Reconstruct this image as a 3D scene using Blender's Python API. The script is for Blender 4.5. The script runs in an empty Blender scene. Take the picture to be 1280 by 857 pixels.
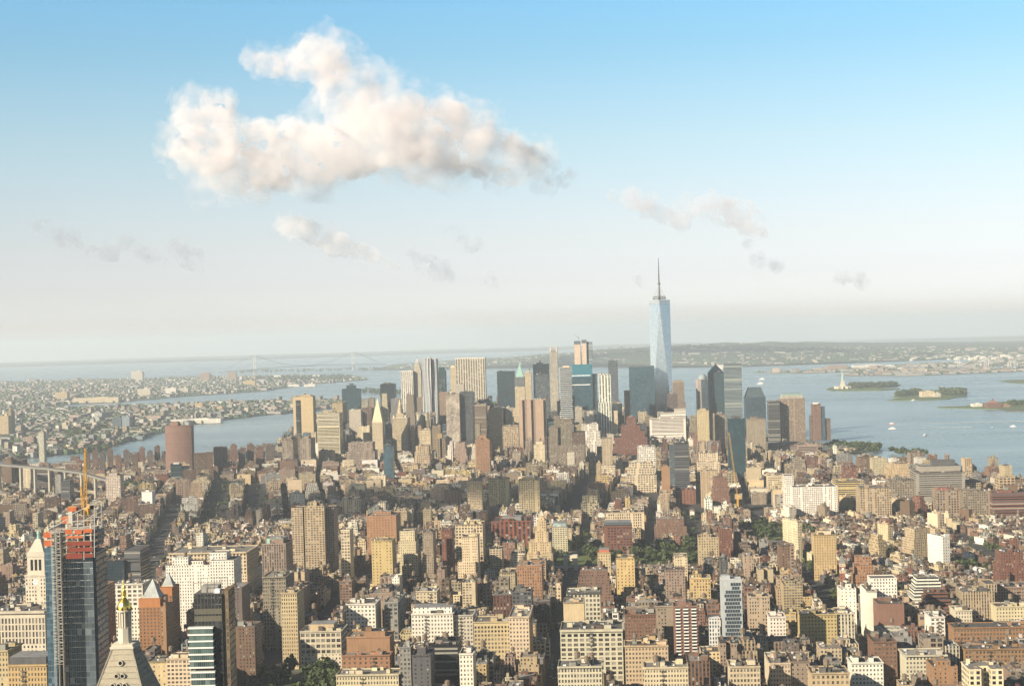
import bpy, bmesh, math, random
import numpy as np
from mathutils import Vector, Matrix
R = math.radians
scene = bpy.context.scene
C = scene.collection

# ------------------------------------------------------------------ camera
F_PX = 1955.8          # focal length in pixels of the 1280 px wide photograph
PITCH = 0.006085       # looking slightly down
ROLL = R(1.6)          # horizon drops to the left
CZ = 334.6             # observation deck above the sea
HEAD = 0.440289        # heading west of south
cam_d = bpy.data.cameras.new("camera")
cam_d.sensor_fit = 'HORIZONTAL'
cam_d.sensor_width = 36.0
cam_d.lens = 36.0 * F_PX / 1280.0
cam_d.clip_start = 5.0
cam_d.clip_end = 150000.0
cam = bpy.data.objects.new("camera", cam_d)
C.objects.link(cam)
fw = Vector((0, math.cos(PITCH), -math.sin(PITCH)))
rt0 = Vector((1, 0, 0))
up0 = rt0.cross(fw)
rt = rt0 * math.cos(ROLL) - up0 * math.sin(ROLL)
up = rt.cross(fw)
cam.matrix_world = Matrix(((rt.x, up.x, -fw.x, 0), (rt.y, up.y, -fw.y, 0), (rt.z, up.z, -fw.z, CZ), (0, 0, 0, 1)))
scene.camera = cam
scene.render.resolution_x = 1024
scene.render.resolution_y = 685

# ------------------------------------------------------------------ sky, sun, exposure
SUN_AZ = R(-128.0)     # measured clockwise from the view direction (+Y)
SUN_EL = R(25.0)
SUN_DIR = Vector((math.sin(SUN_AZ) * math.cos(SUN_EL), math.cos(SUN_AZ) * math.cos(SUN_EL), math.sin(SUN_EL)))
world = bpy.data.worlds.new("World")
scene.world = world
world.use_nodes = True
wn = world.node_tree.nodes
wl = world.node_tree.links
bg = wn['Background']
sky = wn.new('ShaderNodeTexSky')
sky.sky_type = 'NISHITA'
sky.sun_disc = False
sky.sun_elevation = SUN_EL
sky.sun_rotation = SUN_AZ
sky.altitude = 300.0
sky.air_density = 1.0
sky.dust_density = 0.9
sky.ozone_density = 2.0
# hazy summer air near the horizon: the sky's own colour from the horizon (0) up to 15 degrees (1)
AIR = [(0.0, (2.235, 2.103, 2.319)), (0.0071, (2.082, 1.837, 2.236)), (0.0326, (1.877, 1.712, 2.078)), (0.0621, (1.74, 1.699, 2.18)), (0.1309, (1.559, 1.442, 1.77)), (0.2289, (1.614, 1.394, 1.497)), (0.3459, (1.62, 1.449, 1.425)), (0.4619, (1.578, 1.517, 1.404)), (0.5767, (1.439, 1.552, 1.465)), (0.6899, (1.237, 1.561, 1.513)), (0.7921, (1.162, 1.633, 1.649)), (1.0, (0.45, 0.55, 0.62))]  # share of the clear sky's colour
tc = wn.new('ShaderNodeTexCoord'); sp = wn.new('ShaderNodeSeparateXYZ'); wl.new(tc.outputs['Generated'], sp.inputs[0])
mr = wn.new('ShaderNodeMapRange'); mr.inputs[2].default_value = 0.26; wl.new(sp.outputs[2], mr.inputs[0])
cr = wn.new('ShaderNodeValToRGB'); wl.new(mr.outputs[0], cr.inputs[0])
while len(cr.color_ramp.elements) < len(AIR): cr.color_ramp.elements.new(0.5)
for e_, (p_, c_) in zip(cr.color_ramp.elements, AIR): e_.position = p_
for e_, (p_, c_) in zip(cr.color_ramp.elements, AIR): e_.color = tuple(x / 8 for x in c_) + (1,)
mx = wn.new('ShaderNodeVectorMath'); mx.operation = 'MULTIPLY'; wl.new(sky.outputs[0], mx.inputs[0])
# below eye level, down to the dipping sea horizon, the sky keeps its horizon colour
zc_ = wn.new('ShaderNodeMath'); zc_.operation = 'MAXIMUM'; zc_.inputs[1].default_value = 0.004; wl.new(sp.outputs[2], zc_.inputs[0])
cv_ = wn.new('ShaderNodeCombineXYZ'); wl.new(sp.outputs[0], cv_.inputs[0]); wl.new(sp.outputs[1], cv_.inputs[1]); wl.new(zc_.outputs[0], cv_.inputs[2]); wl.new(cv_.outputs[0], sky.inputs[0]); wl.new(cr.outputs[0], mx.inputs[1])
sc4 = wn.new('ShaderNodeVectorMath'); sc4.operation = 'SCALE'; sc4.inputs['Scale'].default_value = 8.0; wl.new(mx.outputs[0], sc4.inputs[0])
wl.new(sc4.outputs[0], bg.inputs[0])
bg.inputs[1].default_value = 0.05
sun_d = bpy.data.lights.new("sun", 'SUN')
sun_d.energy = 5.0
sun_d.angle = R(0.5)
sun_d.color = (1.0, 0.865, 0.66)
sun = bpy.data.objects.new("sun", sun_d)
C.objects.link(sun)
sun.rotation_euler = (-SUN_DIR).to_track_quat('-Z', 'Y').to_euler()
scene.view_settings.view_transform = 'Standard'
scene.view_settings.look = 'None'
scene.view_settings.gamma = 1.0
scene.view_settings.use_curve_mapping = False
scene.view_settings.exposure = 1.1
cy = scene.cycles
cy.max_bounces = 6
cy.diffuse_bounces = 2
cy.glossy_bounces = 2
cy.transmission_bounces = 2
cy.volume_bounces = 4
cy.transparent_max_bounces = 8
cy.use_denoising = True
try:
    cy.denoiser = 'OPENIMAGEDENOISE'
    cy.denoising_input_passes = 'RGB_ALBEDO_NORMAL'
except Exception:
    pass

# ------------------------------------------------------------------ geography helpers
def ll(lat, lon):
    w = -(lon + 73.98566) * math.cos(R(40.73)) * math.pi / 180 * 6371000 - 2.6
    s = -(lat - 40.74844) * math.pi / 180 * 6371000 - 35.1
    a = math.atan2(w, s) - HEAD
    d = math.hypot(w, s)
    return d * math.sin(a), d * math.cos(a)

def curv(x, y):
    return -(x * x + y * y) / 2 / 7.4e6

def elev(x, y):
    # street level: the island slopes gently down to its southern tip
    t = min(1.0, max(0.0, (y - 1200.0) / 4000.0))
    return 11.0 - 8.0 * t + curv(x, y)

def ray(px, py):
    u, v = px - 640.0, py - 428.5
    c, s = math.cos(ROLL), math.sin(ROLL)
    a = (u * c - v * s) / F_PX
    b = (u * s + v * c) / F_PX      # down
    return a, math.cos(PITCH) - b * math.sin(PITCH), -math.sin(PITCH) - b * math.cos(PITCH)

def at_depth(px, py, Y):
    "point of the line of sight through photo pixel (px, py) at forward distance Y"
    a, f, z = ray(px, py)
    k = Y / f
    return a * k, Y, CZ + z * k

def at_ground(px, py, h=0.0, flat=False):
    "where the line of sight meets the plane h metres above the street"
    Y = 3000.0
    for _ in range(30):
        x, y, z = at_depth(px, py, Y)
        g = (curv(x, y) if flat else elev(x, y)) + h
        a, f, zz = ray(px, py)
        Y = (g - CZ) * f / zz
    x, y, z = at_depth(px, py, Y)
    return x, y

def project(x, y, z):
    dx, dy, dz = x, y, z - CZ
    yc = dy * math.cos(PITCH) - dz * math.sin(PITCH); zc = dz * math.cos(PITCH) + dy * math.sin(PITCH)
    u = F_PX * dx / yc; v = -F_PX * zc / yc
    return 640 + u * math.cos(ROLL) + v * math.sin(ROLL), 428.5 - u * math.sin(ROLL) + v * math.cos(ROLL)

PROT = [(2141, 699, 727, 693, 22), (1600, 288, 420, 832, 40), (2240, 768, 862, 682, 28), (2500, 940, 988, 655, 22), (2360, 186, 212, 668, 40), (2600, 196, 216, 640, 30)]   # what must stay visible: distance, left, right, top, share shown
AVE = R(3.9)   # the avenues run 3.9 degrees right of the view direction
def rot2(x, y, a):
    "a = clockwise angle of the local y axis"
    return x * math.cos(a) + y * math.sin(a), -x * math.sin(a) + y * math.cos(a)

# ------------------------------------------------------------------ object helpers
def link(o, parent=None, label=None, cat=None, group=None, kind=None):
    C.objects.link(o)
    if parent: o.parent = parent
    if label: o['label'] = label
    if cat: o['category'] = cat
    if group: o['group'] = group
    if kind: o['kind'] = kind
    return o

def empty(name, loc=(0, 0, 0), rz=0.0, **k):
    o = bpy.data.objects.new(name, None)
    o.location = loc
    o.rotation_euler = (0, 0, rz)
    o.empty_display_size = 5
    return link(o, **k)
# ------------------------------------------------------------------ materials
def new_mat(name):
    m = bpy.data.materials.new(name)
    m.use_nodes = True
    nt = m.node_tree
    return m, nt, nt.nodes['Principled BSDF'], nt.nodes['Material Output']

def simple(name, col, rough=0.8, metal=0.0, noise=0.0, nscale=0.2, spec=0.3):
    m, nt, b, o = new_mat(name)
    b.inputs['Base Color'].default_value = (*col, 1)
    b.inputs['Roughness'].default_value = rough
    b.inputs['Metallic'].default_value = metal
    b.inputs['Specular IOR Level'].default_value = spec
    if noise:
        g = nt.nodes.new('ShaderNodeNewGeometry')
        n = nt.nodes.new('ShaderNodeTexNoise'); n.inputs['Scale'].default_value = nscale
        n.inputs['Detail'].default_value = 4
        r = nt.nodes.new('ShaderNodeMapRange'); r.inputs[3].default_value = 1 - noise; r.inputs[4].default_value = 1 + noise
        v = nt.nodes.new('ShaderNodeVectorMath'); v.operation = 'SCALE'; v.inputs[0].default_value = col
        nt.links.new(g.outputs['Position'], n.inputs['Vector'])
        nt.links.new(n.outputs['Fac'], r.inputs[0]); nt.links.new(r.outputs[0], v.inputs['Scale'])
        nt.links.new(v.outputs[0], b.inputs['Base Color'])
    return m

class NT:
    "tiny helper for math-heavy node trees"
    def __init__(s, nt): s.nt = nt
    def m(s, op, a, b=None, c=None, clamp=False):
        n = s.nt.nodes.new('ShaderNodeMath'); n.operation = op; n.use_clamp = clamp
        for i, x in enumerate((a, b, c)):
            if x is None: continue
            if isinstance(x, (int, float)): n.inputs[i].default_value = x
            else: s.nt.links.new(x, n.inputs[i])
        return n.outputs[0]
    def attr(s, name):
        n = s.nt.nodes.new('ShaderNodeAttribute'); n.attribute_name = name
        return n
    def sep(s, v):
        n = s.nt.nodes.new('ShaderNodeSeparateXYZ'); s.nt.links.new(v, n.inputs[0]); return n.outputs
    def comb(s, a, b, c=0.0):
        n = s.nt.nodes.new('ShaderNodeCombineXYZ')
        for i, x in enumerate((a, b, c)):
            if isinstance(x, (int, float)): n.inputs[i].default_value = x
            else: s.nt.links.new(x, n.inputs[i])
        return n.outputs[0]
    def mix(s, f, a, b):
        n = s.nt.nodes.new('ShaderNodeMix'); n.data_type = 'RGBA'
        for i, x in ((0, f), (6, a), (7, b)):
            if isinstance(x, (int, float)): n.inputs[i].default_value = x
            elif isinstance(x, tuple): n.inputs[i].default_value = (*x, 1)
            else: s.nt.links.new(x, n.inputs[i])
        return n.outputs[2]
    def mixf(s, f, a, b):
        n = s.nt.nodes.new('ShaderNodeMix'); n.data_type = 'FLOAT'
        for i, x in ((0, f), (2, a), (3, b)):
            if isinstance(x, (int, float)): n.inputs[i].default_value = x
            else: s.nt.links.new(x, n.inputs[i])
        return n.outputs[0]
    def wn(s, v):
        n = s.nt.nodes.new('ShaderNodeTexWhiteNoise'); n.noise_dimensions = '3D'
        s.nt.links.new(v, n.inputs['Vector']); return n.outputs
    def noise(s, v, scale, detail=3, rough=0.5):
        n = s.nt.nodes.new('ShaderNodeTexNoise'); n.inputs['Scale'].default_value = scale
        n.inputs['Detail'].default_value = detail; n.inputs['Roughness'].default_value = rough
        s.nt.links.new(v, n.inputs['Vector']); return n.outputs['Fac']
    def l(s, a, b): s.nt.links.new(a, b)

def facade_material():
    """masonry or curtain wall with windows.  UV is in metres along and up the wall.
    col = wall colour; wp = (bay width, storey height, window share of bay); wq = (window share of storey, style, seed)
    style 0 punched windows, 1 ribbon windows, 2 vertical piers, 3 glass curtain wall"""
    m, nt, b, out = new_mat("facade")
    T = NT(nt)
    uvn = nt.nodes.new('ShaderNodeUVMap'); uvn.uv_map = 'uv'
    u, v, _ = T.sep(uvn.outputs[0])
    col = T.attr('col').outputs['Color']
    bay, sto, ww = T.sep(T.attr('wp').outputs['Vector'])
    wh, sty, seed = T.sep(T.attr('wq').outputs['Vector'])
    cu = T.m('DIVIDE', u, bay); cv = T.m('DIVIDE', v, sto)
    iu = T.m('FLOOR', cu); iv = T.m('FLOOR', cv)
    fu = T.m('ABSOLUTE', T.m('SUBTRACT', T.m('SUBTRACT', cu, iu), 0.5))
    fv = T.m('ABSOLUTE', T.m('SUBTRACT', T.m('SUBTRACT', cv, iv), 0.5))
    inu = T.m('LESS_THAN', fu, T.m('MULTIPLY', ww, 0.5))
    inv = T.m('LESS_THAN', fv, T.m('MULTIPLY', wh, 0.5))
    # some bays are paired: a thin mullion in the middle of wide windows
    mul = T.m('GREATER_THAN', T.m('MULTIPLY', fu, bay), 0.09)
    win = T.m('MULTIPLY', T.m('MULTIPLY', inu, inv), T.m('MAXIMUM', mul, T.m('LESS_THAN', ww, 0.55)))
    rnd = T.wn(T.comb(T.m('ADD', iu, T.m('MULTIPLY', seed, 917.0)), iv, seed))[0]
    rnd2 = T.wn(T.comb(iv, T.m('ADD', iu, 31.7), T.m('ADD', seed, 4.0)))[0]
    # the odd bricked-up window
    win = T.m('MULTIPLY', win, T.m('GREATER_THAN', rnd2, 0.05))
    # in plain walls whole columns of windows are missing
    rcol = T.wn(T.comb(iu, seed, 7.0))[0]
    win = T.m('MULTIPLY', win, T.m('GREATER_THAN', rcol, T.m('MULTIPLY', T.m('LESS_THAN', sty, 0.5), 0.10)))
    glass_k = T.m('ADD', 0.012, T.m('MULTIPLY', T.m('POWER', rnd, 3.0), 0.10))
    blind = T.m('MULTIPLY', T.m('GREATER_THAN', rnd, 0.88), T.m('LESS_THAN', sty, 2.5))
    gcol = T.mix(blind, T.comb(glass_k, T.m('MULTIPLY', glass_k, 1.15), T.m('MULTIPLY', glass_k, 1.3)), (0.22, 0.21, 0.18))
    # curtain wall: tinted by the wall colour
    is3 = T.m('GREATER_THAN', sty, 2.5)
    is2 = T.m('MULTIPLY', T.m('GREATER_THAN', sty, 1.5), T.m('SUBTRACT', 1.0, is3))
    gp = nt.nodes.new('ShaderNodeNewGeometry')
    gn = T.noise(gp.outputs['Position'], 0.035, 4, 0.65)  # broad noise puts mottled reflections into the curtain-wall colour
    gv = T.m('ADD', T.m('MULTIPLY', rnd, 0.45), T.m('MULTIPLY', T.m('SUBTRACT', gn, 0.4, clamp=True), 1.8), clamp=True)
    gcol = T.mix(is3, gcol, T.mix(gv, col, (0.012, 0.02, 0.028)))
    frame = T.mix(is3, col, T.mix(0.18, col, (0.14, 0.16, 0.18)))
    # vertical piers: dark spandrel between the windows of a bay
    span = T.m('MULTIPLY', is2, inu)
    # masonry: weathering, storey bands, mortar tone
    g = nt.nodes.new('ShaderNodeNewGeometry')
    n1 = T.noise(g.outputs['Position'], 0.09, 5, 0.6)
    stretch = T.comb(T.m('MULTIPLY', u, 0.7), T.m('MULTIPLY', v, 0.07), seed)
    n2 = T.noise(stretch, 1.0, 4, 0.65)
    k = T.m('ADD', 0.44, T.m('ADD', T.m('MULTIPLY', n1, 0.46), T.m('MULTIPLY', n2, 0.62)))
    band = T.m('GREATER_THAN', fv, 0.44)
    k = T.m('MULTIPLY', k, T.m('SUBTRACT', 1.0, T.m('MULTIPLY', band, 0.10)))
    k = T.m('MULTIPLY', k, T.m('SUBTRACT', 1.0, T.m('MULTIPLY', span, 0.45)))
    sc = nt.nodes.new('ShaderNodeVectorMath'); sc.operation = 'SCALE'
    T.l(frame, sc.inputs[0]); T.l(k, sc.inputs['Scale'])
    # only walls get windows (flat parts of the mesh carry bay width 0)
    has = T.m('GREATER_THAN', bay, 0.1)
    win = T.m('MULTIPLY', win, has)
    T.l(T.mix(win, sc.outputs[0], gcol), b.inputs['Base Color'])
    T.l(T.mixf(T.m('MULTIPLY', win, T.m('SUBTRACT', 1.0, blind)), 0.85, T.m('ADD', 0.08, T.m('MULTIPLY', rnd2, 0.10))), b.inputs['Roughness'])
    T.l(T.mixf(win, 0.25, T.mixf(is3, 0.4, 0.6)), b.inputs['Specular IOR Level'])
    # panes never lie quite in one plane
    bump = nt.nodes.new('ShaderNodeBump'); bump.inputs['Strength'].default_value = 0.35; bump.inputs['Distance'].default_value = 0.25
    T.l(T.m('SUBTRACT', 1.0, win), bump.inputs['Height'])
    T.l(bump.outputs[0], b.inputs['Normal'])
    return m

def roof_material():
    m, nt, b, out = new_mat("roofing")
    T = NT(nt)
    g = nt.nodes.new('ShaderNodeNewGeometry')
    col = T.attr('col').outputs['Color']
    n1 = T.noise(g.outputs['Position'], 0.12, 5, 0.65)
    n2 = T.noise(g.outputs['Position'], 0.9, 2, 0.5)
    k = T.m('ADD', 0.10, T.m('ADD', T.m('MULTIPLY', n1, 1.2), T.m('MULTIPLY', n2, 0.5)))
    sc = nt.nodes.new('ShaderNodeVectorMath'); sc.operation = 'SCALE'
    T.l(col, sc.inputs[0]); T.l(k, sc.inputs['Scale'])
    T.l(sc.outputs[0], b.inputs['Base Color'])
    b.inputs['Roughness'].default_value = 0.85
    b.inputs['Specular IOR Level'].default_value = 0.25
    return m

def leaf_material(name, c0, c1):
    m, nt, b, out = new_mat(name)
    T = NT(nt)
    g = nt.nodes.new('ShaderNodeNewGeometry')
    oi = nt.nodes.new('ShaderNodeObjectInfo')
    n = T.noise(g.outputs['Position'], 0.5, 3, 0.6)
    r = T.m('ADD', T.m('MULTIPLY', n, 0.7), T.m('MULTIPLY', oi.outputs['Random'], 0.4))
    T.l(T.mix(r, c0, c1), b.inputs['Base Color'])
    b.inputs['Roughness'].default_value = 0.7
    b.inputs['Specular IOR Level'].default_value = 0.2
    return m

FACADE = facade_material()
ROOF = roof_material()
LEAF = leaf_material("leaves", (0.02, 0.038, 0.016), (0.07, 0.088, 0.032))
BARK = simple("bark", (0.07, 0.055, 0.04), 0.9)
TIMBER = simple("tank_timber", (0.15, 0.115, 0.085), 0.85, noise=0.3, nscale=1.0)
STEEL = simple("steel", (0.12, 0.12, 0.12), 0.5, 0.6)
GOLD = simple("gold_leaf", (0.95, 0.62, 0.12), 0.28, 1.0)
STONE = simple("limestone", (0.42, 0.385, 0.315), 0.85, noise=0.2, nscale=0.15)
DARKGLASS = simple("dark_glass", (0.012, 0.016, 0.02), 0.08, spec=0.8)
COPPER = simple("green_copper", (0.22, 0.36, 0.31), 0.7, noise=0.2, nscale=0.3)
WHITE = simple("white_paint", (0.60, 0.59, 0.57), 0.6)
ORANGE = simple("orange_netting", (0.36, 0.095, 0.035), 0.8, noise=0.25, nscale=0.5)
YELLOW = simple("crane_yellow", (0.46, 0.25, 0.035), 0.6, noise=0.3, nscale=0.6)
# ------------------------------------------------------------------ mesh collector
class MB:
    """collects faces (with uv and per-face attributes) and builds them as one mesh object"""
    def __init__(s):
        s.v = []; s.f = []; s.uv = []; s.col = []; s.wp = []; s.wq = []; s.mi = []; s.mats = []; s.T = None
    def mat(s, m):
        if m not in s.mats: s.mats.append(m)
        return s.mats.index(m)
    def face(s, pts, m=None, col=(0.5, 0.5, 0.5), uv=None, wp=(0, 1, 0), wq=(0, 0, 0)):
        b = len(s.v); n = len(pts)
        if s.T:
            tx, ty, tz, ca, sa = s.T
            pts = [(p[0] * ca + p[1] * sa + tx, -p[0] * sa + p[1] * ca + ty, p[2] + tz) for p in pts]
        s.v.extend(pts)
        s.f.append(tuple(range(b, b + n)))
        s.uv.extend(uv if uv else [(0.0, 0.0)] * n)
        s.col.append(col); s.wp.append(wp); s.wq.append(wq); s.mi.append(s.mat(m or ROOF))
    def prism(s, ring, z0, z1, col, m=None, wp=(0, 1, 0), wq=(0, 0, 0), top=True, topcol=None, bottom=False, topmat=None, ring1=None, u0=0.0, side=None):
        n = len(ring); r1 = ring1 or ring
        u = u0
        for i in range(n):
            a, b = ring[i], ring[(i + 1) % n]; a1, b1 = r1[i], r1[(i + 1) % n]
            L = math.hypot(b[0] - a[0], b[1] - a[1])
            w = wp if side is None or i % 2 == 0 else side
            if w[0] > 0:                       # whole number of bays per wall
                nb = max(1, round(L / w[0])); w = (L / nb, w[1], w[2]) if L > 2.2 else (0, 1, 0)
            ua = 0.0 if wp[0] > 0 else u
            s.face([(a[0], a[1], z0), (b[0], b[1], z0), (b1[0], b1[1], z1), (a1[0], a1[1], z1)], m or FACADE, col,
                   [(ua, 0), (ua + L, 0), (ua + L, z1 - z0), (ua, z1 - z0)], w, wq)
            u += L
        if top: s.face([(p[0], p[1], z1) for p in r1], topmat or ROOF, topcol or col)
        if bottom: s.face([(p[0], p[1], z0) for p in reversed(ring)], m or ROOF, col)
    def at(s, x, y, z, a=0.0): s.T = (x, y, z, math.cos(a), math.sin(a)); return s
    def box(s, cx, cy, w, d, z0, z1, col, m=None, rz=0.0, **k):
        ring = []
        for sx, sy in ((-1, -1), (1, -1), (1, 1), (-1, 1)):
            x, y = rot2(sx * w / 2, sy * d / 2, rz)
            ring.append((cx + x, cy + y))
        s.prism(ring, z0, z1, col, m or ROOF, **k)
    def cyl(s, cx, cy, r, z0, z1, col, m=None, n=10, r1=None, **k):
        r1 = r if r1 is None else r1
        ring = [(cx + r * math.cos(2 * math.pi * i / n), cy + r * math.sin(2 * math.pi * i / n)) for i in range(n)]
        top = [(cx + r1 * math.cos(2 * math.pi * i / n), cy + r1 * math.sin(2 * math.pi * i / n)) for i in range(n)]
        s.prism(ring, z0, z1, col, m or ROOF, ring1=top, **k)
    def bar(s, p, q, r, col, m=None):
        p = Vector(p); q = Vector(q); d = (q - p)
        if d.length < 1e-6: return
        d.normalize(); a = d.orthogonal().normalized() * r; b = d.cross(a)
        A = [p + a, p + b, p - a, p - b]; B = [x + (q - p) for x in A]
        for i in range(4):
            j = (i + 1) % 4
            s.face([tuple(A[i]), tuple(A[j]), tuple(B[j]), tuple(B[i])], m or STEEL, col)
        s.face([tuple(x) for x in B], m or STEEL, col); s.face([tuple(x) for x in reversed(A)], m or STEEL, col)
    def mesh(s, name):
        me = bpy.data.meshes.new(name)
        nv = len(s.v)
        me.vertices.add(nv)
        me.vertices.foreach_set('co', np.array(s.v, dtype=np.float32).ravel())
        ln = np.array([len(f) for f in s.f], dtype=np.int32)
        me.loops.add(int(ln.sum())); me.polygons.add(len(s.f))
        me.loops.foreach_set('vertex_index', np.arange(nv, dtype=np.int32) if nv == int(ln.sum()) else np.concatenate([np.array(f) for f in s.f]).astype(np.int32))
        me.polygons.foreach_set('loop_start', np.concatenate([[0], np.cumsum(ln)[:-1]]).astype(np.int32))
        me.polygons.foreach_set('material_index', np.array(s.mi, dtype=np.int32))
        for m in s.mats: me.materials.append(m)
        ul = me.uv_layers.new(name='uv')
        ul.data.foreach_set('uv', np.array(s.uv, dtype=np.float32).ravel())
        c = me.attributes.new('col', 'FLOAT_COLOR', 'FACE') if False else me.attributes.new('col', 'FLOAT_VECTOR', 'FACE')
        c.data.foreach_set('vector', np.array(s.col, dtype=np.float32).ravel())
        a = me.attributes.new('wp', 'FLOAT_VECTOR', 'FACE'); a.data.foreach_set('vector', np.array(s.wp, dtype=np.float32).ravel())
        a = me.attributes.new('wq', 'FLOAT_VECTOR', 'FACE'); a.data.foreach_set('vector', np.array(s.wq, dtype=np.float32).ravel())
        me.update(calc_edges=True)
        me.validate()
        return me
    def build(s, name, parent=None, loc=None, rz=0.0, **k):
        o = bpy.data.objects.new(name, s.mesh(name))
        if loc is not None: o.location = loc
        if rz: o.rotation_euler = (0, 0, rz)
        return link(o, parent, **k)

def inside(x, y, poly):
    c = False; n = len(poly); j = n - 1
    for i in range(n):
        xi, yi = poly[i]; xj, yj = poly[j]
        if (yi > y) != (yj > y) and x < (xj - xi) * (y - yi) / (yj - yi) + xi: c = not c
        j = i
    return c

# ------------------------------------------------------------------ water and land
def water_material():
    m, nt, b, out = new_mat("harbour_water")
    T = NT(nt)
    g = nt.nodes.new('ShaderNodeNewGeometry')
    n1 = T.noise(g.outputs['Position'], 0.05, 6, 0.6)
    n2 = T.noise(g.outputs['Position'], 0.0012, 5, 0.6)
    x, y, z = T.sep(g.outputs['Position'])
    n3 = T.noise(T.comb(T.m('MULTIPLY', x, 0.0006), T.m('MULTIPLY', y, 0.0035), 0.0), 1.0, 4, 0.55)
    T.l(T.mix(T.m('MULTIPLY', T.m('SUBTRACT', n3, 0.38), 3.6, clamp=True), (0.10, 0.155, 0.175), (0.18, 0.24, 0.255)), b.inputs['Base Color'])
    T.l(T.m('ADD', 0.16, T.m('MULTIPLY', n2, 0.22)), b.inputs['Roughness'])
    b.inputs['Specular IOR Level'].default_value = 0.5
    bump = nt.nodes.new('ShaderNodeBump'); bump.inputs['Strength'].default_value = 0.5; bump.inputs['Distance'].default_value = 1.4
    T.l(n1, bump.inputs['Height']); T.l(bump.outputs[0], b.inputs['Normal'])
    return m

def build_water():
    rs = [0, 800, 1600, 2400] + [3000 + 700 * i for i in range(30)] + [24000 * 1.12 ** i for i in range(1, 13)]
    n = 160
    bm = bmesh.new(); rings = []
    for r in rs:
        if r == 0: rings.append([bm.verts.new((0, 0, 0))]); continue
        rings.append([bm.verts.new((r * math.sin(2 * math.pi * i / n), r * math.cos(2 * math.pi * i / n), -r * r / 2 / 7.4e6)) for i in range(n)])
    for a, b in zip(rings, rings[1:]):
        for i in range(n):
            j = (i + 1) % n
            if len(a) == 1: bm.faces.new((a[0], b[i], b[j]))
            else: bm.faces.new((a[i], b[i], b[j], a[j]))
    bmesh.ops.recalc_face_normals(bm, faces=bm.faces)
    me = bpy.data.meshes.new('harbour_water'); bm.to_mesh(me); bm.free()
    me.materials.append(water_material())
    if me.polygons[5].normal.z < 0: me.flip_normals()
    link(bpy.data.objects.new('harbour_water', me), kind='structure')
build_water()

def ground_material(name, c0, c1, c2, s=0.004, rough=0.95):
    m, nt, b, out = new_mat(name)
    T = NT(nt)
    g = nt.nodes.new('ShaderNodeNewGeometry')
    n1 = T.noise(g.outputs['Position'], s, 5, 0.6)
    n2 = T.noise(g.outputs['Position'], s * 9, 4, 0.6)
    a = T.mix(T.m('MULTIPLY', T.m('SUBTRACT', n1, 0.38), 4.0, clamp=True), c0, c1)
    T.l(T.mix(T.m('MULTIPLY', T.m('SUBTRACT', n2, 0.45), 4.0, clamp=True), a, c2), b.inputs['Base Color'])
    b.inputs['Roughness'].default_value = rough
    b.inputs['Specular IOR Level'].default_value = 0.15
    return m
ASPHALT = ground_material("asphalt", (0.050, 0.050, 0.052), (0.062, 0.060, 0.058), (0.045, 0.045, 0.047), 0.02)
SUBURB = ground_material("far_ground", (0.07, 0.09, 0.055), (0.11, 0.105, 0.09), (0.14, 0.13, 0.12), 0.003)
GRASS = ground_material("grass", (0.06, 0.10, 0.03), (0.10, 0.13, 0.05), (0.12, 0.12, 0.06), 0.02)
SANDY = ground_material("gravel", (0.22, 0.20, 0.17), (0.30, 0.28, 0.24), (0.18, 0.17, 0.15), 0.01)
WOODS = ground_material("wooded_hills", (0.035, 0.060, 0.025), (0.055, 0.08, 0.035), (0.09, 0.09, 0.07), 0.0012)

def land(name, poly, mat, zf, step=700.0, kind='structure', depth=6.0, **k):
    "a closed outline on the ground, cut every few hundred metres so that it follows the curve of the earth"
    bm = bmesh.new()
    f = bm.faces.new([bm.verts.new((x, y, 0)) for x, y in poly])
    if f.normal.z < 0: f.normal_flip()
    bmesh.ops.triangulate(bm, faces=bm.faces[:])
    xs = [p[0] for p in poly]; ys = [p[1] for p in poly]
    for lo, hi, no in ((min(xs), max(xs), (1, 0, 0)), (min(ys), max(ys), (0, 1, 0))):
        q = math.ceil(lo / step) * step
        while q < hi:
            co = (q, 0, 0) if no[0] else (0, q, 0)
            bmesh.ops.bisect_plane(bm, geom=bm.verts[:] + bm.edges[:] + bm.faces[:], plane_co=co, plane_no=no)
            q += step
    bmesh.ops.recalc_face_normals(bm, faces=bm.faces[:])
    for f in bm.faces:
        if f.normal.z < 0: f.normal_flip()
    be = [e for e in bm.edges if e.is_boundary]
    r = bmesh.ops.extrude_edge_only(bm, edges=be)
    low = {v for v in r['geom'] if isinstance(v, bmesh.types.BMVert)}
    for v in bm.verts: v.co.z = zf(v.co.x, v.co.y) - (depth if v in low else 0)
    me = bpy.data.meshes.new(name); bm.to_mesh(me); bm.free()
    me.materials.append(mat)
    return link(bpy.data.objects.new(name, me), kind=kind, **k)

def G(px, py, h=0.0): return at_ground(px, py, h, True)
def LL(*pts): return [ll(a, b) for a, b in pts]
def low(h): return lambda x, y: h + curv(x, y)

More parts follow.
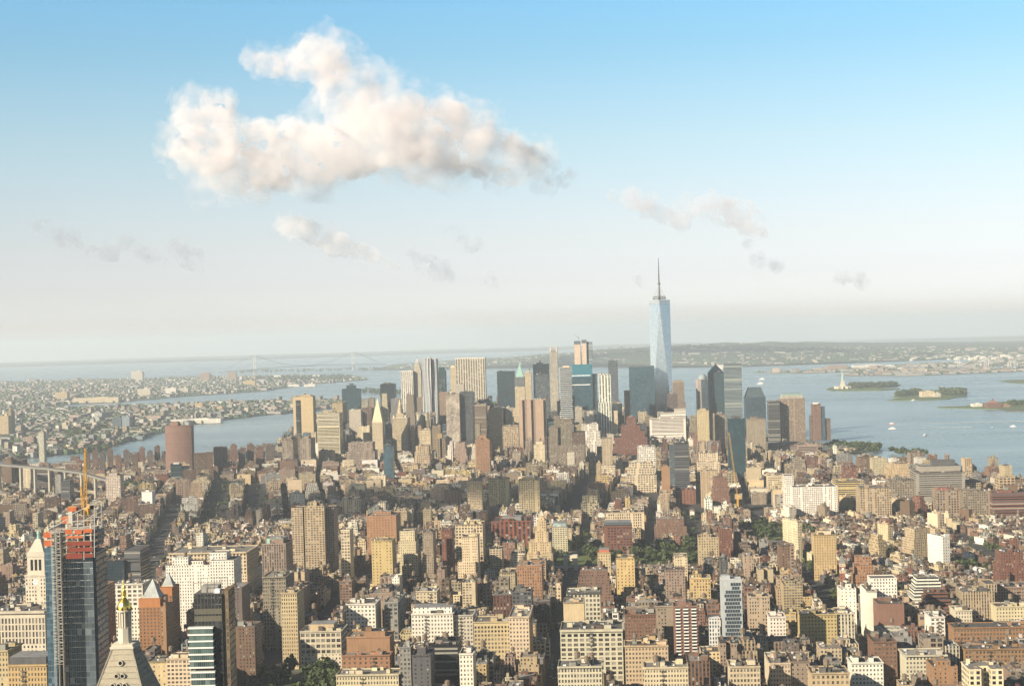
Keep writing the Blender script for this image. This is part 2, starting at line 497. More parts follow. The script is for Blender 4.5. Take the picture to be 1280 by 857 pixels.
MANHATTAN = LL((40.7500, -73.9690), (40.7435, -73.9715), (40.7350, -73.9740), (40.7270, -73.9715), (40.7190, -73.9735), (40.7110, -73.9770), (40.7092, -73.9850),
   (40.7090, -73.9930), (40.7072, -73.9990), (40.7045, -74.0030), (40.7010, -74.0095), (40.7003, -74.0140), (40.7020, -74.0172), (40.7048, -74.0186),
   (40.7150, -74.0172), (40.7185, -74.0160), (40.7188, -74.0130), (40.7285, -74.0112), (40.7287, -74.0140), (40.7305, -74.0138), (40.7308, -74.0108), (40.7400, -74.0100), (40.7500, -74.0090), (40.7530, -74.0060))
land('city_ground', MANHATTAN, ASPHALT, elev, 400.0)
BROOKLYN = LL((40.7300, -73.9600), (40.7210, -73.9640), (40.7120, -73.9690), (40.7050, -73.9720), (40.7000, -73.9760), (40.7050, -73.9800), (40.7055, -73.9895), (40.7030, -73.9960),
   (40.6985, -73.9990), (40.6920, -74.0030), (40.6880, -74.0070), (40.6835, -74.0140), (40.6790, -74.0185), (40.6745, -74.0180), (40.6715, -74.0120), (40.6705, -74.0030), (40.6650, -74.0010), (40.6640, -74.0080),
   (40.6600, -74.0130), (40.6560, -74.0210), (40.6460, -74.0290), (40.6400, -74.0375), (40.6300, -74.0410), (40.6150, -74.0385), (40.6070, -74.0330), (40.5990, -74.0120),
   (40.5850, -74.0110), (40.5790, -74.0130), (40.5700, -73.9990), (40.5740, -73.9600), (40.5800, -73.9100), (40.5600, -73.8500), (40.6100, -73.7400), (40.7400, -73.7400), (40.7600, -73.9000))
land('far_shore', BROOKLYN, SUBURB, low(3.0), 900.0)
land('spit', LL((40.5430, -73.9400), (40.5560, -73.9300), (40.5900, -73.8000), (40.5800, -73.7500)), SANDY, low(2.0), 900.0)
land('island', LL((40.6935, -74.0185), (40.6938, -74.0130), (40.6905, -74.0115), (40.6870, -74.0150), (40.6840, -74.0230), (40.6860, -74.0268)), GRASS, low(3.0))
STATEN = LL((40.6450, -74.0760), (40.6380, -74.0710), (40.6270, -74.0710), (40.6060, -74.0540), (40.5850, -74.0680), (40.5500, -74.1100), (40.5000, -74.2500), (40.5600, -74.2300), (40.6400, -74.2000), (40.6420, -74.1300), (40.6470, -74.0950))
def hills(x, y):
    h = 2.0 + curv(x, y)
    for la, lo, r, k in ((40.600, -74.105, 2600, 105), (40.615, -74.093, 1900, 85), (40.628, -74.085, 1500, 60), (40.585, -74.130, 2600, 100), (40.570, -74.16, 3000, 70)):
        px, py = ll(la, lo)
        h += k * math.exp(-((x - px) ** 2 + (y - py) ** 2) / (r * r)) * (0.8 + 0.2 * math.sin(x * 0.004) * math.sin(y * 0.003))
    return h
land('hills', STATEN, WOODS, hills, 350.0, depth=3.0)
JERSEY = LL((40.7500, -74.0250), (40.7350, -74.0280), (40.7165, -74.0320), (40.7140, -74.0370), (40.7085, -74.0340), (40.7060, -74.0360), (40.7040, -74.0430), (40.6980, -74.0520), (40.6900, -74.0640), (40.6860, -74.0700),
   (40.6780, -74.0740), (40.6770, -74.0640), (40.6720, -74.0610), (40.6690, -74.0660), (40.6700, -74.0850), (40.6675, -74.0860), (40.6655, -74.0640), (40.6600, -74.0640), (40.6590, -74.0800), (40.6560, -74.0950), (40.6440, -74.1100), (40.6440, -74.1300), (40.6410, -74.1900),
   (40.6000, -74.2050), (40.5400, -74.2600), (40.4600, -74.2700), (40.4200, -74.4500), (40.6500, -74.6500), (40.8500, -74.5000), (40.8300, -74.1000))
def jersey_z(x, y):
    h = 2.5 + curv(x, y)
    px, py = ll(40.72, -74.50)
    h += 150 * math.exp(-((x - px) ** 2 / 9000 ** 2 + (y - py) ** 2 / 16000 ** 2)) * (0.85 + 0.15 * math.sin(x * 0.0007) * math.cos(y * 0.0009))
    return h
land('far_shore', JERSEY, SUBURB, jersey_z, 1200.0)
def highland(x, y): return 20 + 45 * (0.5 + 0.5 * math.sin(x * 0.0006) * math.cos(y * 0.0004)) + curv(x, y)
land('hills', LL((40.4200, -73.9850), (40.4500, -74.1000), (40.4400, -74.2500), (40.3000, -74.3500), (40.2500, -73.9900)), WOODS, highland, 1500.0)
land('island', LL((40.6892, -74.0440), (40.6900, -74.0435), (40.6912, -74.0452), (40.6910, -74.0470), (40.6890, -74.0472), (40.6880, -74.0455)), GRASS, low(3.0))
land('island', LL((40.7000, -74.0385), (40.7003, -74.0400), (40.6990, -74.0425), (40.6975, -74.0420), (40.6980, -74.0395), (40.6990, -74.0375)), GRASS, low(3.0))
# ------------------------------------------------------------------ palette and facade styles
PAL = dict(
    cream=(0.50, 0.415, 0.285), tan=(0.345, 0.27, 0.18), buff=(0.41, 0.32, 0.20), yellow=(0.43, 0.315, 0.155), white=(0.60, 0.565, 0.50),
    lime=(0.47, 0.42, 0.335), grey=(0.197, 0.194, 0.185), dgrey=(0.081, 0.081, 0.085), red=(0.150, 0.067, 0.046), brick=(0.175, 0.101, 0.073),
    brown=(0.135, 0.088, 0.06), orange=(0.26, 0.15, 0.085), pink=(0.27, 0.195, 0.15), black=(0.018, 0.018, 0.022), purple=(0.127, 0.099, 0.089),
    gblue=(0.059, 0.104, 0.137), gdark=(0.011, 0.022, 0.031), gteal=(0.022, 0.056, 0.067), ggrey=(0.089, 0.115, 0.130), glight=(0.222, 0.266, 0.296), taupe=(0.235, 0.19, 0.143))
CNAME = dict(cream='cream stone', tan='tan brick', buff='buff brick', yellow='yellow brick', white='white', lime='pale limestone', grey='grey',
    dgrey='dark grey', red='dark red brick', brick='red brick', brown='brown brick', orange='orange brick', pink='pinkish', black='black', purple='purplish brown',
    gblue='blue glass', gdark='dark glass', gteal='teal glass', ggrey='grey glass', glight='pale glass', taupe='taupe brick')
ROOFS = [(0.170, 0.160, 0.144), (0.237, 0.226, 0.206), (0.083, 0.080, 0.077), (0.123, 0.116, 0.105), (0.289, 0.278, 0.257), (0.103, 0.077, 0.062), (0.196, 0.170, 0.139), (0.046, 0.046, 0.046)]
ROOFW = [18, 14, 20, 20, 10, 8, 14, 12]
#        bay  storey  win/bay win/storey style
STY = dict(punch=(2.9, 3.3, 0.42, 0.50, 0), loft=(3.9, 4.0, 0.60, 0.60, 0), big=(5.2, 4.3, 0.70, 0.62, 0), grid=(3.4, 3.0, 0.62, 0.55, 0), ribbon=(60.0, 3.7, 0.985, 0.48, 1),
           pier=(3.0, 3.7, 0.52, 0.62, 2), glass=(3.0, 3.9, 0.92, 0.86, 3), balcony=(6.0, 3.0, 0.66, 0.52, 0), small=(4.2, 3.6, 0.28, 0.42, 0), blank=(0.0, 1.0, 0, 0, 0), fine=(2.2, 3.6, 0.45, 0.5, 2), ribs=(7.0, 3.7, 0.56, 0.7, 2))
def style(name, rng=None):
    b, s, ww, wh, k = STY[name]
    if rng and b: b *= rng.uniform(0.88, 1.15); s *= rng.uniform(0.95, 1.06); ww *= rng.uniform(0.88, 1.12); wh *= rng.uniform(0.9, 1.1)
    return (b, s, min(ww, 0.99), wh), k
def vary(c, rng, k=0.10):
    g = rng.uniform(1 - 1.25 * k, 1 + 0.6 * k)
    return tuple(min(0.85, max(0.01, x * g * rng.uniform(0.96, 1.04))) for x in c)

class Parts:
    "one collector per named part of a building; in bulk mode they are all the same collector"
    def __init__(s, bulk=None):
        s.bulk = bulk; s.d = {}; s.n = []
    def get(s, name, fresh=False):
        if s.bulk is not None: return s.bulk
        if fresh or name not in s.d:
            mb = MB(); s.n.append((name, mb)); s.d[name] = mb
        return s.d[name]
    def emit(s, root):
        for name, mb in s.n:
            if mb.f: mb.build(name, root)

def parapet_tier(P, w, d, z0, z1, col, rcol, wp, wq, par=0.9, cx=0.0, cy=0.0, wallname='wall', m=None, ring=None, side=None):
    "storeys with a parapet round a sunken roof"
    W = P.get(wallname, wallname == "lower_wing"); Rf = P.get("roof", wallname == "lower_wing")
    rg = ring or [(cx - w / 2, cy - d / 2), (cx + w / 2, cy - d / 2), (cx + w / 2, cy + d / 2), (cx - w / 2, cy + d / 2)]
    W.prism(rg, z0, z1, col, m or FACADE, wp=wp, wq=wq, top=False, side=side)
    t = 0.4
    mx = sum(p[0] for p in rg) / len(rg); my = sum(p[1] for p in rg) / len(rg)
    inn = []
    for p in rg:
        inn.append((p[0] - math.copysign(t, p[0] - mx), p[1] - math.copysign(t, p[1] - my)))
    n = len(rg)
    for i in range(n):
        a, b, c, e = rg[i], rg[(i + 1) % n], inn[(i + 1) % n], inn[i]
        W.face([(a[0], a[1], z1), (b[0], b[1], z1), (c[0], c[1], z1), (e[0], e[1], z1)], FACADE, tuple(x * 0.9 for x in col))
        W.face([(e[0], e[1], z1), (c[0], c[1], z1), (c[0], c[1], z1 - par), (e[0], e[1], z1 - par)], FACADE, col)
    Rf.face([(p[0], p[1], z1 - par) for p in inn], ROOF, rcol)
    return z1 - par

def cornice(P, w, d, z, col, cx=0.0, cy=0.0, sides=(0,), out=0.7, hh=0.9):
    for s in sides:
        K = P.get('cornice', True)
        if s == 0: K.box(cx, cy - d / 2 - out / 2, w + 0.6, out, z - hh, z + 0.15, col)
        elif s == 1: K.box(cx + w / 2 + out / 2, cy, out, d, z - hh, z + 0.15, col)
        elif s == 2: K.box(cx, cy + d / 2 + out / 2, w + 0.6, out, z - hh, z + 0.15, col)
        elif s == 3: K.box(cx - w / 2 - out / 2, cy, out, d, z - hh, z + 0.15, col)

def water_tank(P, x, y, z, r=2.0, leg=3.0, n=8):
    T = P.get('water_tank', True); hh = r * 1.75
    c = (0.5, 0.5, 0.5)
    T.cyl(x, y, r, z + leg, z + leg + hh, c, TIMBER, n, top=False)
    T.cyl(x, y, r * 1.12, z + leg + hh, z + leg + hh + r * 0.55, c, TIMBER, n, r1=0.08)
    T.cyl(x, y, r * 1.05, z + leg - 0.3, z + leg, c, STEEL, 4, bottom=True)
    for i in range(4):
        a = math.pi / 4 + i * math.pi / 2
        px, py = x + r * 0.8 * math.cos(a), y + r * 0.8 * math.sin(a)
        T.box(px, py, 0.3, 0.3, z, z + leg, c, STEEL, top=False)

def clutter(P, w, d, z, rng, col, cx=0.0, cy=0.0, amount=1.0, tank=0.0, tanks=None):
    "bulkheads, ducts, skylights, chimneys and tanks on a flat roof"
    n = max(1, int(rng.uniform(0.5, 1.5) * amount * max(1.0, w * d / 180.0)))
    for i in range(min(n, 7)):
        bw = rng.uniform(2.2, min(6.5, w * 0.4)); bd = rng.uniform(2.2, min(7.0, d * 0.35)); bh = rng.uniform(1.8, 4.2)
        c = vary(col if rng.random() < 0.6 else rng.choice(ROOFS), rng, 0.2)
        P.get('bulkhead', True).box(cx + rng.uniform(-1, 1) * (w / 2 - bw / 2 - 1), cy + rng.uniform(-1, 1) * (d / 2 - bd / 2 - 1), bw, bd, z, z + bh, c, FACADE if rng.random() < 0.5 else ROOF, topcol=rng.choice(ROOFS))
    for i in range(min(9 if P.bulk is not None else 7, int(rng.uniform(1.5, 4.6) * amount * max(1.0, w * d / 220.0)))):
        s = rng.uniform(0.7, 2.2)
        P.get('roof_unit', True).box(cx + rng.uniform(-1, 1) * (w / 2 - s), cy + rng.uniform(-1, 1) * (d / 2 - s), s, s * rng.uniform(0.6, 2.0), z, z + rng.uniform(0.6, 1.7), rng.choice(((0.5, 0.5, 0.5), (0.62, 0.62, 0.6), (0.15, 0.15, 0.15), (0.3, 0.22, 0.16), (0.25, 0.27, 0.28))))
    k = tanks if tanks is not None else (1 if rng.random() < tank else 0)
    for i in range(k):
        water_tank(P, cx + rng.uniform(-0.35, 0.35) * w, cy + rng.uniform(-0.3, 0.3) * d, z + rng.uniform(0, 3), rng.uniform(1.6, 2.4), rng.uniform(2.0, 4.0))

def fire_escape(P, w, d, h, rng):
    "black iron landings and ladders down the front"
    x = rng.uniform(-0.25, 0.25) * w; y = -d / 2; K = P.get('fire_escape'); c = (0.05, 0.045, 0.04); z = 4.0; k = 0
    while z < h - 2.5:
        K.box(x, y - 0.62, 3.4, 1.15, z - 0.12, z, c, STEEL, bottom=True)
        K.box(x, y - 1.18, 3.4, 0.06, z + 0.5, z + 1.0, c, STEEL, bottom=True)
        a = -1.3 if k % 2 else 1.3
        if z + 3.3 < h - 2.5: K.bar((x - a, y - 0.7, z), (x + a, y - 0.7, z + 3.3), 0.16, c, STEEL)
        z += 3.3; k += 1

def building(P, s, rng):
    """a flat-roofed city building in its own coordinates, its front facing -y.
    s: w, d, h, col, roof, sty, shape ('box','setback','court','rear'), corn, tanks"""
    w, d, h, col = s['w'], s['d'], s['h'], s['col']
    rcol = s.get('roof') or rng.choices(ROOFS, ROOFW)[0]
    st, k = style(s.get('sty', 'punch'), rng)
    seed = rng.random()
    wp = (st[0], st[1], st[2]); wq = (st[3], k, seed)
    shape = s.get('shape', 'box')
    if s.get('escape'): fire_escape(P, w, d if shape != 'rear' else d, h, rng)
    z0 = -s.get('sink', 1.0)
    kk = rng.choice((0.5, 0.8, 1.2)); ccol = s.get('ccol') or tuple(min(0.8, x * kk) for x in col)
    tanks = s.get('tanks')
    if shape == 'setback':
        tiers = s.get('tiers') or rng.choice((2, 3))
        cw, cd, zb = w, d, z0; cx = cy = 0.0
        fr = [0.0, 0.62, 0.82, 0.93, 1.0][:1] + ([0.7, 1.0] if tiers == 2 else [0.6, 0.82, 1.0] if tiers == 3 else [0.5, 0.72, 0.88, 1.0])
        for i in range(tiers):
            zt = h * fr[i + 1]
            zr = parapet_tier(P, cw, cd, zb, zt, col, rcol, wp, wq, cx=cx, cy=cy)
            if i < tiers - 1:
                zb = zr - 0.2
                sh = s.get('shrink', 0.16)
                cw *= 1 - sh * rng.uniform(0.8, 1.2); cd *= 1 - sh * rng.uniform(0.8, 1.3)
        clutter(P, cw, cd, zr, rng, col, cx, cy, 0.8, 0.6, tanks)
        return
    if shape == 'court':
        cwid = w * 0.28; cdep = d * rng.uniform(0.35, 0.6)
        a = w / 2; b = d / 2; c = cwid / 2
        if rng.random() < 0.5 or s.get('courtfront'):
            ring = [(-a, -b), (-c, -b), (-c, -b + cdep), (c, -b + cdep), (c, -b), (a, -b), (a, b), (-a, b)]
        else:
            ring = [(-a, -b), (a, -b), (a, b), (c, b), (c, b - cdep), (-c, b - cdep), (-c, b), (-a, b)]
        W = P.get('wall')
        W.prism(ring, z0, h, col, FACADE, wp=wp, wq=wq, top=True, topmat=ROOF, topcol=rcol)
        zr = h
        for sx in (-1, 1):
            clutter(P, a - c, d * 0.8, zr, rng, col, sx * (a + c) / 2, 0, 0.7, 0.3, (tanks if sx > 0 else 0) if tanks is not None else None)
        for sx in (-1, 1): cornice(P, a - c, d, h, ccol, sx * (a + c) / 2, 0, (0,), 0.5, 0.7)
        return
    if shape == 'rear':     # main block with a narrower, lower wing behind
        d1 = d * 0.62
        zr = parapet_tier(P, w, d1, z0, h, col, rcol, wp, wq, cy=-(d - d1) / 2, side=s.get('side'))
        h2 = h * rng.uniform(0.55, 0.95)
        parapet_tier(P, w * 0.6, d - d1, z0, h2, col, rng.choice(ROOFS), wp, wq, cx=rng.choice((-1, 1)) * w * 0.2, cy=d1 / 2)
        clutter(P, w, d1, zr, rng, col, 0, -(d - d1) / 2, 1.0, 0.25, tanks)
        if s.get('corn', rng.random() < 0.7): cornice(P, w, d1, h, ccol, 0, -(d - d1) / 2, (0,))
        return
    zr = parapet_tier(P, w, d, z0, h, col, rcol, wp, wq, side=s.get('side'))
    if s.get('corn', rng.random() < 0.55): cornice(P, w, d, h, ccol, sides=(0, 1) if rng.random() < 0.4 else (0,), out=s.get('cout', 0.8), hh=s.get('chh', 1.0))
    if s.get('pent') or (h > 24 and rng.random() < 0.35):
        pw, pd, ph = w * rng.uniform(0.3, 0.6), d * rng.uniform(0.3, 0.6), rng.uniform(3.0, 5.5)
        px, py = rng.uniform(-0.3, 0.3) * (w - pw), rng.uniform(-0.3, 0.3) * (d - pd)
        Pn = P.get('penthouse'); Pn.box(px, py, pw, pd, zr, zr + ph, vary(col, rng), FACADE, topcol=rng.choice(ROOFS), topmat=ROOF, wp=(st[0], ph + 0.1, st[2]), wq=(st[3], 0, seed))
        clutter(P, pw, pd, zr + ph, rng, col, px, py, 0.4, 0.3, tanks)
        tanks = 0 if tanks is not None else None
        clutter(P, w, d, zr, rng, col, 0, 0, 0.7, 0.1, tanks)
    else:
        clutter(P, w, d, zr, rng, col, 0, 0, 1.0, 0.35 if h > 20 else 0.06, tanks)

# ------------------------------------------------------------------ which ground is taken
OX, OY, CELL = -2600.0, 900.0, 4.0
OCC = np.zeros((int(5600 / CELL), int(5600 / CELL)), dtype=bool)
def occ_cells(x, y, w, d, a, m=0.0):
    hw, hd = w / 2 + m, d / 2 + m
    r = math.hypot(hw, hd)
    i0, i1 = int((x - r - OX) / CELL), int((x + r - OX) / CELL) + 1
    j0, j1 = int((y - r - OY) / CELL), int((y + r - OY) / CELL) + 1
    i0 = max(i0, 0); j0 = max(j0, 0); i1 = min(i1, OCC.shape[0]); j1 = min(j1, OCC.shape[1])
    if i1 <= i0 or j1 <= j0: return None
    I, J = np.meshgrid(np.arange(i0, i1), np.arange(j0, j1), indexing='ij')
    X = OX + (I + 0.5) * CELL - x; Y = OY + (J + 0.5) * CELL - y
    lx = X * math.cos(a) - Y * math.sin(a); ly = X * math.sin(a) + Y * math.cos(a)
    k = (np.abs(lx) <= hw) & (np.abs(ly) <= hd)
    return I[k], J[k]
def occupy(x, y, w, d, a, m=0.0):
    c = occ_cells(x, y, w, d, a, m)
    if c: OCC[c] = True
def is_free(x, y, w, d, a):
    c = occ_cells(x, y, w, d, a, -1.5)
    return c is not None and (len(c[0]) == 0 or not OCC[c].any())
# ------------------------------------------------------------------ districts
def st_of(x, y): return x * math.cos(AVE) - y * math.sin(AVE), x * math.sin(AVE) + y * math.cos(AVE)
def district(x, y):
    s, t = st_of(x, y)
    if t < 1640:
        if s > 480: return 'chelsea'
        return 'flatiron'
    if s > 235 + max(0, (2050 - t)) * 0.15 and t < 2750: return 'village_west'
    if t < 2130:
        if s > -420: return 'village_north'
        return 'east_village'
    if t < 2760:
        if s < -430: return 'east_village'
        if s < -150: return 'noho'
        return 'village_south'
    if t < 3520:
        if x < -330: return 'lower_east'
        if s > 330: return 'hudson'
        return 'soho'
    if t < 4150:
        if x < -240: return 'chinatown'
        return 'tribeca'
    if x < -750: return 'projects'
    return 'downtown'
#            angle  block s  block t  street  avenue  lotw      h range   tall share, tall h   styles, colours
DIST = dict(
    chelsea=(AVE, 262, 62, 18, 30, (5.5, 13), (10, 23), 0.10, (28, 40)),
    flatiron=(AVE, 262, 62, 18, 30, (8, 21), (16, 42), 0.08, (44, 58)),
    village_west=(R(-19), 130, 62, 15, 16, (5.5, 10), (9, 16), 0.035, (26, 42)),
    village_north=(AVE, 262, 62, 16, 28, (6, 15), (11, 26), 0.13, (34, 52)),
    east_village=(AVE, 200, 60, 17, 26, (6, 11), (12, 19), 0.04, (26, 42)),
    noho=(R(1.0), 110, 75, 16, 22, (7, 17), (16, 32), 0.07, (34, 48)),
    village_south=(AVE, 150, 62, 16, 18, (6, 12), (11, 21), 0.05, (26, 44)),
    lower_east=(R(-9), 62, 170, 18, 15, (6.5, 11), (13, 21), 0.035, (28, 46)),
    soho=(R(6.5), 68, 130, 16, 17, (7, 14), (15, 28), 0.05, (32, 46)),
    hudson=(R(2.0), 90, 66, 18, 20, (8, 22), (14, 36), 0.14, (38, 58)),
    chinatown=(R(-6), 80, 100, 16, 16, (7, 14), (14, 26), 0.06, (30, 55)),
    tribeca=(R(5.0), 75, 62, 16, 18, (8, 19), (18, 40), 0.12, (45, 80)),
    downtown=(R(2.0), 62, 60, 13, 14, (14, 30), (50, 125), 0.28, (115, 180)),
    projects=(R(-12), 90, 80, 30, 30, (16, 26), (38, 58), 0.1, (50, 60)))
WARM = ['cream'] * 4 + ['tan'] * 5 + ['purple'] * 2 + ['buff'] * 4 + ['white'] * 3 + ['lime'] * 3 + ['brick'] * 3 + ['brown'] * 3 + ['grey'] * 2 + ['pink'] * 2 + ['yellow'] * 2 + ['taupe'] * 3 + ['red']
LOW = ['brick'] * 6 + ['brown'] * 7 + ['red'] * 3 + ['tan'] * 4 + ['cream'] * 5 + ['white'] * 4 + ['buff'] * 2 + ['purple'] * 3 + ['pink'] * 3 + ['dgrey'] * 1 + ['taupe'] * 4 + ['grey'] * 2 + ['lime'] * 2 + ['buff'] * 2
CITYCOL = dict(chelsea=WARM + LOW, flatiron=WARM, village_west=LOW, village_north=WARM + LOW, east_village=LOW + WARM, noho=WARM, village_south=LOW + WARM,
               lower_east=LOW + WARM, soho=WARM, hudson=WARM + LOW, chinatown=LOW + WARM, tribeca=WARM, downtown=['lime', 'tan', 'grey', 'cream', 'taupe', 'grey', 'lime', 'ggrey', 'dgrey', 'ggrey', 'gblue', 'gdark', 'gteal'], projects=['brown', 'brick', 'purple', 'brown'])

PARKS = []      # (x, y, w, d, angle) of ground that stays free of buildings
def in_view(x, y, m=60.0):
    return abs(x) < 0.335 * y + m

LOTS = []
ENV = [(0, 575), (340, 566), (350, 548), (430, 505), (560, 498), (700, 503), (800, 508), (870, 525), (960, 548), (1040, 562), (1280, 600)]
def limit_height(x, y, w, d, h, rng):
    "anonymous houses stay below the roof lines one sees beyond them"
    g = elev(x, y); r = max(w, d) / 2
    px, py = project(x, y - d / 2, g + h); hw = r / y * F_PX
    lim = -1e9
    if y > 3500:
        for (a, b), (c, e) in zip(ENV, ENV[1:]):
            if a <= px <= c: lim = b + (e - b) * (px - a) / (c - a) + rng.uniform(-6, 22)
    for (Yh, x0, x1, yt, vis) in PROT:
        if y < Yh - 4 and px + hw > x0 and px - hw < x1 and yt + vis > lim: lim = yt + vis
    if py < lim:
        h = max(7.0, h - (lim - py) / F_PX * y)
    return h
def make_lots():
    rng = random.Random(11)
    for name, (ang, bs, bt, sw, aw, lw, hr, tall, th) in DIST.items():
        # grid anchored on Fifth Avenue (60 m left of the camera) in the district's own axes
        ca, sa = math.cos(ang), math.sin(ang)
        ps, pt = bs + aw, bt + sw
        ax, ay = rot2(-62.0, 2141.0, AVE) if name not in ('village_west',) else (560.0, 2100.0)
        for i in range(-40, 40):
            for j in range(-60, 60):
                bx = i * ps + aw / 2 + bs / 2; by = j * pt + sw / 2 + bt / 2
                wx, wy = bx * ca + by * sa + ax, -bx * sa + by * ca + ay
                if wy < 1050 or wy > 5600 or not in_view(wx, wy, 190): continue
                rows = 2 if min(bs, bt) > 45 else 1
                longs = bs >= bt
                for row in range(rows):
                    L = bs if longs else bt; Dp = (bt if longs else bs) / rows
                    p = -L / 2
                    while p < L / 2 - 5:
                        w = min(rng.uniform(*lw), L / 2 - p)
                        q = (row - (rows - 1) / 2) * Dp
                        if w >= 5:
                            big = rng.random() < tall
                            h = rng.uniform(*th) if big else rng.uniform(*hr)
                            if big: w = min(w * 1.4, L / 2 - p)
                            dd = Dp * (rng.uniform(0.62, 0.8) if h < 24 else rng.uniform(0.82, 0.97))
                            if w * dd < 90 and h > 30: h *= 0.7
                            off = (Dp - dd) / 2 * (1 if row else -1) if rows == 2 else 0
                            lx, ly = (bx + p + w / 2, by + q + off) if longs else (bx + q + off, by + p + w / 2)
                            cx, cy = lx * ca + ly * sa + ax, -lx * sa + ly * ca + ay
                            bw, bd = (w, dd) if longs else (dd, w)
                            p += w + (0.0 if rng.random() < 0.93 else rng.uniform(2, 9))
                            if rng.random() < 0.035: continue        # an empty lot
                            if not in_view(cx, cy): continue
                            if cy < 1130 or district(cx, cy) != name: continue
                            if not inside(cx, cy, MANHATTAN): continue
                            if any(abs((cx - qx) * math.cos(qa) - (cy - qy) * math.sin(qa)) < qw / 2 + bw / 2 and abs((cx - qx) * math.sin(qa) + (cy - qy) * math.cos(qa)) < qd / 2 + bd / 2 for qx, qy, qw, qd, qa in PARKS): continue
                            h = limit_height(cx, cy, bw, bd, h, rng)
                            if not is_free(cx, cy, bw, bd, ang):
                                # room for a smaller house beside a big neighbour?
                                continue
                            occupy(cx, cy, bw, bd, ang, -1.0)
                            face = ang if (not longs or row == 0) else ang + math.pi
                            if not longs: face = ang + (math.pi / 2 if row == 0 else -math.pi / 2)
                            fw, fd = (bw, bd) if longs else (bd, bw)
                            LOTS.append(dict(x=cx, y=cy, a=face, w=fw, d=fd, h=h, dist=name, big=big))
                        else:
                            p += w + 1
make_lots.__doc__ = "city lots along the street grid"
# ------------------------------------------------------------------ parks, avenues and blocks that stay open
def reserve(x, y, w, d, a): PARKS.append((x, y, w, d, a)); occupy(x, y, w, d, a)
_sx, _sy = rot2(-62.0 + 38, 2245.0, AVE)
SQUARE = (_sx, _sy, 300.0, 165.0, AVE)
_ux, _uy = ll(40.7361, -73.9906)
UNION = (_ux, _uy, 120.0, 250.0, AVE)
for p in (SQUARE, UNION): reserve(*p)
_gx, _gy = at_ground(962, 668); GARDEN = (_gx, _gy, 95.0, 150.0, R(-19)); reserve(*GARDEN)
_hx, _hy = at_ground(165, 612); LESPARK = (_hx, _hy, 60.0, 190.0, R(-9)); reserve(*LESPARK)
_jx, _jy = at_ground(1066, 742); SMALL = (_jx, _jy, 34.0, 40.0, AVE); reserve(*SMALL)
_kx, _ky = at_ground(1204, 712); PLAY = (_kx, _ky, 50.0, 60.0, R(-19)); reserve(*PLAY)
def sheet(name, rect, mat, dz, grow=0.0, kind='structure'):
    x, y, w, d, a = rect
    pts = [(x + rot2(sx * (w / 2 + grow), sy * (d / 2 + grow), a)[0], y + rot2(sx * (w / 2 + grow), sy * (d / 2 + grow), a)[1]) for sx, sy in ((-1, -1), (1, -1), (1, 1), (-1, 1))]
    return land(name, pts, mat, lambda X, Y: elev(X, Y) + dz, 200.0, kind=kind, depth=0.5)
PAVE = ground_material("paving", (0.18, 0.17, 0.155), (0.21, 0.20, 0.185), (0.14, 0.135, 0.125), 0.03)
YARD = ground_material("block_ground", (0.10, 0.10, 0.09), (0.14, 0.13, 0.115), (0.07, 0.085, 0.05), 0.03)
for rct in (SQUARE, UNION, GARDEN, LESPARK, SMALL, PLAY):
    sheet('pavement', rct, PAVE, 0.25); sheet('grass', (rct[0], rct[1], rct[2] * .8, rct[3] * .8, rct[4]), GRASS, 0.28)
# the long avenue on the east side and the avenue that ends at the arch
p0, p1 = at_ground(188, 708), at_ground(216, 640)
_a = math.atan2(p1[0] - p0[0], p1[1] - p0[1]); _L = math.hypot(p1[0] - p0[0], p1[1] - p0[1]) + 500
EASTAVE = ((p0[0] + p1[0]) / 2, (p0[1] + p1[1]) / 2, 30.0, _L, _a); reserve(*EASTAVE)
_fx, _fy = rot2(-62.0, 1560.0, AVE); FIFTH = (_fx, _fy, 30.0, 1150.0, AVE); reserve(*FIFTH)
AVENUES = [EASTAVE, FIFTH]
for s_, t0, t1 in ((218 + 12, 1150, 2900), (500, 1300, 2600), (-345, 1650, 2700), (-620, 1500, 2000)):
    x_, y_ = rot2(s_, (t0 + t1) / 2, AVE); AVENUES.append((x_, y_, 28.0, float(t1 - t0), AVE))
    reserve(*AVENUES[-1])
for (xa, ya, xb, yb) in ((704, 654, 743, 592), (813, 690, 817, 600), (871, 700, 873, 632), (264, 655, 275, 602), (312, 655, 318, 602)):
    p0, p1 = at_ground(xa, ya), at_ground(xb, yb)
    a_ = math.atan2(p1[0] - p0[0], p1[1] - p0[1]); reserve((p0[0] + p1[0]) / 2, (p0[1] + p1[1]) / 2, 11.0, math.hypot(p1[0] - p0[0], p1[1] - p0[1]), a_)
LANE = simple("lane_paint", (0.45, 0.44, 0.4), 0.7)
def paint():
    b = MB()
    for (x, y, w, d, a) in AVENUES:
        n = int(d / 12)
        for lane in (-5.2, -1.7, 1.7, 5.2):
            for k in range(n):
                u = -d / 2 + k * 12.0
                q = [(lane - 0.12, u), (lane + 0.12, u), (lane + 0.12, u + 4.5), (lane - 0.12, u + 4.5)]
                P_ = [(x + rot2(*c, a)[0], y + rot2(*c, a)[1]) for c in q]
                b.face([(px, py, elev(px, py) + 0.06) for px, py in P_], LANE)
        for k in range(int(d / 80)):     # crossings
            for st in range(9):
                u = -d / 2 + k * 80.0; l = -8 + st * 2.0
                q = [(l - 0.4, u), (l + 0.4, u), (l + 0.4, u + 4.0), (l - 0.4, u + 4.0)]
                P_ = [(x + rot2(*c, a)[0], y + rot2(*c, a)[1]) for c in q]
                b.face([(px, py, elev(px, py) + 0.07) for px, py in P_], LANE)
    b.build('road_markings', kind='structure')
paint()
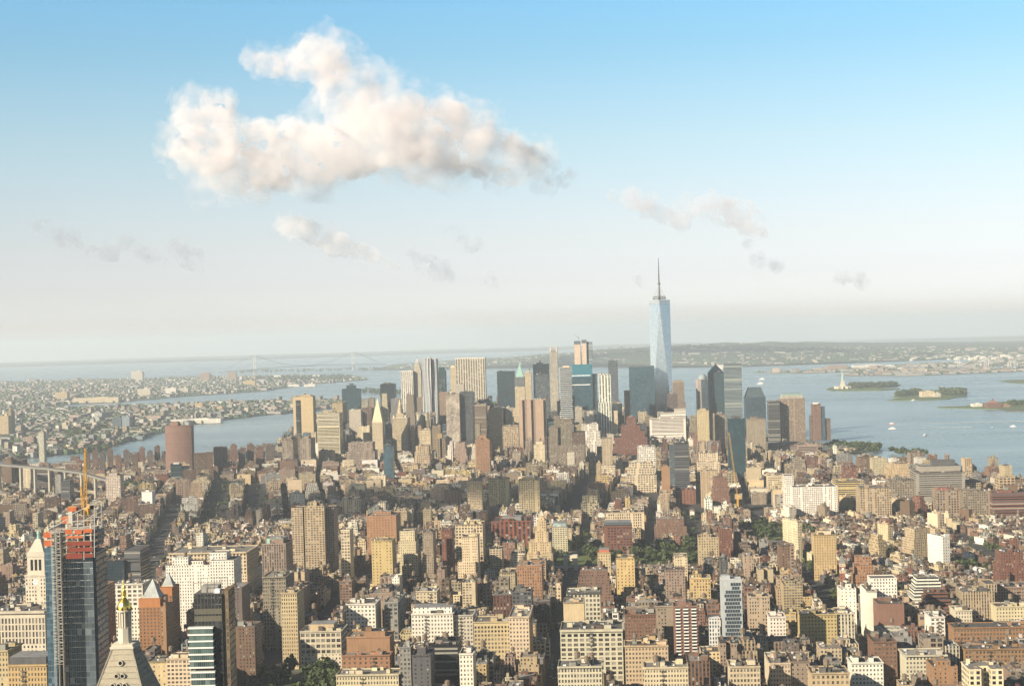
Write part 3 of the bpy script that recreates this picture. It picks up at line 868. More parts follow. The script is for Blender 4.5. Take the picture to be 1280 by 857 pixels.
# ------------------------------------------------------------------ buildings one can single out
WINGLASS, _nt, _b, _o = new_mat("window_glass")
_T = NT(_nt); _oi = _nt.nodes.new('ShaderNodeObjectInfo')
_b.inputs['Roughness'].default_value = 0.12; _b.inputs['Specular IOR Level'].default_value = 0.8
_T.l(_T.mix(_T.m('POWER', _oi.outputs['Random'], 2.6), (0.012, 0.015, 0.02), (0.26, 0.24, 0.20)), _b.inputs['Base Color'])
WINFRAME = simple("window_frame", (0.22, 0.2, 0.17), 0.6)
_winmesh = {}
def window_mesh(w, h):
    k = (round(w, 1), round(h, 1))
    if k not in _winmesh:
        b = MB(); w, h = k[0] / 2, k[1] / 2
        b.face([(-w, 0.02, -h), (w, 0.02, -h), (w, 0.02, h), (-w, 0.02, h)], WINGLASS)
        for z in ((-h, -h + 0.12), (-0.05, 0.05), (h - 0.12, h)): b.face([(-w, 0, z[0]), (w, 0, z[0]), (w, 0, z[1]), (-w, 0, z[1])], WINFRAME)
        b.face([(-0.05, -0.004, -h), (0.05, -0.004, -h), (0.05, -0.004, h), (-0.05, -0.004, h)], WINFRAME)
        _winmesh[k] = b.mesh('window')
    return _winmesh[k]

def wall3d(W, wins, p0, p1, z0, z1, nb, ns, fw, fh, col, rec=0.4, arch_top=False):
    "a wall from p0 to p1 with real openings; the panes are returned in wins as (x, y, z, w, h, angle)"
    dx, dy = p1[0] - p0[0], p1[1] - p0[1]; L = math.hypot(dx, dy); ux, uy = dx / L, dy / L
    nx, ny = -uy, ux                     # inward
    cw, ch = L / nb, (z1 - z0) / ns
    def pt(u, z, i=0.0): return (p0[0] + ux * u + nx * i, p0[1] + uy * u + ny * i, z)
    for r in range(ns):
        for c in range(nb):
            a0, a1, b0, b1 = c * cw, (c + 1) * cw, z0 + r * ch, z0 + (r + 1) * ch
            w0, w1 = a0 + cw * (1 - fw) / 2, a1 - cw * (1 - fw) / 2
            v0, v1 = b0 + ch * (1 - fh) / 2, b1 - ch * (1 - fh) / 2
            q = lambda *c4: W.face([pt(*t) for t in c4], FACADE, col)
            q((a0, b0), (a1, b0), (a1, v0), (a0, v0)); q((a0, v1), (a1, v1), (a1, b1), (a0, b1))
            q((a0, v0), (w0, v0), (w0, v1), (a0, v1)); q((w1, v0), (a1, v0), (a1, v1), (w1, v1))
            q((w0, v0), (w1, v0), (w1, v0, rec), (w0, v0, rec)); q((w0, v1, rec), (w1, v1, rec), (w1, v1), (w0, v1))
            q((w0, v0), (w0, v0, rec), (w0, v1, rec), (w0, v1)); q((w1, v0, rec), (w1, v0), (w1, v1), (w1, v1, rec))
            x, y, z = pt((w0 + w1) / 2, (v0 + v1) / 2, rec - 0.05)
            wins.append((x, y, z, w1 - w0, v1 - v0, math.atan2(dy, dx)))

def place_windows(root, wins, limit=100):
    for i, (x, y, z, w, h, a) in enumerate(wins[:limit]):
        o = bpy.data.objects.new('window', window_mesh(w, h)); o.location = (x, y, z); o.rotation_euler = (0, 0, a)
        link(o, root)
    if len(wins) > limit:
        b = MB()
        for (x, y, z, w, h, a) in wins[limit:]:
            ca, sa = math.cos(a) * w / 2, math.sin(a) * w / 2
            b.face([(x - ca, y - sa, z - h / 2), (x + ca, y + sa, z - h / 2), (x + ca, y + sa, z + h / 2), (x - ca, y - sa, z + h / 2)], WINGLASS)
        b.build('window', root, kind='stuff')

HEROES = []
def spot(x0, x1, ytop, Y=None, h=None, a=AVE):
    xm = (x0 + x1) / 2
    if Y is None: Y = at_ground(xm, ytop, h)[1]
    X, _, zt = at_depth(xm, ytop, Y)
    w = (x1 - x0) / F_PX * Y / (math.cos(a) + math.sin(a) * X / Y)
    g = elev(X, Y)
    hp = (zt - g) / Y * F_PX
    PROT.append((Y, x0, x1, ytop, min(46.0, 0.6 * hp)))
    return X, Y, w, zt - g, g

def H(name, cat, label, x0, x1, ytop, Y=None, h=None, d=30.0, col='tan', sty='punch', a=AVE, w3=None, shape='box', crown=(), wings=(), root=None, side=None, reserve=3.0, seed=None, mat=None, vis=None, **s):
    """a building whose front runs from x0 to x1 in the photograph with its roof line at ytop,
    at forward distance Y (or h metres tall)."""
    rng = random.Random(seed if seed is not None else hash((x0, ytop)) % 99991)
    rng = random.Random(int(x0 * 37 + ytop * 101))
    X, Yf, w, hh, g = spot(x0, x1, ytop, Y, h, a)
    if vis: PROT[-1] = PROT[-1][:4] + (vis,)
    cx, cy = X + math.sin(a) * d / 2, Yf + math.cos(a) * d / 2
    r = empty(name, (cx, cy, g), -a, label=label, cat=cat)
    P = Parts()
    c = PAL[col] if isinstance(col, str) else col
    c = vary(c, rng, 0.05)
    if w3:
        nb, ns, fw, fh = w3[:4]
        W = P.get('wall'); wins = []
        z0 = hh - ns * w3[4] if len(w3) > 4 else 0.0
        ring = [(-w / 2, -d / 2), (w / 2, -d / 2), (w / 2, d / 2), (-w / 2, d / 2)]
        topz = hh - (1.4 if not s.get('attic') else s['attic'])
        if z0 > 0: W.prism(ring, -1.0, z0, c, FACADE, wp=(3.2, 3.8, 0.45), wq=(0.5, 0, 0.3), top=False)
        wall3d(W, wins, ring[0], ring[1], max(z0, 0), topz, nb, ns, fw, fh, c)
        vis = 1 if cx < math.tan(a) * cy else 3
        nbs = max(2, round(d / (w / nb)))
        for e in (1, 2, 3):
            p, q = ring[e], ring[(e + 1) % 4]
            if e == vis and not s.get('blankside'): wall3d(W, wins, p, q, max(z0, 0), topz, nbs, ns, fw, fh, c)
            else:
                L = math.hypot(p[0] - q[0], p[1] - q[1])
                W.face([(*p, max(z0, 0)), (*q, max(z0, 0)), (*q, topz), (*p, topz)], FACADE, c, [(0, 0), (L, 0), (L, topz), (0, topz)], (4, 4, 0.3) if not s.get('blankside') else (0, 1, 0), (0.4, 0, 0.2))
        zr = parapet_tier(P, w, d, topz, hh, c, s.get('roof') or rng.choices(ROOFS, ROOFW)[0], (0, 1, 0), (0, 0, 0))
        if s.get('corn', True): cornice(P, w, d, hh, s.get('ccol') or tuple(x * 0.85 for x in c), sides=(0, vis), out=s.get('cout', 1.0), hh=s.get('chh', 1.1))
        fh_ = (topz - max(z0, 0)) / ns
        for kf in range(2, ns, 3):
            SC = P.get('string_course', True); SC.box(0, -d / 2 - 0.12, w + 0.5, 0.24, max(z0, 0) + kf * fh_ - 0.2, max(z0, 0) + kf * fh_ + 0.2, tuple(x * 1.1 for x in c), bottom=True)
        if s.get('escape', rng.random() < 0.25): fire_escape(P, w, d, hh, rng)
        clutter(P, w, d, zr, rng, c, 0, 0, 1.7, 0.0, s.get('tanks', 1))
        P.emit(r)
        place_windows(r, wins, s.get('limit', 90))
    else:
        building(P, dict(w=w, d=d, h=hh, col=c, sty=sty, shape=shape, side=side, **s), rng)
    zr = hh
    PC = P if not w3 else Parts()
    for (wf, df, ch, ccol, csty) in crown:
        cc = PAL[ccol] if isinstance(ccol, str) else ccol
        st, k = style(csty)
        PC.get('crown', True).box(0, 0, w * wf, d * df, zr - 0.9, zr + ch, cc, FACADE, wp=(st[0], st[1], st[2]), wq=(st[3], k, 0.3), topmat=ROOF, topcol=(0.2, 0.2, 0.2))
        zr += ch
    for wg in wings:
        wx0, wx1, wyt, wf, wd = wg[:5]
        a0 = spot(wx0, wx1, wyt, Yf + wf, None, a)
        lx, ly = a0[0] - cx, a0[1] - cy
        # into the building's own axes
        ux = lx * math.cos(a) - ly * math.sin(a); uy = lx * math.sin(a) + ly * math.cos(a)
        st, k = style(wg[5] if len(wg) > 5 else sty)
        cc = PAL[wg[6]] if len(wg) > 6 else c
        PW = Parts(); PW.bulk = None
        zz = parapet_tier(PC, a0[2], wd, -1.0, a0[3] + a0[4] - g, cc, rng.choices(ROOFS, ROOFW)[0], (st[0], st[1], st[2]), (st[3], k, 0.7), cx=ux, cy=uy + wd / 2, wallname='lower_wing' if not s.get('x') else '')
        occupy(a0[0] + math.sin(a) * wd / 2, a0[1] + math.cos(a) * wd / 2, a0[2], wd, a, 3.0)
    PC.emit(r)
    occupy(cx, cy, w, d, a, reserve)
    HEROES.append((label, cx, cy, g + hh, name))
    return dict(o=r, w=w, d=d, h=hh, x=cx, y=cy, g=g, a=a, rng=rng)
# ---- downtown skyline (forward distance Y known from the street map)
OT, AT, AB, LB = 'office_tower', 'apartment_tower', 'apartment_building', 'loft_building'
D = R(2.0)
H(OT, 'tower', 'tan tower of two slabs flanking a dark window strip, beside the East River', 366, 391, 495, Y=4300, d=36, col='buff', sty='blank', a=AVE, wings=[(369.5, 374.5, 500, -1.5, 3, 'ribbon', 'gdark')])
H(OT, 'tower', 'broad pale slab with many thin window bands, right of the two-slab tan tower', 396, 424, 516, Y=4120, d=50, col='cream', sty='ribbon', wings=[(398, 418, 566, -28, 25)], crown=[(0.3, 0.4, 6, 'tan', 'blank')])
H(OT, 'tower', 'dark grey-green tower with a stepped crown rising behind the tan slabs', 427, 449, 486, Y=5050, d=40, col='gteal', sty='glass', crown=[(0.5, 0.5, 12, 'gteal', 'glass'), (0.2, 0.3, 6, 'dgrey', 'blank')])
H(OT, 'tower', 'beige slab tower with a dark shaded side under the stepped dark tower', 415, 428, 503, Y=4650, d=75, col='tan', sty='punch')
H(OT, 'tower', 'grey tower with a bright narrow edge, left of the gold pyramid courthouse', 436, 451, 512, Y=4600, d=30, col='lime', sty='fine')
H(OT, 'tower', 'brown tower with one pale window strip behind the pyramid courthouse', 451, 465, 510, Y=4700, d=34, col='brown', sty='pier')
H(OT, 'tower', 'low stepped cream block before the foot of the pyramid courthouse', 445, 464, 533, Y=4250, d=40, col='cream', sty='punch', shape='setback')
H(OT, 'tower', 'round-cornered dark glass tower behind a cream setback tower', 475, 493, 480, Y=5150, d=40, col='gdark', sty='glass')
H(OT, 'tower', 'slim cream setback tower standing before the dark round-cornered tower', 475, 485, 492, Y=4950, d=26, col='cream', sty='fine', shape='setback', tiers=4)
H(OT, 'tower', 'grey stepped tower between the pyramid courthouse and the wedding-cake civic tower', 487, 500, 498, Y=4850, d=26, col='grey', sty='fine', shape='setback')
H(OT, 'tower', 'white vertical-striped office tower left of the needle-topped limestone tower', 501, 516, 464, Y=4950, d=40, col='white', sty='ribs', crown=[(1.0, 1.0, 2, 'white', 'blank')])
H(OT, 'tower', 'black tower half hidden behind the white striped office tower', 512, 524, 470, Y=5050, d=30, col='black', sty='pier')
H(OT, 'tower', 'brown masonry tower below the white striped office tower', 506, 518, 493, Y=4700, d=30, col='taupe', sty='fine', shape='setback')
H(OT, 'tower', 'dark green glass tower with a slanted crown behind the rippled steel tower', 546, 556, 463, Y=4850, d=40, col='gteal', sty='pier', crown=[(0.6, 0.6, 10, 'gteal', 'blank')])
H(OT, 'tower', 'pinkish brown office tower between the rippled steel tower and the orange-lit office slab', 549, 560, 490, Y=4700, d=34, col='pink', sty='fine')
H(OT, 'tower', 'huge white ribbed slab tower, widest of the far downtown towers', 569, 606, 448, Y=4760, d=34, col='lime', sty='ribs', crown=[(1.0, 1.0, 2.5, 'white', 'blank')])
H(OT, 'tower', 'rounded beige tower touching the left edge of the white ribbed slab', 562.5, 569.5, 459, Y=4850, d=22, col='cream', sty='fine', crown=[(0.7, 0.7, 6, 'cream', 'blank')])
H(OT, 'tower', 'grey setback tower below the white ribbed slab', 566, 582, 480, Y=4500, d=30, col='lime', sty='fine', shape='setback')
H(OT, 'tower', 'federal office slab with a glass front catching orange light', 557, 574, 492, Y=4030, d=30, col=(0.42, 0.36, 0.30), sty='glass')  # orange glint put into the glass colour
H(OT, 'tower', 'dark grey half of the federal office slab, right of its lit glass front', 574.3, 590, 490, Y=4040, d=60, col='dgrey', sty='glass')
H(OT, 'tower', 'grey banded tower with a corner in shade, right of the federal slab', 593, 608, 505, Y=4150, d=34, col='taupe', sty='ribbon')
H(OT, 'tower', 'tan corner tower with twin shaded shafts, left of the black office tower foot', 610, 628, 512, Y=4100, d=36, col='tan', sty='fine', crown=[(0.5, 0.5, 5, 'tan', 'blank')])
H(OT, 'tower', 'square black steel tower left of the green-roofed gothic tower', 621, 643, 464, Y=4780, d=44, col=(0.03, 0.055, 0.065), sty='glass')
H(OT, 'tower', 'slender beige tower just right of the green-roofed gothic tower', 655.5, 664, 466, Y=4600, d=22, col='cream', sty='fine', crown=[(0.6, 0.6, 5, 'cream', 'blank')])
H(OT, 'tower', 'dark blue glass tower behind the slender stone tower', 666, 686, 455, Y=4800, d=36, col='gdark', sty='glass')
H(OT, 'tower', 'slate blue setback tower in front of the dark blue glass tower', 669, 686, 468, Y=4350, d=34, col='ggrey', sty='pier')
H(AT, 'tower', 'white condominium tower with dark recessed corners and a pale base, right of the blue-netted tower', 748, 763, 468, Y=4330, d=24, col='white', sty='ribs', wings=[(748, 764, 503, -8, 40), (763, 772, 513, -4, 30, 'punch', 'cream')])
H(AT, 'tower', 'tall grey glass apartment tower standing alone behind the white condominium tower', 760, 772, 451, Y=5200, d=28, col='ggrey', sty='pier', crown=[(1.0, 1.0, 1.5, 'ggrey', 'blank')])
H(OT, 'tower', 'slim beige slab left of the broad blue glass office tower', 780, 787, 488, Y=4400, d=30, col='pink', sty='fine')
H(OT, 'tower', 'broad blue glass office tower immediately left of the spired tower', 786, 818, 458.5, Y=4490, d=44, col=(0.045, 0.095, 0.12), sty='glass', crown=[(0.96, 0.9, 3, 'ggrey', 'blank')])
H(OT, 'tower', 'beige stepped tower with a flat crown right of the spired tower', 841, 855, 478, Y=4780, d=40, col='taupe', sty='fine', crown=[(0.8, 0.8, 7, 'taupe', 'blank')], wings=[(841, 857, 503, -4, 40)])
H(OT, 'tower', 'grey art deco telephone building with a notched crown at the foot of the spired tower', 833, 848, 492, Y=4480, d=50, col='purple', sty='pier', shape='setback', tiers=3, shrink=0.1)
H(OT, 'tower', 'tall grey finance headquarters slab right of the pyramid-topped glass tower', 905, 927, 455, Y=4620, d=40, col=(0.20, 0.25, 0.27), sty='ribbon', crown=[(1.0, 1.0, 2, 'ggrey', 'blank')])
H(OT, 'tower', 'darker narrow wing joined to the left of the grey finance headquarters', 893, 905.5, 466, Y=4640, d=40, col='gteal', sty='glass')
H(OT, 'tower', 'white ziggurat of glass bands stepping up to the right beneath the spired tower', 812, 857, 523, Y=4180, d=50, col='white', sty='ribbon', wings=[(826, 857, 516, 8, 40), (843, 857, 511, 14, 30)], seed=5)
H(OT, 'tower', 'pinkish office tower with a green attic, widest tower at the right of downtown', 975, 1006, 498, Y=4150, d=45, col='pink', sty='grid', crown=[(0.84, 0.86, 9, (0.50, 0.46, 0.38), 'pier'), (0.8, 0.8, 4, (0.20, 0.30, 0.27), 'blank')])
H(OT, 'tower', 'dark banded lower tower joined to the left of the pinkish green-attic tower', 960.5, 974.5, 501, Y=4130, d=45, col='dgrey', sty='ribbon')
H(AT, 'tower', 'red brick riverside tower with a curved glass corner', 1015, 1026, 505, Y=4500, d=30, col='brick', sty='punch', crown=[(0.6, 0.6, 5, 'white', 'blank')], wings=[(1026.3, 1031, 508, 1, 20, 'glass', 'gblue'), (1031, 1038, 523, 4, 22, 'punch', 'brown'), (1012, 1015, 519, 4, 20, 'punch', 'purple')])
H(OT, 'office building', 'long low pinkish block with wide window bands below the green-attic tower', 972, 1022, 556, Y=3950, d=40, col='pink', sty='ribbon', wings=[(960, 1000, 553, 20, 40, 'ribbon', 'grey')])
H(AT, 'tower', 'left one of three tan slab towers with a bright edge and shaded notch', 872, 886, 513, Y=3900, d=34, col='buff', sty='small', crown=[(0.5, 0.4, 5, 'tan', 'blank')], wings=[(880, 893, 516, 8, 25, 'punch', 'taupe')])
H(AT, 'tower', 'middle one of three tan slab towers, partly behind the other two', 893, 907, 518, Y=3930, d=34, col='taupe', sty='small', crown=[(0.4, 0.4, 5, 'tan', 'blank')])
H(AT, 'tower', 'right one of three tan slab towers, beyond the dark faceted hotel', 934, 957, 524, Y=3900, d=34, col='taupe', sty='small', crown=[(0.3, 0.4, 6, 'brown', 'blank')])
H('hotel_tower', 'tower', 'dark glass hotel tower with a lighter middle strip behind the yellow boom crane', 909, 931, 523, Y=3280, d=22, col='gteal', sty='glass', crown=[(0.5, 0.6, 5, 'dgrey', 'blank')])
H(OT, 'tower', 'dark concrete tower still open at its floors, right of the pale grid block', 842, 861, 553, Y=3050, d=26, col='dgrey', sty='ribbon', wings=[(836.5, 842, 556, 4, 18, 'glass', 'ggrey')])
H(AB, 'apartment building', 'narrow orange party wall building right of the pale grid block', 827, 837, 583, Y=2900, d=24, col='orange', sty='blank')
H(LB, 'loft building', 'pale grid block of tall window bays in front of the stepped red tower', 783, 820, 578, Y=3150, d=50, col='cream', sty='big', shape='setback', tiers=3, shrink=0.08, roof=(0.4, 0.38, 0.34))
H(LB, 'loft building', 'white block with square windows above the pale grid block', 797, 819, 558, Y=3400, d=40, col='white', sty='loft')
H(AT, 'tower', 'stepped reddish apartment tower under the yellow boom crane', 889, 912, 596, Y=2750, d=30, col='brick', sty='punch', shape='setback', tiers=4, shrink=0.12, tanks=1)
H(AT, 'tower', 'tan and grey tower stepping down beside the reddish apartment tower', 876, 888, 588, Y=2850, d=26, col='tan', sty='punch')
H(LB, 'loft building', 'cream stepped loft block left of the yellow boom crane', 872, 900, 566, Y=3350, d=50, col='cream', sty='loft', shape='setback', tiers=2)
H(OT, 'tower', 'pink brick stepped tower in the civic quarter below the federal slab', 566, 584, 553, Y=3700, d=40, col='pink', sty='punch', shape='setback', tiers=3)
H(AT, 'tower', 'slim orange-tan tower with a taller centre shaft, below the grey banded tower', 594, 612, 549, Y=3500, d=34, col='orange', sty='punch', crown=[(0.5, 0.5, 9, 'orange', 'blank')])
H(OT, 'tower', 'broad tan office tower below the rippled steel tower', 518, 537, 557, Y=3650, d=40, col='tan', sty='loft', shape='setback', tiers=2)
H(OT, 'tower', 'blue glass sliver tower standing apart below the civic tower', 479, 491, 557, Y=3380, d=20, col='gblue', sty='glass')
H(OT, 'tower', 'cream block with a colonnaded corner below the rippled steel tower', 524, 538, 537, Y=4050, d=34, col='cream', sty='loft')
H(AT, 'tower', 'left one of a pair of towers with saw-edged balconies, below the tan two-slab tower', 353, 366, 549, Y=3900, d=60, col='taupe', sty='balcony', crown=[(0.4, 0.4, 5, 'taupe', 'blank')])
H(AT, 'tower', 'right one of a pair of towers with saw-edged balconies, below the tan two-slab tower', 375, 388, 548, Y=3880, d=60, col='taupe', sty='balcony', crown=[(0.4, 0.4, 5, 'taupe', 'blank')])
H(OT, 'office building', 'light stone court block with a domed roof below the pale banded slab', 398, 415, 564, Y=3950, d=40, col='cream', sty='pier')
H(OT, 'office building', 'wide cream civic block with stepped wings behind the blue sliver tower', 432, 468, 553, Y=3850, d=45, col='taupe', sty='loft', shape='setback', tiers=2)
H(OT, 'office building', 'tan classical block left of the telephone switching tower', 628, 648, 532, Y=4000, d=40, col='tan', sty='loft')
H(LB, 'loft building', 'pale block in front of the telephone switching tower at its right foot', 667, 681, 555, Y=3600, d=36, col='cream', sty='punch', crown=[(0.6, 0.6, 6, 'cream', 'blank')])
H(OT, 'office building', 'white and grey stepped blocks right of the brown art deco tower', 722, 752, 530, Y=3950, d=50, col='white', sty='loft', shape='setback', tiers=3)
H(OT, 'office building', 'tan block behind the broad black office tower foot', 580, 600, 530, Y=4150, d=40, col='taupe', sty='punch')
H(AT, 'tower', 'tan tower next to the white block above the pale grid block', 752, 765, 547, Y=3500, d=24, col='tan', sty='punch')
# Pei's three concrete towers
H(AT, 'tower', 'leftmost of three matching tan concrete grid towers near the red library', 584, 602, 601, Y=2720, d=26, col='buff', sty='grid', crown=[(0.3, 0.3, 4, 'tan', 'blank')])
H(AT, 'tower', 'middle one of three matching tan concrete grid towers near the red library', 610, 636, 598, Y=2800, d=20, col='buff', sty='grid', crown=[(0.4, 0.4, 4, 'tan', 'blank')])
H(AT, 'tower', 'rightmost of three matching tan concrete grid towers near the red library', 648, 674, 599, Y=2700, d=20, col='buff', sty='grid', crown=[(0.4, 0.4, 4, 'tan', 'blank')])
# ---- east side
H(AT, 'tower', 'small teal glass block in front of the curved brown tower', 213, 227, 580, vis=18, Y=3600, d=24, col='gteal', sty='ribbon', crown=[(0.5, 0.6, 4, 'white', 'blank')], a=R(-9))
H(AT, 'tower', 'dark brown housing slab right of the curved brown tower', 242, 266, 566, Y=3700, d=18, col='brown', sty='punch', a=R(-12))
H(AT, 'tower', 'grey and brown housing slab with a dark side, second right of the curved brown tower', 267, 284, 559, Y=3850, d=40, col='purple', sty='punch', a=R(-12))
H(AT, 'tower', 'pale apartment block with a dark window grid, left of the curved brown tower', 132, 150, 594, vis=28, Y=3150, d=24, col='lime', sty='grid', wings=[(137, 146, 591, 4, 16)])
H(LB, 'loft building', 'bright white windowless box left of the long dark avenue', 177, 190, 614, vis=16, Y=3080, d=20, col='white', sty='blank')
H(AT, 'tower', 'dark striped apartment tower behind the yellow crane mast', 76, 87, 600, vis=26, Y=3180, d=24, col='dgrey', sty='ribbon')
H(AT, 'tower', 'light grey apartment tower left of the dark striped apartment tower', 67, 76, 592, vis=24, Y=3300, d=26, col='grey', sty='punch')
H(AT, 'tower', 'brown slab tower nearest the suspension bridge approach', 3, 14, 573, vis=24, Y=3580, d=40, col='brown', sty='punch')
H(AT, 'tower', 'second brown slab tower below the suspension bridge cables', 15, 26, 575, vis=22, Y=3600, d=40, col='brick', sty='punch')
H(AT, 'tower', 'dark grey flat-topped block between the bridge and the crane mast', 46, 61, 583, vis=26, Y=3420, d=26, col='purple', sty='ribbon')
H(AT, 'tower', 'pale pink housing tower below the bridge ramp', 28, 38, 583, vis=16, Y=3500, d=26, col='cream', sty='punch')
for i, (x0, x1, y, Y) in enumerate([(105, 112, 566, 3900), (115, 122, 564, 3950), (124, 131, 568, 3850), (134, 141, 562, 4000), (144, 151, 569, 3820), (154, 161, 563, 3980), (165, 172, 567, 3870), (174, 181, 560, 4050), (184, 191, 564, 3930), (193, 200, 558, 4080), (288, 296, 556, 4000), (298, 306, 561, 3900), (309, 317, 555, 4030), (320, 329, 560, 3920), (332, 342, 556, 4000)]):
    ordn = ['leftmost', 'second', 'third', 'fourth', 'fifth', 'sixth', 'seventh', 'eighth', 'ninth', 'tenth'][i if i < 10 else i - 10]
    H(AT, 'housing tower', (ordn + ' of the brown housing towers by the East River, ' + ('left' if i < 10 else 'right') + ' of the curved tower'), x0, x1, y, Y=Y, d=16, col=('brown', 'brick', 'purple')[i % 3], sty='punch', a=R(-12), crown=[(0.4, 0.4, 4, 'brown', 'blank')])
# ---- right side, towards the Hudson
H(OT, 'office building', 'big striped office block with rounded bands by the river', 1145, 1206, 590, Y=2730, d=62, col=(0.25, 0.215, 0.18), sty='ribbon', wings=[(1150, 1200, 581, 12, 40), (1165, 1194, 575, 22, 20, 'blank', 'dgrey')])
H(LB, 'warehouse', 'white concrete grid warehouse with stair-stepped left end', 991, 1047, 608, Y=2620, d=40, col='white', sty='grid', wings=[(980, 992, 594, 40, 30, 'grid', 'white')])
H(LB, 'warehouse', 'yellow-tan warehouse behind the white concrete grid warehouse', 1045, 1075, 601, Y=2780, d=50, col='yellow', sty='ribbon')
H(LB, 'warehouse', 'tan printing house with regular grid windows left of the striped office block', 1075, 1114, 609, Y=2580, d=50, col='tan', sty='loft')
H(LB, 'warehouse', 'taupe printing house joined behind the tan printing house', 1112, 1143, 600, Y=2760, d=40, col='taupe', sty='loft')
H(LB, 'loft building', 'cream orange stepped block above the taupe printing house', 1107, 1142, 580, Y=3050, d=50, col='buff', sty='punch', shape='setback', tiers=3)
H(LB, 'warehouse', 'pinkish warehouse with a red roof right of the striped office block', 1171, 1202, 612, Y=2570, d=46, col='pink', sty='loft', roof=(0.35, 0.10, 0.07))
H(LB, 'warehouse', 'khaki grid warehouse with a dark side right of the pinkish warehouse', 1204, 1238, 614, Y=2540, d=40, col='taupe', sty='loft')
H(LB, 'warehouse', 'bright red brick warehouse cut by the right edge of the view', 1240, 1290, 615, Y=2520, d=40, col='red', sty='ribbon', wings=[(1258, 1272, 606, 12, 12, 'blank', 'brown')])
H(AB, 'apartment building', 'white framed block by the river park below the red riverside tower', 1047, 1066, 568, Y=3600, d=30, col='grey', sty='loft')
H(LB, 'loft building', 'cream loft left of the white concrete grid warehouse', 960, 982, 594, Y=2950, d=40, col='cream', sty='loft')
# ---- village and east village
H(AB, 'apartment building', 'tan tower slab with a stepped top, taller of the broad pair on the east side', 380, 405, 632, Y=2080, d=26, col='tan', sty='grid', wings=[(364, 378, 634, 3, 22, 'grid', 'tan'), (404, 417, 634, 12, 30, 'punch', 'taupe')], crown=[(0.5, 0.4, 5, 'brown', 'blank')])
H(AB, 'apartment building', 'cream tower with a grid of large windows just right of the broad tan tower', 426, 437, 662, Y=1950, d=26, col='cream', sty='loft', side=(3.5, 3.6, 0.5))
H('department_store', 'store', 'wide cream former department store with arcaded top storey', 211, 308, 690, Y=1910, d=60, col='cream', w3=(22, 6, 0.50, 0.62, 4.6), corn=True, cout=1.8, chh=1.6, tanks=0, limit=100, seed=2)
H(AB, 'apartment building', 'white apartment house with terraced wings before the cream former department store', 207, 262, 706, Y=1700, d=20, col='white', sty='punch', wings=[(215, 235, 696, 4, 14), (262, 292, 700, -10, 34), (262, 283, 690, 4, 18)], tanks=1)
H(OT, 'office building', 'dark glass academic block with a sloping pale side, beyond the gold-topped tower', 127, 155, 700, Y=1900, d=40, col='gdark', sty='glass', wings=[(155, 175, 686, 4, 40, 'ribbon', 'dgrey')])
H(AB, 'apartment building', 'cream building with large square window bays directly behind the gold-topped tower', 139, 178, 729, Y=1600, d=26, col='white', w3=(6, 5, 0.66, 0.6, 4.6), seed=3)
H(LB, 'loft building', 'classical cream building with rows of tall columns at the left edge', -12, 56, 763, Y=1290, d=34, col='lime', w3=(16, 4, 0.52, 0.78, 7.0), cout=2.0, chh=2.0, tanks=0, attic=5.5)
H(AB, 'apartment building', 'yellowish building with a dark mansard roof at the lower left corner', 10, 58, 830, Y=1080, d=24, col='yellow', w3=(12, 4, 0.45, 0.55, 4.0), crown=[(0.96, 0.9, 5, 'dgrey', 'blank')], tanks=0)
H(AB, 'apartment building', 'tan block at the far lower left corner beside the mansard roof', -18, 10, 812, Y=1130, d=26, col='buff', w3=(7, 5, 0.45, 0.5, 4.0))
H(LB, 'loft building', 'cream blank-sided building right of the gold-topped tower', 183, 208, 826, Y=1330, d=30, col='buff', sty='small')
H(LB, 'loft building', 'cream building with paired windows, left of the black glass tower', 208, 238, 822, Y=1310, d=26, col='cream', w3=(6, 8, 0.62, 0.55, 3.6))
H(LB, 'loft building', 'purplish brick tower block right of the black glass tower top', 285, 302, 734, Y=1560, d=34, col='purple', sty='punch')
H(AB, 'apartment building', 'orange brick tower with dark windows between the construction tower and the gold-topped tower', 121, 131, 732, Y=1500, d=30, col='orange', sty='punch')
H(LB, 'loft building', 'dark shadowed block with a low roof right of the black glass tower', 290, 318, 783, Y=1450, d=30, col='brown', sty='punch')
H(LB, 'loft building', 'colonnaded dark stone loft with a green penthouse', 327, 357, 679, Y=1870, d=40, col='taupe', sty='pier', corn=True, crown=[(0.7, 0.6, 5, (0.25, 0.40, 0.33), 'blank')])
H(LB, 'loft building', 'ornate brown loft with a heavy cream cornice behind the slender tan tower', 328, 357, 720, Y=1640, d=40, col='taupe', w3=(10, 8, 0.55, 0.6, 4.2), cout=1.6, limit=80)
H(OT, 'office tower', 'slender tan office tower at the corner of the park, lit on its full front', 351, 371, 740, Y=1540, d=34, col='buff', w3=(7, 19, 0.42, 0.56, 3.9), blankside=False, tanks=0, limit=100, cout=1.0)
H('department_store', 'store', 'low cream store block with wide glass bays beside the park', 375, 426, 788, Y=1490, d=34, col='lime', w3=(8, 4, 0.74, 0.6, 5.6), crown=[(0.6, 0.6, 5, 'buff', 'blank')], tanks=0)
H(LB, 'loft building', 'white cube building with paired square windows above the brown blank wall', 432, 469, 754, Y=1590, d=36, col='white', w3=(8, 9, 0.46, 0.48, 4.1), tanks=2, blankside=True)
H(LB, 'loft building', 'building with a broad blank brown party wall behind the row of brick fronts', 433, 487, 795, Y=1450, d=28, col='orange', sty='blank')
H(AB, 'apartment building', 'row of orange brick house fronts with pediments before the blank brown wall', 427, 487, 818, Y=1400, d=16, col='orange', w3=(9, 3, 0.34, 0.5, 4.4), tanks=0)
H(LB, 'loft building', 'long cream block with small arches along the bottom edge beside the park', 420, 498, 842, Y=1330, d=24, col='cream', w3=(22, 4, 0.45, 0.58, 4.4), cout=1.4, tanks=0)
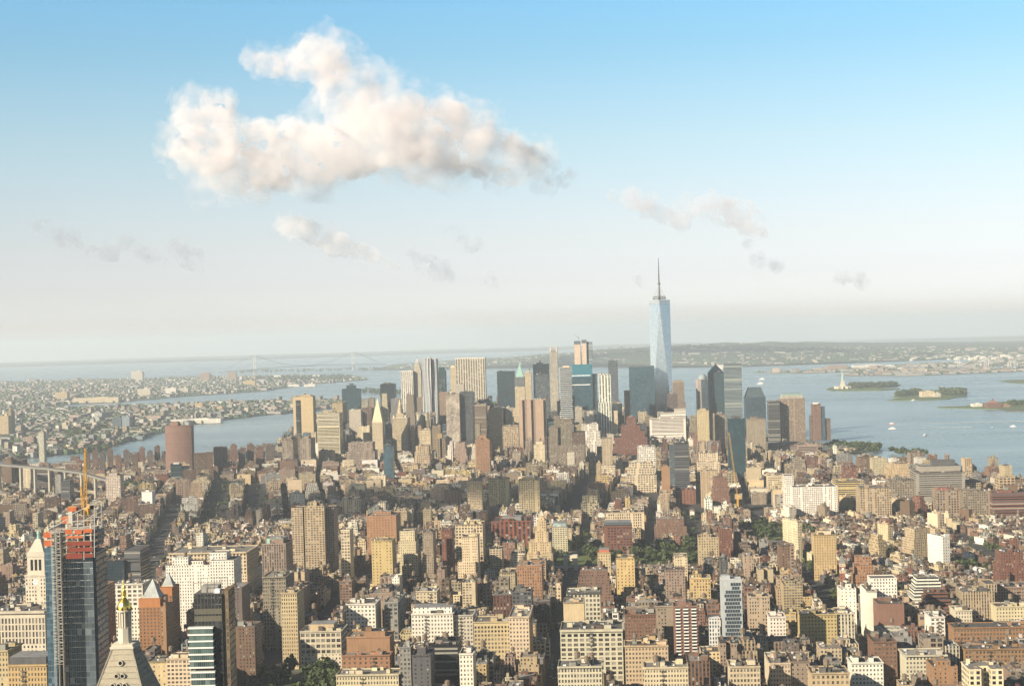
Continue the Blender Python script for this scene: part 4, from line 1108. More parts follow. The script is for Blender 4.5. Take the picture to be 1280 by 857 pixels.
H(LB, 'loft building', 'narrow grey corner tower beside the black workshops near the bottom edge', 499, 513, 808, Y=1330, d=20, col='grey', w3=(3, 12, 0.5, 0.55, 3.9), tanks=0)
H(LB, 'loft building', 'white-fronted slim building with dark fire escapes near the bottom edge', 574, 591, 816, Y=1300, d=26, col='white', w3=(4, 10, 0.42, 0.5, 3.8), tanks=1)
H(LB, 'loft building', 'black painted low workshop with a slanted roof near the bottom edge', 540, 572, 805, Y=1370, d=36, col='black', sty='ribbon', tanks=2)
H(LB, 'loft building', 'second black low building, left of the slim white-fronted building', 515, 538, 818, Y=1320, d=30, col='dgrey', sty='small')
H(LB, 'loft building', 'white mansion block with mansard dormers below the tan skylit roofs', 514, 566, 766, Y=1510, d=30, col='white', w3=(13, 7, 0.46, 0.5, 4.0), crown=[(0.94, 0.8, 5, 'white', 'small')], tanks=1)
H(LB, 'loft building', 'ivory block joined to the right of the white mansion block', 566.5, 591, 768, Y=1512, d=30, col='lime', w3=(6, 7, 0.48, 0.5, 4.0), tanks=1)
H(LB, 'loft building', 'long cream building with a deep band of dark windows left of the avenue canyon', 592, 663, 776, Y=1460, d=30, col='buff', w3=(17, 7, 0.55, 0.55, 4.3), attic=3.5, tanks=1)
H(LB, 'loft building', 'ivory loft with blank side standing left of the grey striped row', 520, 546, 738, Y=1680, d=30, col='cream', w3=(6, 10, 0.42, 0.5, 3.9), tanks=1)
H(LB, 'loft building', 'dark brown loft with a long shaded side left of the ivory loft', 462, 490, 741, Y=1650, d=60, col='taupe', sty='punch', corn=True)
H(LB, 'loft building', 'grey glass-fronted loft just behind the white cube building', 480, 497, 752, Y=1600, d=60, col='grey', sty='loft')
H(AT, 'tower', 'tan tower with a stepped narrow top in the middle of the village rooftops', 577, 597, 670, Y=1960, d=26, col='cream', sty='punch', wings=[(572, 594, 702, -6, 26)], tanks=1)
H(AB, 'apartment building', 'tan apartment block with dark side at the head of the village', 528, 541, 665, Y=1950, d=30, col='taupe', sty='punch', tanks=1)
H(AB, 'apartment building', 'dark red brick block right of the tan apartment block with dark side', 552, 565, 662, Y=2000, d=24, col='red', sty='punch')
H(LB, 'loft building', 'big tan block with a diagonal shadow on its front', 458, 495, 644, Y=2250, d=46, col='orange', sty='small')
H(LB, 'loft building', 'long cream loft with arched top windows behind the tan stepped tower', 569, 603, 655, Y=2100, d=40, col='cream', sty='loft', corn=True)
H(AB, 'apartment building', 'yellow gabled block between the dark side blocks on the east side', 464, 490, 675, Y=1920, d=30, col='yellow', sty='small')
H(AB, 'apartment building', 'cream stepped hotel-like block right of the yellow gabled block', 495, 521, 664, Y=2030, d=36, col='cream', sty='punch', shape='setback', tiers=3)
H('library', 'library', 'massive square red sandstone library with tall recessed window strips', 614, 663, 651, Y=2330, d=60, col=(0.19, 0.062, 0.04), sty='ribs', crown=[(0.5, 0.5, 4, 'grey', 'blank')])
H(AB, 'apartment building', 'cream block with a green glass penthouse beyond the park arch', 690, 709, 658, Y=2260, d=30, col='cream', sty='grid', crown=[(0.9, 0.9, 5, (0.45, 0.55, 0.55), 'glass')])
H(AT, 'tower', 'broad brown brick apartment slab left of the avenue canyon', 646, 677, 706, Y=1740, d=40, col='orange', sty='punch', tanks=1, side=(3.4, 3.3, 0.4))
H(AB, 'apartment building', 'dark grey block with rooftop plant left of the avenue canyon', 640, 664, 739, Y=1620, d=30, col='dgrey', sty='loft', tanks=0)
H(AB, 'apartment building', 'cream bay-fronted building standing just left of the avenue canyon mouth', 636, 661, 770, Y=1440, d=60, col='cream', w3=(6, 10, 0.45, 0.5, 3.9), tanks=0)
H(AB, 'apartment building', 'stepped brick apartment house with many terraces, right of the avenue canyon', 718, 766, 713, Y=1760, d=34, col='brick', sty='punch', shape='setback', tiers=4, shrink=0.1, tanks=2)
H(AB, 'apartment building', 'small red-domed apartment tower behind the terraced brick apartment house', 747, 763, 690, Y=1900, d=26, col='buff', sty='punch', crown=[(0.8, 0.8, 3, (0.40, 0.13, 0.08), 'blank')])
H(AB, 'apartment building', 'golden yellow tower with a dark west side right of the terraced brick apartment house', 770, 793, 697, Y=1830, d=30, col='yellow', sty='small', tanks=1)
H(LB, 'loft building', 'loft palace with a row of big arches under its cornice', 700, 778, 786, Y=1330, d=40, col='lime', w3=(10, 11, 0.66, 0.62, 4.3), cout=1.8, chh=1.8, tanks=1, limit=100, attic=3.0)
H(LB, 'loft building', 'ornate ivory loft in front of the arched loft palace at the bottom edge', 697, 752, 832, Y=1190, d=26, col='lime', w3=(14, 6, 0.56, 0.6, 4.2), cout=1.6, tanks=3)
H(LB, 'loft building', 'plain cream box with no windows above the arched loft palace', 704, 730, 752, Y=1440, d=26, col='buff', sty='blank')
H(LB, 'loft building', 'old white building with a dark cornice above the plain cream box', 708, 750, 740, Y=1530, d=30, col='lime', w3=(9, 6, 0.6, 0.6, 4.6), cout=1.6, ccol=(0.06, 0.06, 0.055), tanks=0)
H(LB, 'loft building', 'red brick block with many small windows right of the arched loft palace', 781, 820, 767, Y=1440, d=28, col='brick', w3=(11, 9, 0.45, 0.45, 3.5), tanks=0)
H(AB, 'apartment building', 'brown block with darker shops behind the red brick many-windowed block', 783, 841, 757, Y=1500, d=26, col='taupe', sty='punch', tanks=1)
H(LB, 'loft building', 'cream lofts with water tanks at the foot of the balcony tower', 781, 835, 806, Y=1290, d=24, col='buff', w3=(13, 8, 0.5, 0.5, 3.8), tanks=2)
H(LB, 'loft building', 'yellow-washed party wall building right of the arched loft palace', 806, 829, 799, Y=1330, d=22, col='yellow', sty='blank')
H(LB, 'loft building', 'ivory lofts with crowded roofs along the bottom edge beneath the balcony tower', 805, 860, 833, Y=1190, d=22, col='cream', w3=(15, 5, 0.5, 0.52, 3.9), tanks=2)
H('university_building', 'university building', 'red brick law school block with a grey vaulted roof near the square', 755, 790, 657, Y=2260, d=36, col='red', sty='loft', crown=[(0.95, 0.9, 5, 'ggrey', 'ribbon')])
H('university_building', 'university building', 'long cream university block with a deep cornice behind the red law school', 757, 805, 640, Y=2440, d=40, col='cream', sty='loft', corn=True)
H(AB, 'apartment building', 'reddish brick apartment block with terraces at the right of the square', 818, 858, 648, Y=2380, d=36, col='brick', sty='punch', tanks=1, shape='setback', tiers=2)
H(AB, 'apartment building', 'tan block with a penthouse right of the square', 873, 898, 671, Y=2060, d=30, col='tan', sty='punch', tanks=1)
H(AB, 'apartment building', 'tall red brick block next to the tan block with a penthouse', 899, 915, 660, Y=2130, d=34, col='red', sty='punch', tanks=1)
H(AB, 'apartment building', 'white-topped cream block below the square trees', 843, 859, 694, Y=1900, d=24, col='cream', sty='punch')
H(AB, 'apartment building', 'pinkish block with a pale cornice below the square trees', 832, 856, 712, Y=1800, d=28, col='pink', sty='punch', corn=True)
H(AB, 'apartment building', 'low golden block right of the pinkish corniced block', 863, 888, 722, Y=1740, d=26, col='yellow', sty='punch')
H(AT, 'tower', 'white and brown brick tower striped with balconies on every floor', 842, 872, 757, Y=1430, d=24, col='brick', sty='blank', shape='box', tanks=0)
# ---- right foreground
H(AB, 'apartment building', 'tall cream square tower block right of centre with small windows all over', 1017, 1045, 668, Y=1990, d=26, col='yellow', sty='punch', crown=[(0.6, 0.6, 4, 'cream', 'blank')], side=(3.0, 3.2, 0.4))
H(AB, 'apartment building', 'slab with a lit narrow end and wide shaded side, left of cream square tower', 997, 1002, 651, Y=2150, d=46, col='cream', sty='punch', a=R(-17))
H(AB, 'apartment building', 'brown stepped apartment house below the old market clock tower', 1067, 1094, 696, Y=1840, d=26, col='orange', sty='punch', shape='setback', tiers=3, tanks=1)
H(AB, 'apartment building', 'bright white terraced apartment house stepping back at the top', 1140, 1182, 722, Y=1720, d=34, col='white', sty='ribbon', shape='setback', tiers=4, shrink=0.13, tanks=0)
H(AT, 'tower', 'white-ended slab with a grey window side above the white terraced house', 1178, 1187, 670, Y=2040, d=36, col='white', sty='small', a=R(-17))
H(AT, 'tower', 'tan brick towers group with a notched roof left of the white-ended slab', 1142, 1166, 660, Y=2120, d=30, col='tan', sty='punch', shape='setback', tiers=2, a=R(-17))
H(AT, 'tower', 'red stepped apartment tower with a slender chimney-like top at the right edge', 1249, 1282, 690, Y=1850, d=34, col='red', sty='punch', wings=[(1264, 1272, 673, 12, 10), (1249, 1262, 715, -6, 30)], shape='setback', tiers=2)
H(AB, 'apartment building', 'large pinkish brick block with darker windows at the right edge', 1244, 1290, 733, Y=1690, d=36, col='pink', w3=(14, 9, 0.5, 0.5, 3.4), tanks=1, limit=60)
H(AB, 'apartment building', 'ribbed tan block left of the large pinkish brick block', 1203, 1243, 739, Y=1660, d=34, col='tan', sty='pier', wings=[(1232, 1246, 729, 4, 30)])
H(LB, 'loft building', 'long orange brick block with a strip of studio windows at the right', 1192, 1290, 783, Y=1500, d=26, col='orange', w3=(24, 6, 0.62, 0.55, 4.0), tanks=0, limit=100)
H(LB, 'loft building', 'lower orange brick block in front of the strip-windowed orange block', 1206, 1290, 810, Y=1400, d=22, col='orange', w3=(19, 4, 0.55, 0.55, 4.2), tanks=1, limit=76)
H(LB, 'loft building', 'yellowish cream block with roof terraces above the pinkish edge', 1245, 1290, 757, Y=1590, d=24, col='cream', w3=(12, 6, 0.45, 0.5, 3.8), tanks=1, limit=60)
H(AB, 'apartment building', 'dark red stepped block with a broad base left of the ribbed tan block', 1155, 1192, 741, Y=1660, d=34, col='red', sty='ribbon', shape='setback', tiers=3, tanks=0)
H(AB, 'apartment building', 'tall white wedge wall with no windows, side of the white penthouse block', 1083, 1096, 738, Y=1600, d=44, col='white', sty='blank', wings=[(1088, 1121, 722, 14, 22, 'punch', 'white')])
H(AB, 'apartment building', 'big blank red brick wall right of the tall white wedge wall', 1098, 1130, 754, Y=1560, d=34, col='brick', sty='blank', crown=[(0.2, 0.2, 4, 'brown', 'blank')])
H(AB, 'apartment building', 'bright yellow-cream apartment house with a notched middle', 1001, 1046, 767, Y=1500, d=30, col='yellow', w3=(11, 12, 0.44, 0.46, 3.5), tanks=2, limit=100)
H(LB, 'loft building', 'ivory building with tall window strips right of the yellow-cream apartment house', 1047, 1068, 766, Y=1500, d=34, col='lime', sty='pier', tanks=0)
H(LB, 'loft building', 'slim white loft with a dark side near the red stepped block', 1163, 1181, 770, Y=1530, d=30, col='white', w3=(3, 9, 0.62, 0.5, 3.9), blankside=True, tanks=2)
H(LB, 'loft building', 'ivory loft left of the ribbed tan block', 1194, 1215, 762, Y=1570, d=28, col='lime', w3=(6, 7, 0.44, 0.5, 3.9), tanks=1)
H(LB, 'loft building', 'low cream corner building with an overhanging cornice in front of the blank brick wall', 1132, 1184, 818, Y=1370, d=30, col='lime', w3=(12, 5, 0.5, 0.5, 4.0), cout=1.8, tanks=0)
H(LB, 'loft building', 'red brick loft with arched windows below the blank red brick wall', 1092, 1121, 801, Y=1400, d=36, col='brick', w3=(6, 9, 0.5, 0.5, 3.9), tanks=0)
H(LB, 'loft building', 'white painted loft with an orange net on its roof at the bottom edge', 1064, 1104, 827, Y=1270, d=22, col='white', w3=(9, 9, 0.45, 0.48, 3.6), tanks=1, limit=80)
H(LB, 'loft building', 'orange brick hall with a blank end near the lower right', 1166, 1197, 832, Y=1310, d=30, col='orange', sty='small', tanks=0)
H(LB, 'loft building', 'ornate yellow building with a curved gable at the bottom edge', 1014, 1062, 840, Y=1230, d=26, col='buff', w3=(8, 5, 0.5, 0.55, 4.6), tanks=2)
H('church', 'church', 'old brown stone church hall beside the ornate yellow building', 988, 1012, 826, Y=1270, d=40, col='taupe', sty='small', tanks=0)
H(LB, 'loft building', 'cream factory-like building left of the stone church hall', 962, 988, 828, Y=1270, d=30, col='cream', w3=(7, 8, 0.5, 0.5, 3.8), tanks=1)
H(LB, 'loft building', 'ivory loft with three tanks below the hexagon-windowed tower', 912, 950, 832, Y=1230, d=26, col='cream', w3=(9, 6, 0.6, 0.55, 4.2), tanks=3)
H(LB, 'loft building', 'white slim building standing by itself left of the yellow-cream apartment house', 962, 982, 770, Y=1530, d=26, col='white', w3=(5, 8, 0.45, 0.5, 3.7), tanks=1)
H(AB, 'apartment building', 'tan stone block behind the hexagon-windowed tower', 936, 962, 745, Y=1580, d=26, col='tan', sty='punch', corn=True)
H(AB, 'apartment building', 'brown block by a small park right of the hexagon-windowed tower', 1050, 1070, 735, Y=1640, d=24, col='white', sty='small')
H(LB, 'loft building', 'grey school-like loft with a domed corner pavilion', 1118, 1140, 795, Y=1450, d=26, col='grey', sty='loft')
# ------------------------------------------------------------------ landmarks with a shape of their own
def S(name, cat, label, x0, x1, ytop, Y, d, a=AVE, h=None, reserve=3.0):
    X, Yf, w, hh, g = spot(x0, x1, ytop, Y, h, a)
    cx, cy = X + math.sin(a) * d / 2, Yf + math.cos(a) * d / 2
    r = empty(name, (cx, cy, g), -a, label=label, cat=cat)
    occupy(cx, cy, w, d, a, reserve)
    return r, w, hh, (cx, cy, g)
def zof(px, py, Y, g): return at_depth(px, py, Y)[2] - g
def sq(w, d=None, rot=0.0, cx=0.0, cy=0.0):
    d = w if d is None else d
    out = []
    for sx, sy in ((-1, -1), (1, -1), (1, 1), (-1, 1)):
        x, y = rot2(sx * w / 2, sy * d / 2, rot); out.append((x + cx, y + cy))
    return out
def F(n): (b, s, ww, wh), k = style(n); return dict(wp=(b, s, ww), wq=(wh, k, 0.37))
def pyramid(mb, w, d, z0, z1, col, m=ROOF, cx=0, cy=0, top=0.02):
    mb.prism(sq(w, d, 0, cx, cy), z0, z1, col, m, ring1=sq(w * top, d * top, 0, cx, cy))

def glass_mat(name, col, rough=0.06):
    m, nt, b, o = new_mat(name); T = NT(nt)
    uvn = nt.nodes.new('ShaderNodeUVMap'); uvn.uv_map = 'uv'
    u, v, _ = T.sep(uvn.outputs[0])
    r = T.wn(T.comb(T.m('FLOOR', T.m('DIVIDE', u, 3.0)), T.m('FLOOR', T.m('DIVIDE', v, 4.0)), 1.0))[0]
    ln = T.m('LESS_THAN', T.m('FRACT', T.m('DIVIDE', v, 4.0)), 0.14)
    c = T.mix(T.m('MULTIPLY', r, 0.5), col, tuple(x * 1.7 for x in col))
    T.l(T.mix(T.m('MULTIPLY', ln, 0.5), c, tuple(x * 0.4 for x in col)), b.inputs['Base Color'])
    b.inputs['Metallic'].default_value = 0.75; b.inputs['Roughness'].default_value = rough
    return m
WTC_GLASS = glass_mat("silvery_glass", (0.40, 0.46, 0.50), 0.1)
BLUE_GLASS = glass_mat("blue_curtain_wall", (0.12, 0.20, 0.26))

# -- the spired tower
def spired_tower():
    Y = 4570.0
    x, y, _ = at_depth(828.5, 530, Y); g = elev(x, y)
    r = empty('spired_skyscraper', (x, y, g), -R(6.0), label='tallest tower of all, tapering faceted glass with a spire on top', cat='skyscraper')
    occupy(x, y, 66, 66, R(6), 10)
    b = MB(); b.prism(sq(61), 0, 57, (0.3, 0.36, 0.4), WTC_GLASS, top=False); b.build('podium', r)
    b = MB(); B0 = sq(61); T0 = sq(61 * 0.7071, None, math.pi / 4)
    z0, z1 = 57.0, 406.0
    # eight tall triangles: base corners and top corners alternate
    top = [(0, -30.5), (30.5, 0), (0, 30.5), (-30.5, 0)]
    for i in range(4):
        a, c = B0[i], B0[(i + 1) % 4]; t = top[i]; t2 = top[(i + 1) % 4]
        b.face([(*a, z0), (*c, z0), (*t, z1)], WTC_GLASS, uv=[(0, 0), (61, 0), (30.5, z1 - z0)])
        b.face([(*c, z0), (*t2, z1), (*t, z1)], WTC_GLASS, uv=[(0, 0), (21.5, z1 - z0), (-21.5, z1 - z0)])
    b.face([(*p, z1) for p in top], ROOF, (0.3, 0.3, 0.3)); b.build('glass_shaft', r)
    b = MB(); b.prism([(p[0] * 1.0, p[1] * 1.0) for p in top], z1 + 0.02, z1 + 11, (0.3, 0.34, 0.36), WTC_GLASS, topcol=(0.2, 0.2, 0.2)); b.build('parapet', r)
    b = MB(); b.cyl(0, 0, 19, z1 + 14, z1 + 17, (0.1, 0.1, 0.1), STEEL, 20); b.cyl(0, 0, 17, z1 + 20, z1 + 22, (0.1, 0.1, 0.1), STEEL, 20)
    for i in range(12):
        t = i * math.pi / 6; b.bar((18 * math.cos(t), 18 * math.sin(t), z1 + 11), (18 * math.cos(t), 18 * math.sin(t), z1 + 22), 0.5, (0.1, 0.1, 0.1))
    b.build('antenna_ring', r)
    b = MB(); zs = z1 + 11
    b.cyl(0, 0, 3.6, zs, zs + 45, (0.2, 0.2, 0.2), STEEL, 8, r1=2.0); b.cyl(0, 0, 4.2, zs + 45, zs + 50, (0.1, 0.1, 0.1), STEEL, 8)
    for k in range(6): b.cyl(0, 0, 2.0 - k * 0.22, zs + 50 + k * 12, zs + 62 + k * 12, (0.2, 0.2, 0.2), STEEL, 6, r1=1.8 - k * 0.22); b.cyl(0, 0, 2.5 - k * 0.2, zs + 60 + k * 12, zs + 61.5 + k * 12, (0.1, 0.1, 0.1), STEEL, 8)
    sp = b.build('spire', r)
    for i in range(4):
        t = i * math.pi / 2 + 0.4; b = MB(); b.bar((17 * math.cos(t), 17 * math.sin(t), zs + 10), (0, 0, zs + 42), 0.35, (0.3, 0.3, 0.3)); b.build('guy_wire', sp)
spired_tower()

# -- rippled steel tower
def rippled():
    r, w, h, _ = S('apartment_skyscraper', 'skyscraper', 'slender rippled steel tower in front of the needle-topped limestone tower', 527, 545, 447.5, 4506, 34)
    STEELW = simple("rippled_steel", (0.50, 0.52, 0.52), 0.42, 0.55, noise=0.15, nscale=0.08)
    b = MB()
    def ripple(x0, x1, y, zt, ph, nx=16):
        nz = int(zt / 7)
        def off(i, k): return 1.6 * math.sin(i * 1.15 + ph + 1.3 * math.sin(k * 0.23 + ph)) * (0.5 + 0.5 * math.sin(k * 0.11 + i * 0.3))
        for i in range(nx):
            for k in range(nz):
                xa, xb = x0 + (x1 - x0) * i / nx, x0 + (x1 - x0) * (i + 1) / nx
                za, zb = zt * k / nz, zt * (k + 1) / nz
                L = (xb - xa)
                b.face([(xa, y - off(i, k), za), (xb, y - off(i + 1, k), za), (xb, y - off(i + 1, k + 1), zb), (xa, y - off(i, k + 1), zb)], FACADE, (0.34, 0.35, 0.36),
                       [(0, 0), (L, 0), (L, zb - za), (0, zb - za)], (L * 0.999, 3.5, 0.4), (0.45, 0, 0.2))
    ripple(-w / 2, w * 0.12, -17, h, 0.4); ripple(w * 0.16, w / 2, -9, h - 2, 2.0, 8)
    b.build('rippled_front', r)
    b = MB(); b.prism(sq(w * 0.62 - 0.5, 30, 0, -w * 0.19, 0.9), 0, h - 0.5, (0.30, 0.32, 0.33), FACADE, **F('punch')); b.prism(sq(w * 0.33, 38, 0, w * 0.335, 10.6), 0, h - 2.5, (0.26, 0.28, 0.30), FACADE, **F('punch')); b.build('wall', r)
    b = MB(); b.box(-4, 2, 12, 12, h - 0.5, h + 2.5, (0.4, 0.4, 0.4)); b.build('bulkhead', r)
    b = MB(); b.prism(sq(w * 0.95, 50, 0, 0, -8), -1, 40, PAL['orange'], FACADE, **F('loft')); b.build('podium', r)
rippled()

# -- needle-topped limestone tower
def needle_tower():
    r, w, h, _ = S('limestone_skyscraper', 'skyscraper', 'limestone tower with a stepped needle top beside the rippled steel tower', 516, 526, 462, 4960, 28)
    b = MB(); b.prism(sq(w, 28), 0, h, PAL['lime'], FACADE, **F('fine')); b.prism(sq(w * 0.72, 20), h, h + 14, PAL['lime'], FACADE, **F('fine')); b.prism(sq(w * 0.5, 13), h + 14, h + 24, PAL['lime'], FACADE, **F('fine')); b.build('wall', r)
    b = MB(); pyramid(b, w * 0.5, 13, h + 24, h + 36, (0.42, 0.42, 0.4)); b.bar((0, 0, h + 34), (0, 0, h + 44), 0.5, (0.4, 0.4, 0.4)); b.build('spire', r)
    b = MB(); b.prism(sq(w * 1.5, 44, 0, 0, 4), -1, h * 0.62, PAL['taupe'], FACADE, **F('fine')); b.build('lower_wing', r)
needle_tower()

# -- pyramid courthouse
def courthouse():
    r, w, h, _ = S('courthouse_tower', 'courthouse', 'cream courthouse tower with a tall steep pyramid roof and dark west side', 465, 478, 528, 4132, 30)
    w *= 1.0
    za = zof(475, 499, 4146, 3.0)
    b = MB(); b.prism(sq(w, 30), -1, h, PAL['cream'], FACADE, **F('fine')); b.build('wall', r)
    b = MB(); b.prism(sq(w, 30), h + 0.02, h + 4, PAL['cream'], FACADE, ring1=sq(w * .94, 28)); pyramid(b, w * 0.94, 28, h + 4.02, za, (0.58, 0.49, 0.33), top=0.1); b.build('pyramid_roof', r)
    b = MB(); b.bar((0, 0, za - 1), (0, 0, za + 5), 0.9, (0.9, 0.6, 0.1), GOLD); b.build('finial', r)
    b = MB(); b.prism(sq(w * 1.7, 55, 0, 4, -4), -1, 38, PAL['cream'], FACADE, **F('pier')); b.build('lower_wing', r)
courthouse()

# -- wedding-cake civic tower
def civic():
    r, w, h, _ = S('civic_building', 'civic building', 'broad cream civic building with a wedding-cake tower and dark west face', 490, 509, 523, 4216, 60)
    b = MB(); b.prism(sq(w, 60), -1, h, PAL['cream'], FACADE, **F('pier')); b.build('wall', r)
    b = MB(); b.prism(sq(w + 2, 62), h + 0.02, h + 1.6, PAL['lime'], FACADE); b.build('cornice', r)
    z = h + 1.6
    for i, (k, hh) in enumerate(((20, 12), (15, 11), (11, 10), (7, 9), (4, 6))):
        b = MB()
        if i == 0: b.prism(sq(k, k, 0, 0, -14), z, z + hh, PAL['cream'], FACADE, **F('fine'))
        else: b.cyl(0, -14, k / 2, z, z + hh, PAL['cream'], FACADE, 12, **F('fine'))
        b.build('tower_tier', r); z += hh
    b = MB(); b.bar((0, -14, z), (0, -14, z + 8), 0.9, (1, 1, 1), GOLD); b.build('finial', r)
    for sx in (-1, 1):
        b = MB(); b.cyl(sx * (w / 2 - 5), -24, 3, h + 1.6, h + 9, PAL['lime'], FACADE, 8); b.build('turret', r)
civic()

# -- gothic tower with green roof
def gothic():
    r, w, h, _ = S('gothic_skyscraper', 'skyscraper', 'gothic cream tower with a steep green copper roof and spire', 643.5, 656, 483, 4435, 26)
    zt = zof(650, 471, 4448, 3); za = zof(650, 459, 4448, 3)
    b = MB(); b.prism(sq(w, 26), 0, h, PAL['cream'], FACADE, **F('fine')); b.build('wall', r)
    b = MB(); b.prism(sq(w * 0.92, 23), h + 0.02, zt, (0.14, 0.15, 0.16), FACADE, **F('fine')); b.build('netted_tier', r)
    b = MB(); b.prism(sq(w * 0.8, 20), zt + 0.02, za, (0.5, 0.5, 0.5), COPPER, ring1=sq(w * 0.25, 6)); b.build('copper_roof', r)
    b = MB(); pyramid(b, w * 0.25, 6, za + 0.02, za + 12, (0.5, 0.5, 0.5), COPPER); b.build('spire', r)
    b = MB(); b.prism(sq(w * 1.6, 60, 0, 0, 4), -1, h * 0.55, PAL['cream'], FACADE, **F('fine')); b.build('lower_wing', r)
gothic()

# -- windowless telephone switching tower
def switching():
    r, w, h, _ = S('switching_tower', 'tower', 'windowless pinkish granite tower with protruding ribs and dark slots', 648, 679, 499, 3940, 45)
    c = (0.33, 0.24, 0.175)
    b = MB(); b.prism(sq(w * 0.96, 44), -1, h - 2, (0.20, 0.15, 0.12), FACADE); b.build('wall', r)
    for i, (x, bw, hh) in enumerate(((-0.42, 0.15, h), (-0.08, 0.17, h + 1), (0.34, 0.32, h))):
        b = MB(); b.prism(sq(w * bw, 6, 0, x * w, -24), -1, hh, c, FACADE); b.build('rib', r)
    for y in (-14, 4, 18):
        b = MB(); b.prism(sq(6, 8, 0, w / 2 + 2, y), -1, h, c, FACADE); b.build('rib', r)
    for i in range(8):
        b = MB(); b.cyl(-w * 0.4 + i * w * 0.11, -6 + (i % 3) * 6, 1.6, h - 2, h + 1.6, (0.6, 0.6, 0.6), STONE, 8); b.build('rooftop_dish', r)
switching()

# -- slender stone tower
def slender():
    r, w, h, _ = S('stone_skyscraper', 'skyscraper', 'slender pale stone tower with an open crown, left of the white balcony tower', 686.5, 697, 440, 4450, 30)
    b = MB(); b.prism(sq(w, 30), -1, h * 0.72, PAL['lime'], FACADE, **F('pier')); b.prism(sq(w * 0.94, 27), h * 0.72, h, (0.42, 0.38, 0.33), FACADE, **F('pier')); b.build('wall', r)
    zc = zof(692, 434, 4465, 3)
    for sx in (-1, 1):
        for sy in (-1, 1):
            b = MB(); b.prism(sq(4.5, 4.5, 0, sx * (w * 0.47 - 2.5), sy * 11), h + 0.02, zc, (0.42, 0.38, 0.33), FACADE); b.build('crown_pier', r)
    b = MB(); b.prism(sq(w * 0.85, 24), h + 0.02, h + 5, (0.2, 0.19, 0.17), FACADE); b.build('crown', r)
    b = MB(); b.prism(sq(w * 0.9, 26), zc + 0.02, zc + 1.5, (0.42, 0.38, 0.33), FACADE); b.build('crown_cap', r)
slender()

# -- tower of shifted white balconies
def balcony_stack():
    r, w, h, _ = S('apartment_skyscraper', 'skyscraper', 'pale tower of shifting white balconies between the stone tower and the blue-netted tower', 698.5, 715, 459, 3800, 32)
    rng = random.Random(4)
    b = MB(); b.prism(sq(w * 0.88, 29), -1, h, (0.13, 0.17, 0.20), FACADE, **F('glass')); b.build('wall', r)
    n = 52
    for k in range(n):
        z = h * (k + 1) / n
        b = MB(); o = rng.uniform(-1.6, 1.6); ww = w * rng.uniform(0.9, 1.02)
        b.box(o * 0.5, -1 + rng.uniform(-1, 1), ww, 33, z - 1.15, z, (0.52, 0.51, 0.49)); b.build('balcony', r)
    b = MB(); b.prism(sq(w * 0.5, 14, 0, 1, 0), h + 0.02, h + 3.5, (0.5, 0.42, 0.3), FACADE); b.build('bulkhead', r)
balcony_stack()

# -- tower under construction with blue netting
def netted():
    Y = 4700
    r, w, h, _ = S('unfinished_skyscraper', 'skyscraper', 'unfinished glass tower wrapped in blue netting with a tan concrete core on top', 714.5, 739.5, 462, Y, 50)
    zn = h; z0 = zof(727, 471, Y, 3); zt = zof(727, 455, Y, 3)
    b = MB(); b.prism(sq(w, 50), -1, z0, (0.03, 0.075, 0.10), FACADE, **F('glass')); b.build('glass_shaft', r)
    NET = simple("blue_netting", (0.025, 0.13, 0.18), 0.7, noise=0.25, nscale=0.15)
    b = MB(); b.prism(sq(w * 1.02, 51), z0 + 0.02, zt, (0.03, 0.2, 0.3), NET); b.build('blue_netting', r)
    for py in (468.5, 480):
        z = zof(727, py, Y, 3); b = MB(); b.box(-w * .03, -25.7, w * 0.92, 1.2, z - 2.2, z, (0.75, 0.75, 0.74)); b.build('white_band', r)
    zc = zof(727, 427, Y, 3)
    for x0, x1, k in ((718.5, 726, 0), (728, 733.5, 3)):
        X0, X1 = at_depth(x0, 440, Y)[0] - at_depth(727, 440, Y)[0], at_depth(x1, 440, Y)[0] - at_depth(727, 440, Y)[0]
        b = MB(); b.prism(sq(X1 - X0, 26, 0, (X0 + X1) / 2, -4), zt + 0.02, zc + k, (0.46, 0.36, 0.28), FACADE, top=True, topcol=(0.1, 0.1, 0.12)); b.build('concrete_core', r)
        b = MB(); b.prism(sq(X1 - X0 + 1, 27, 0, (X0 + X1) / 2, -4), zc + k - 7, zc + k + 3, (0.10, 0.12, 0.15), ROOF); b.build('formwork', r)
    X0, X1 = at_depth(734, 440, Y)[0] - at_depth(727, 440, Y)[0], at_depth(741, 440, Y)[0] - at_depth(727, 440, Y)[0]
    b = MB(); b.prism(sq(X1 - X0, 30, 0, (X0 + X1) / 2, 4), zt + 0.02, zc, (0.24, 0.30, 0.33), FACADE, **F('ribbon')); b.build('rear_shaft', r)
    b = MB(); b.prism(sq(14, 46, 0, w / 2 + 8, 6), -1, z0 + 8, (0.05, 0.09, 0.12), FACADE, **F('glass')); b.build('lower_wing', r)
    c = MB(); c.bar((-8, -4, zc + 3), (-8, -4, zc + 16), 0.6, (0.4, 0.4, 0.4)); c.bar((-18, -4, zc + 22), (-4, -4, zc + 10), 0.4, (0.4, 0.4, 0.4)); c.build('crane_arm', r)
netted()

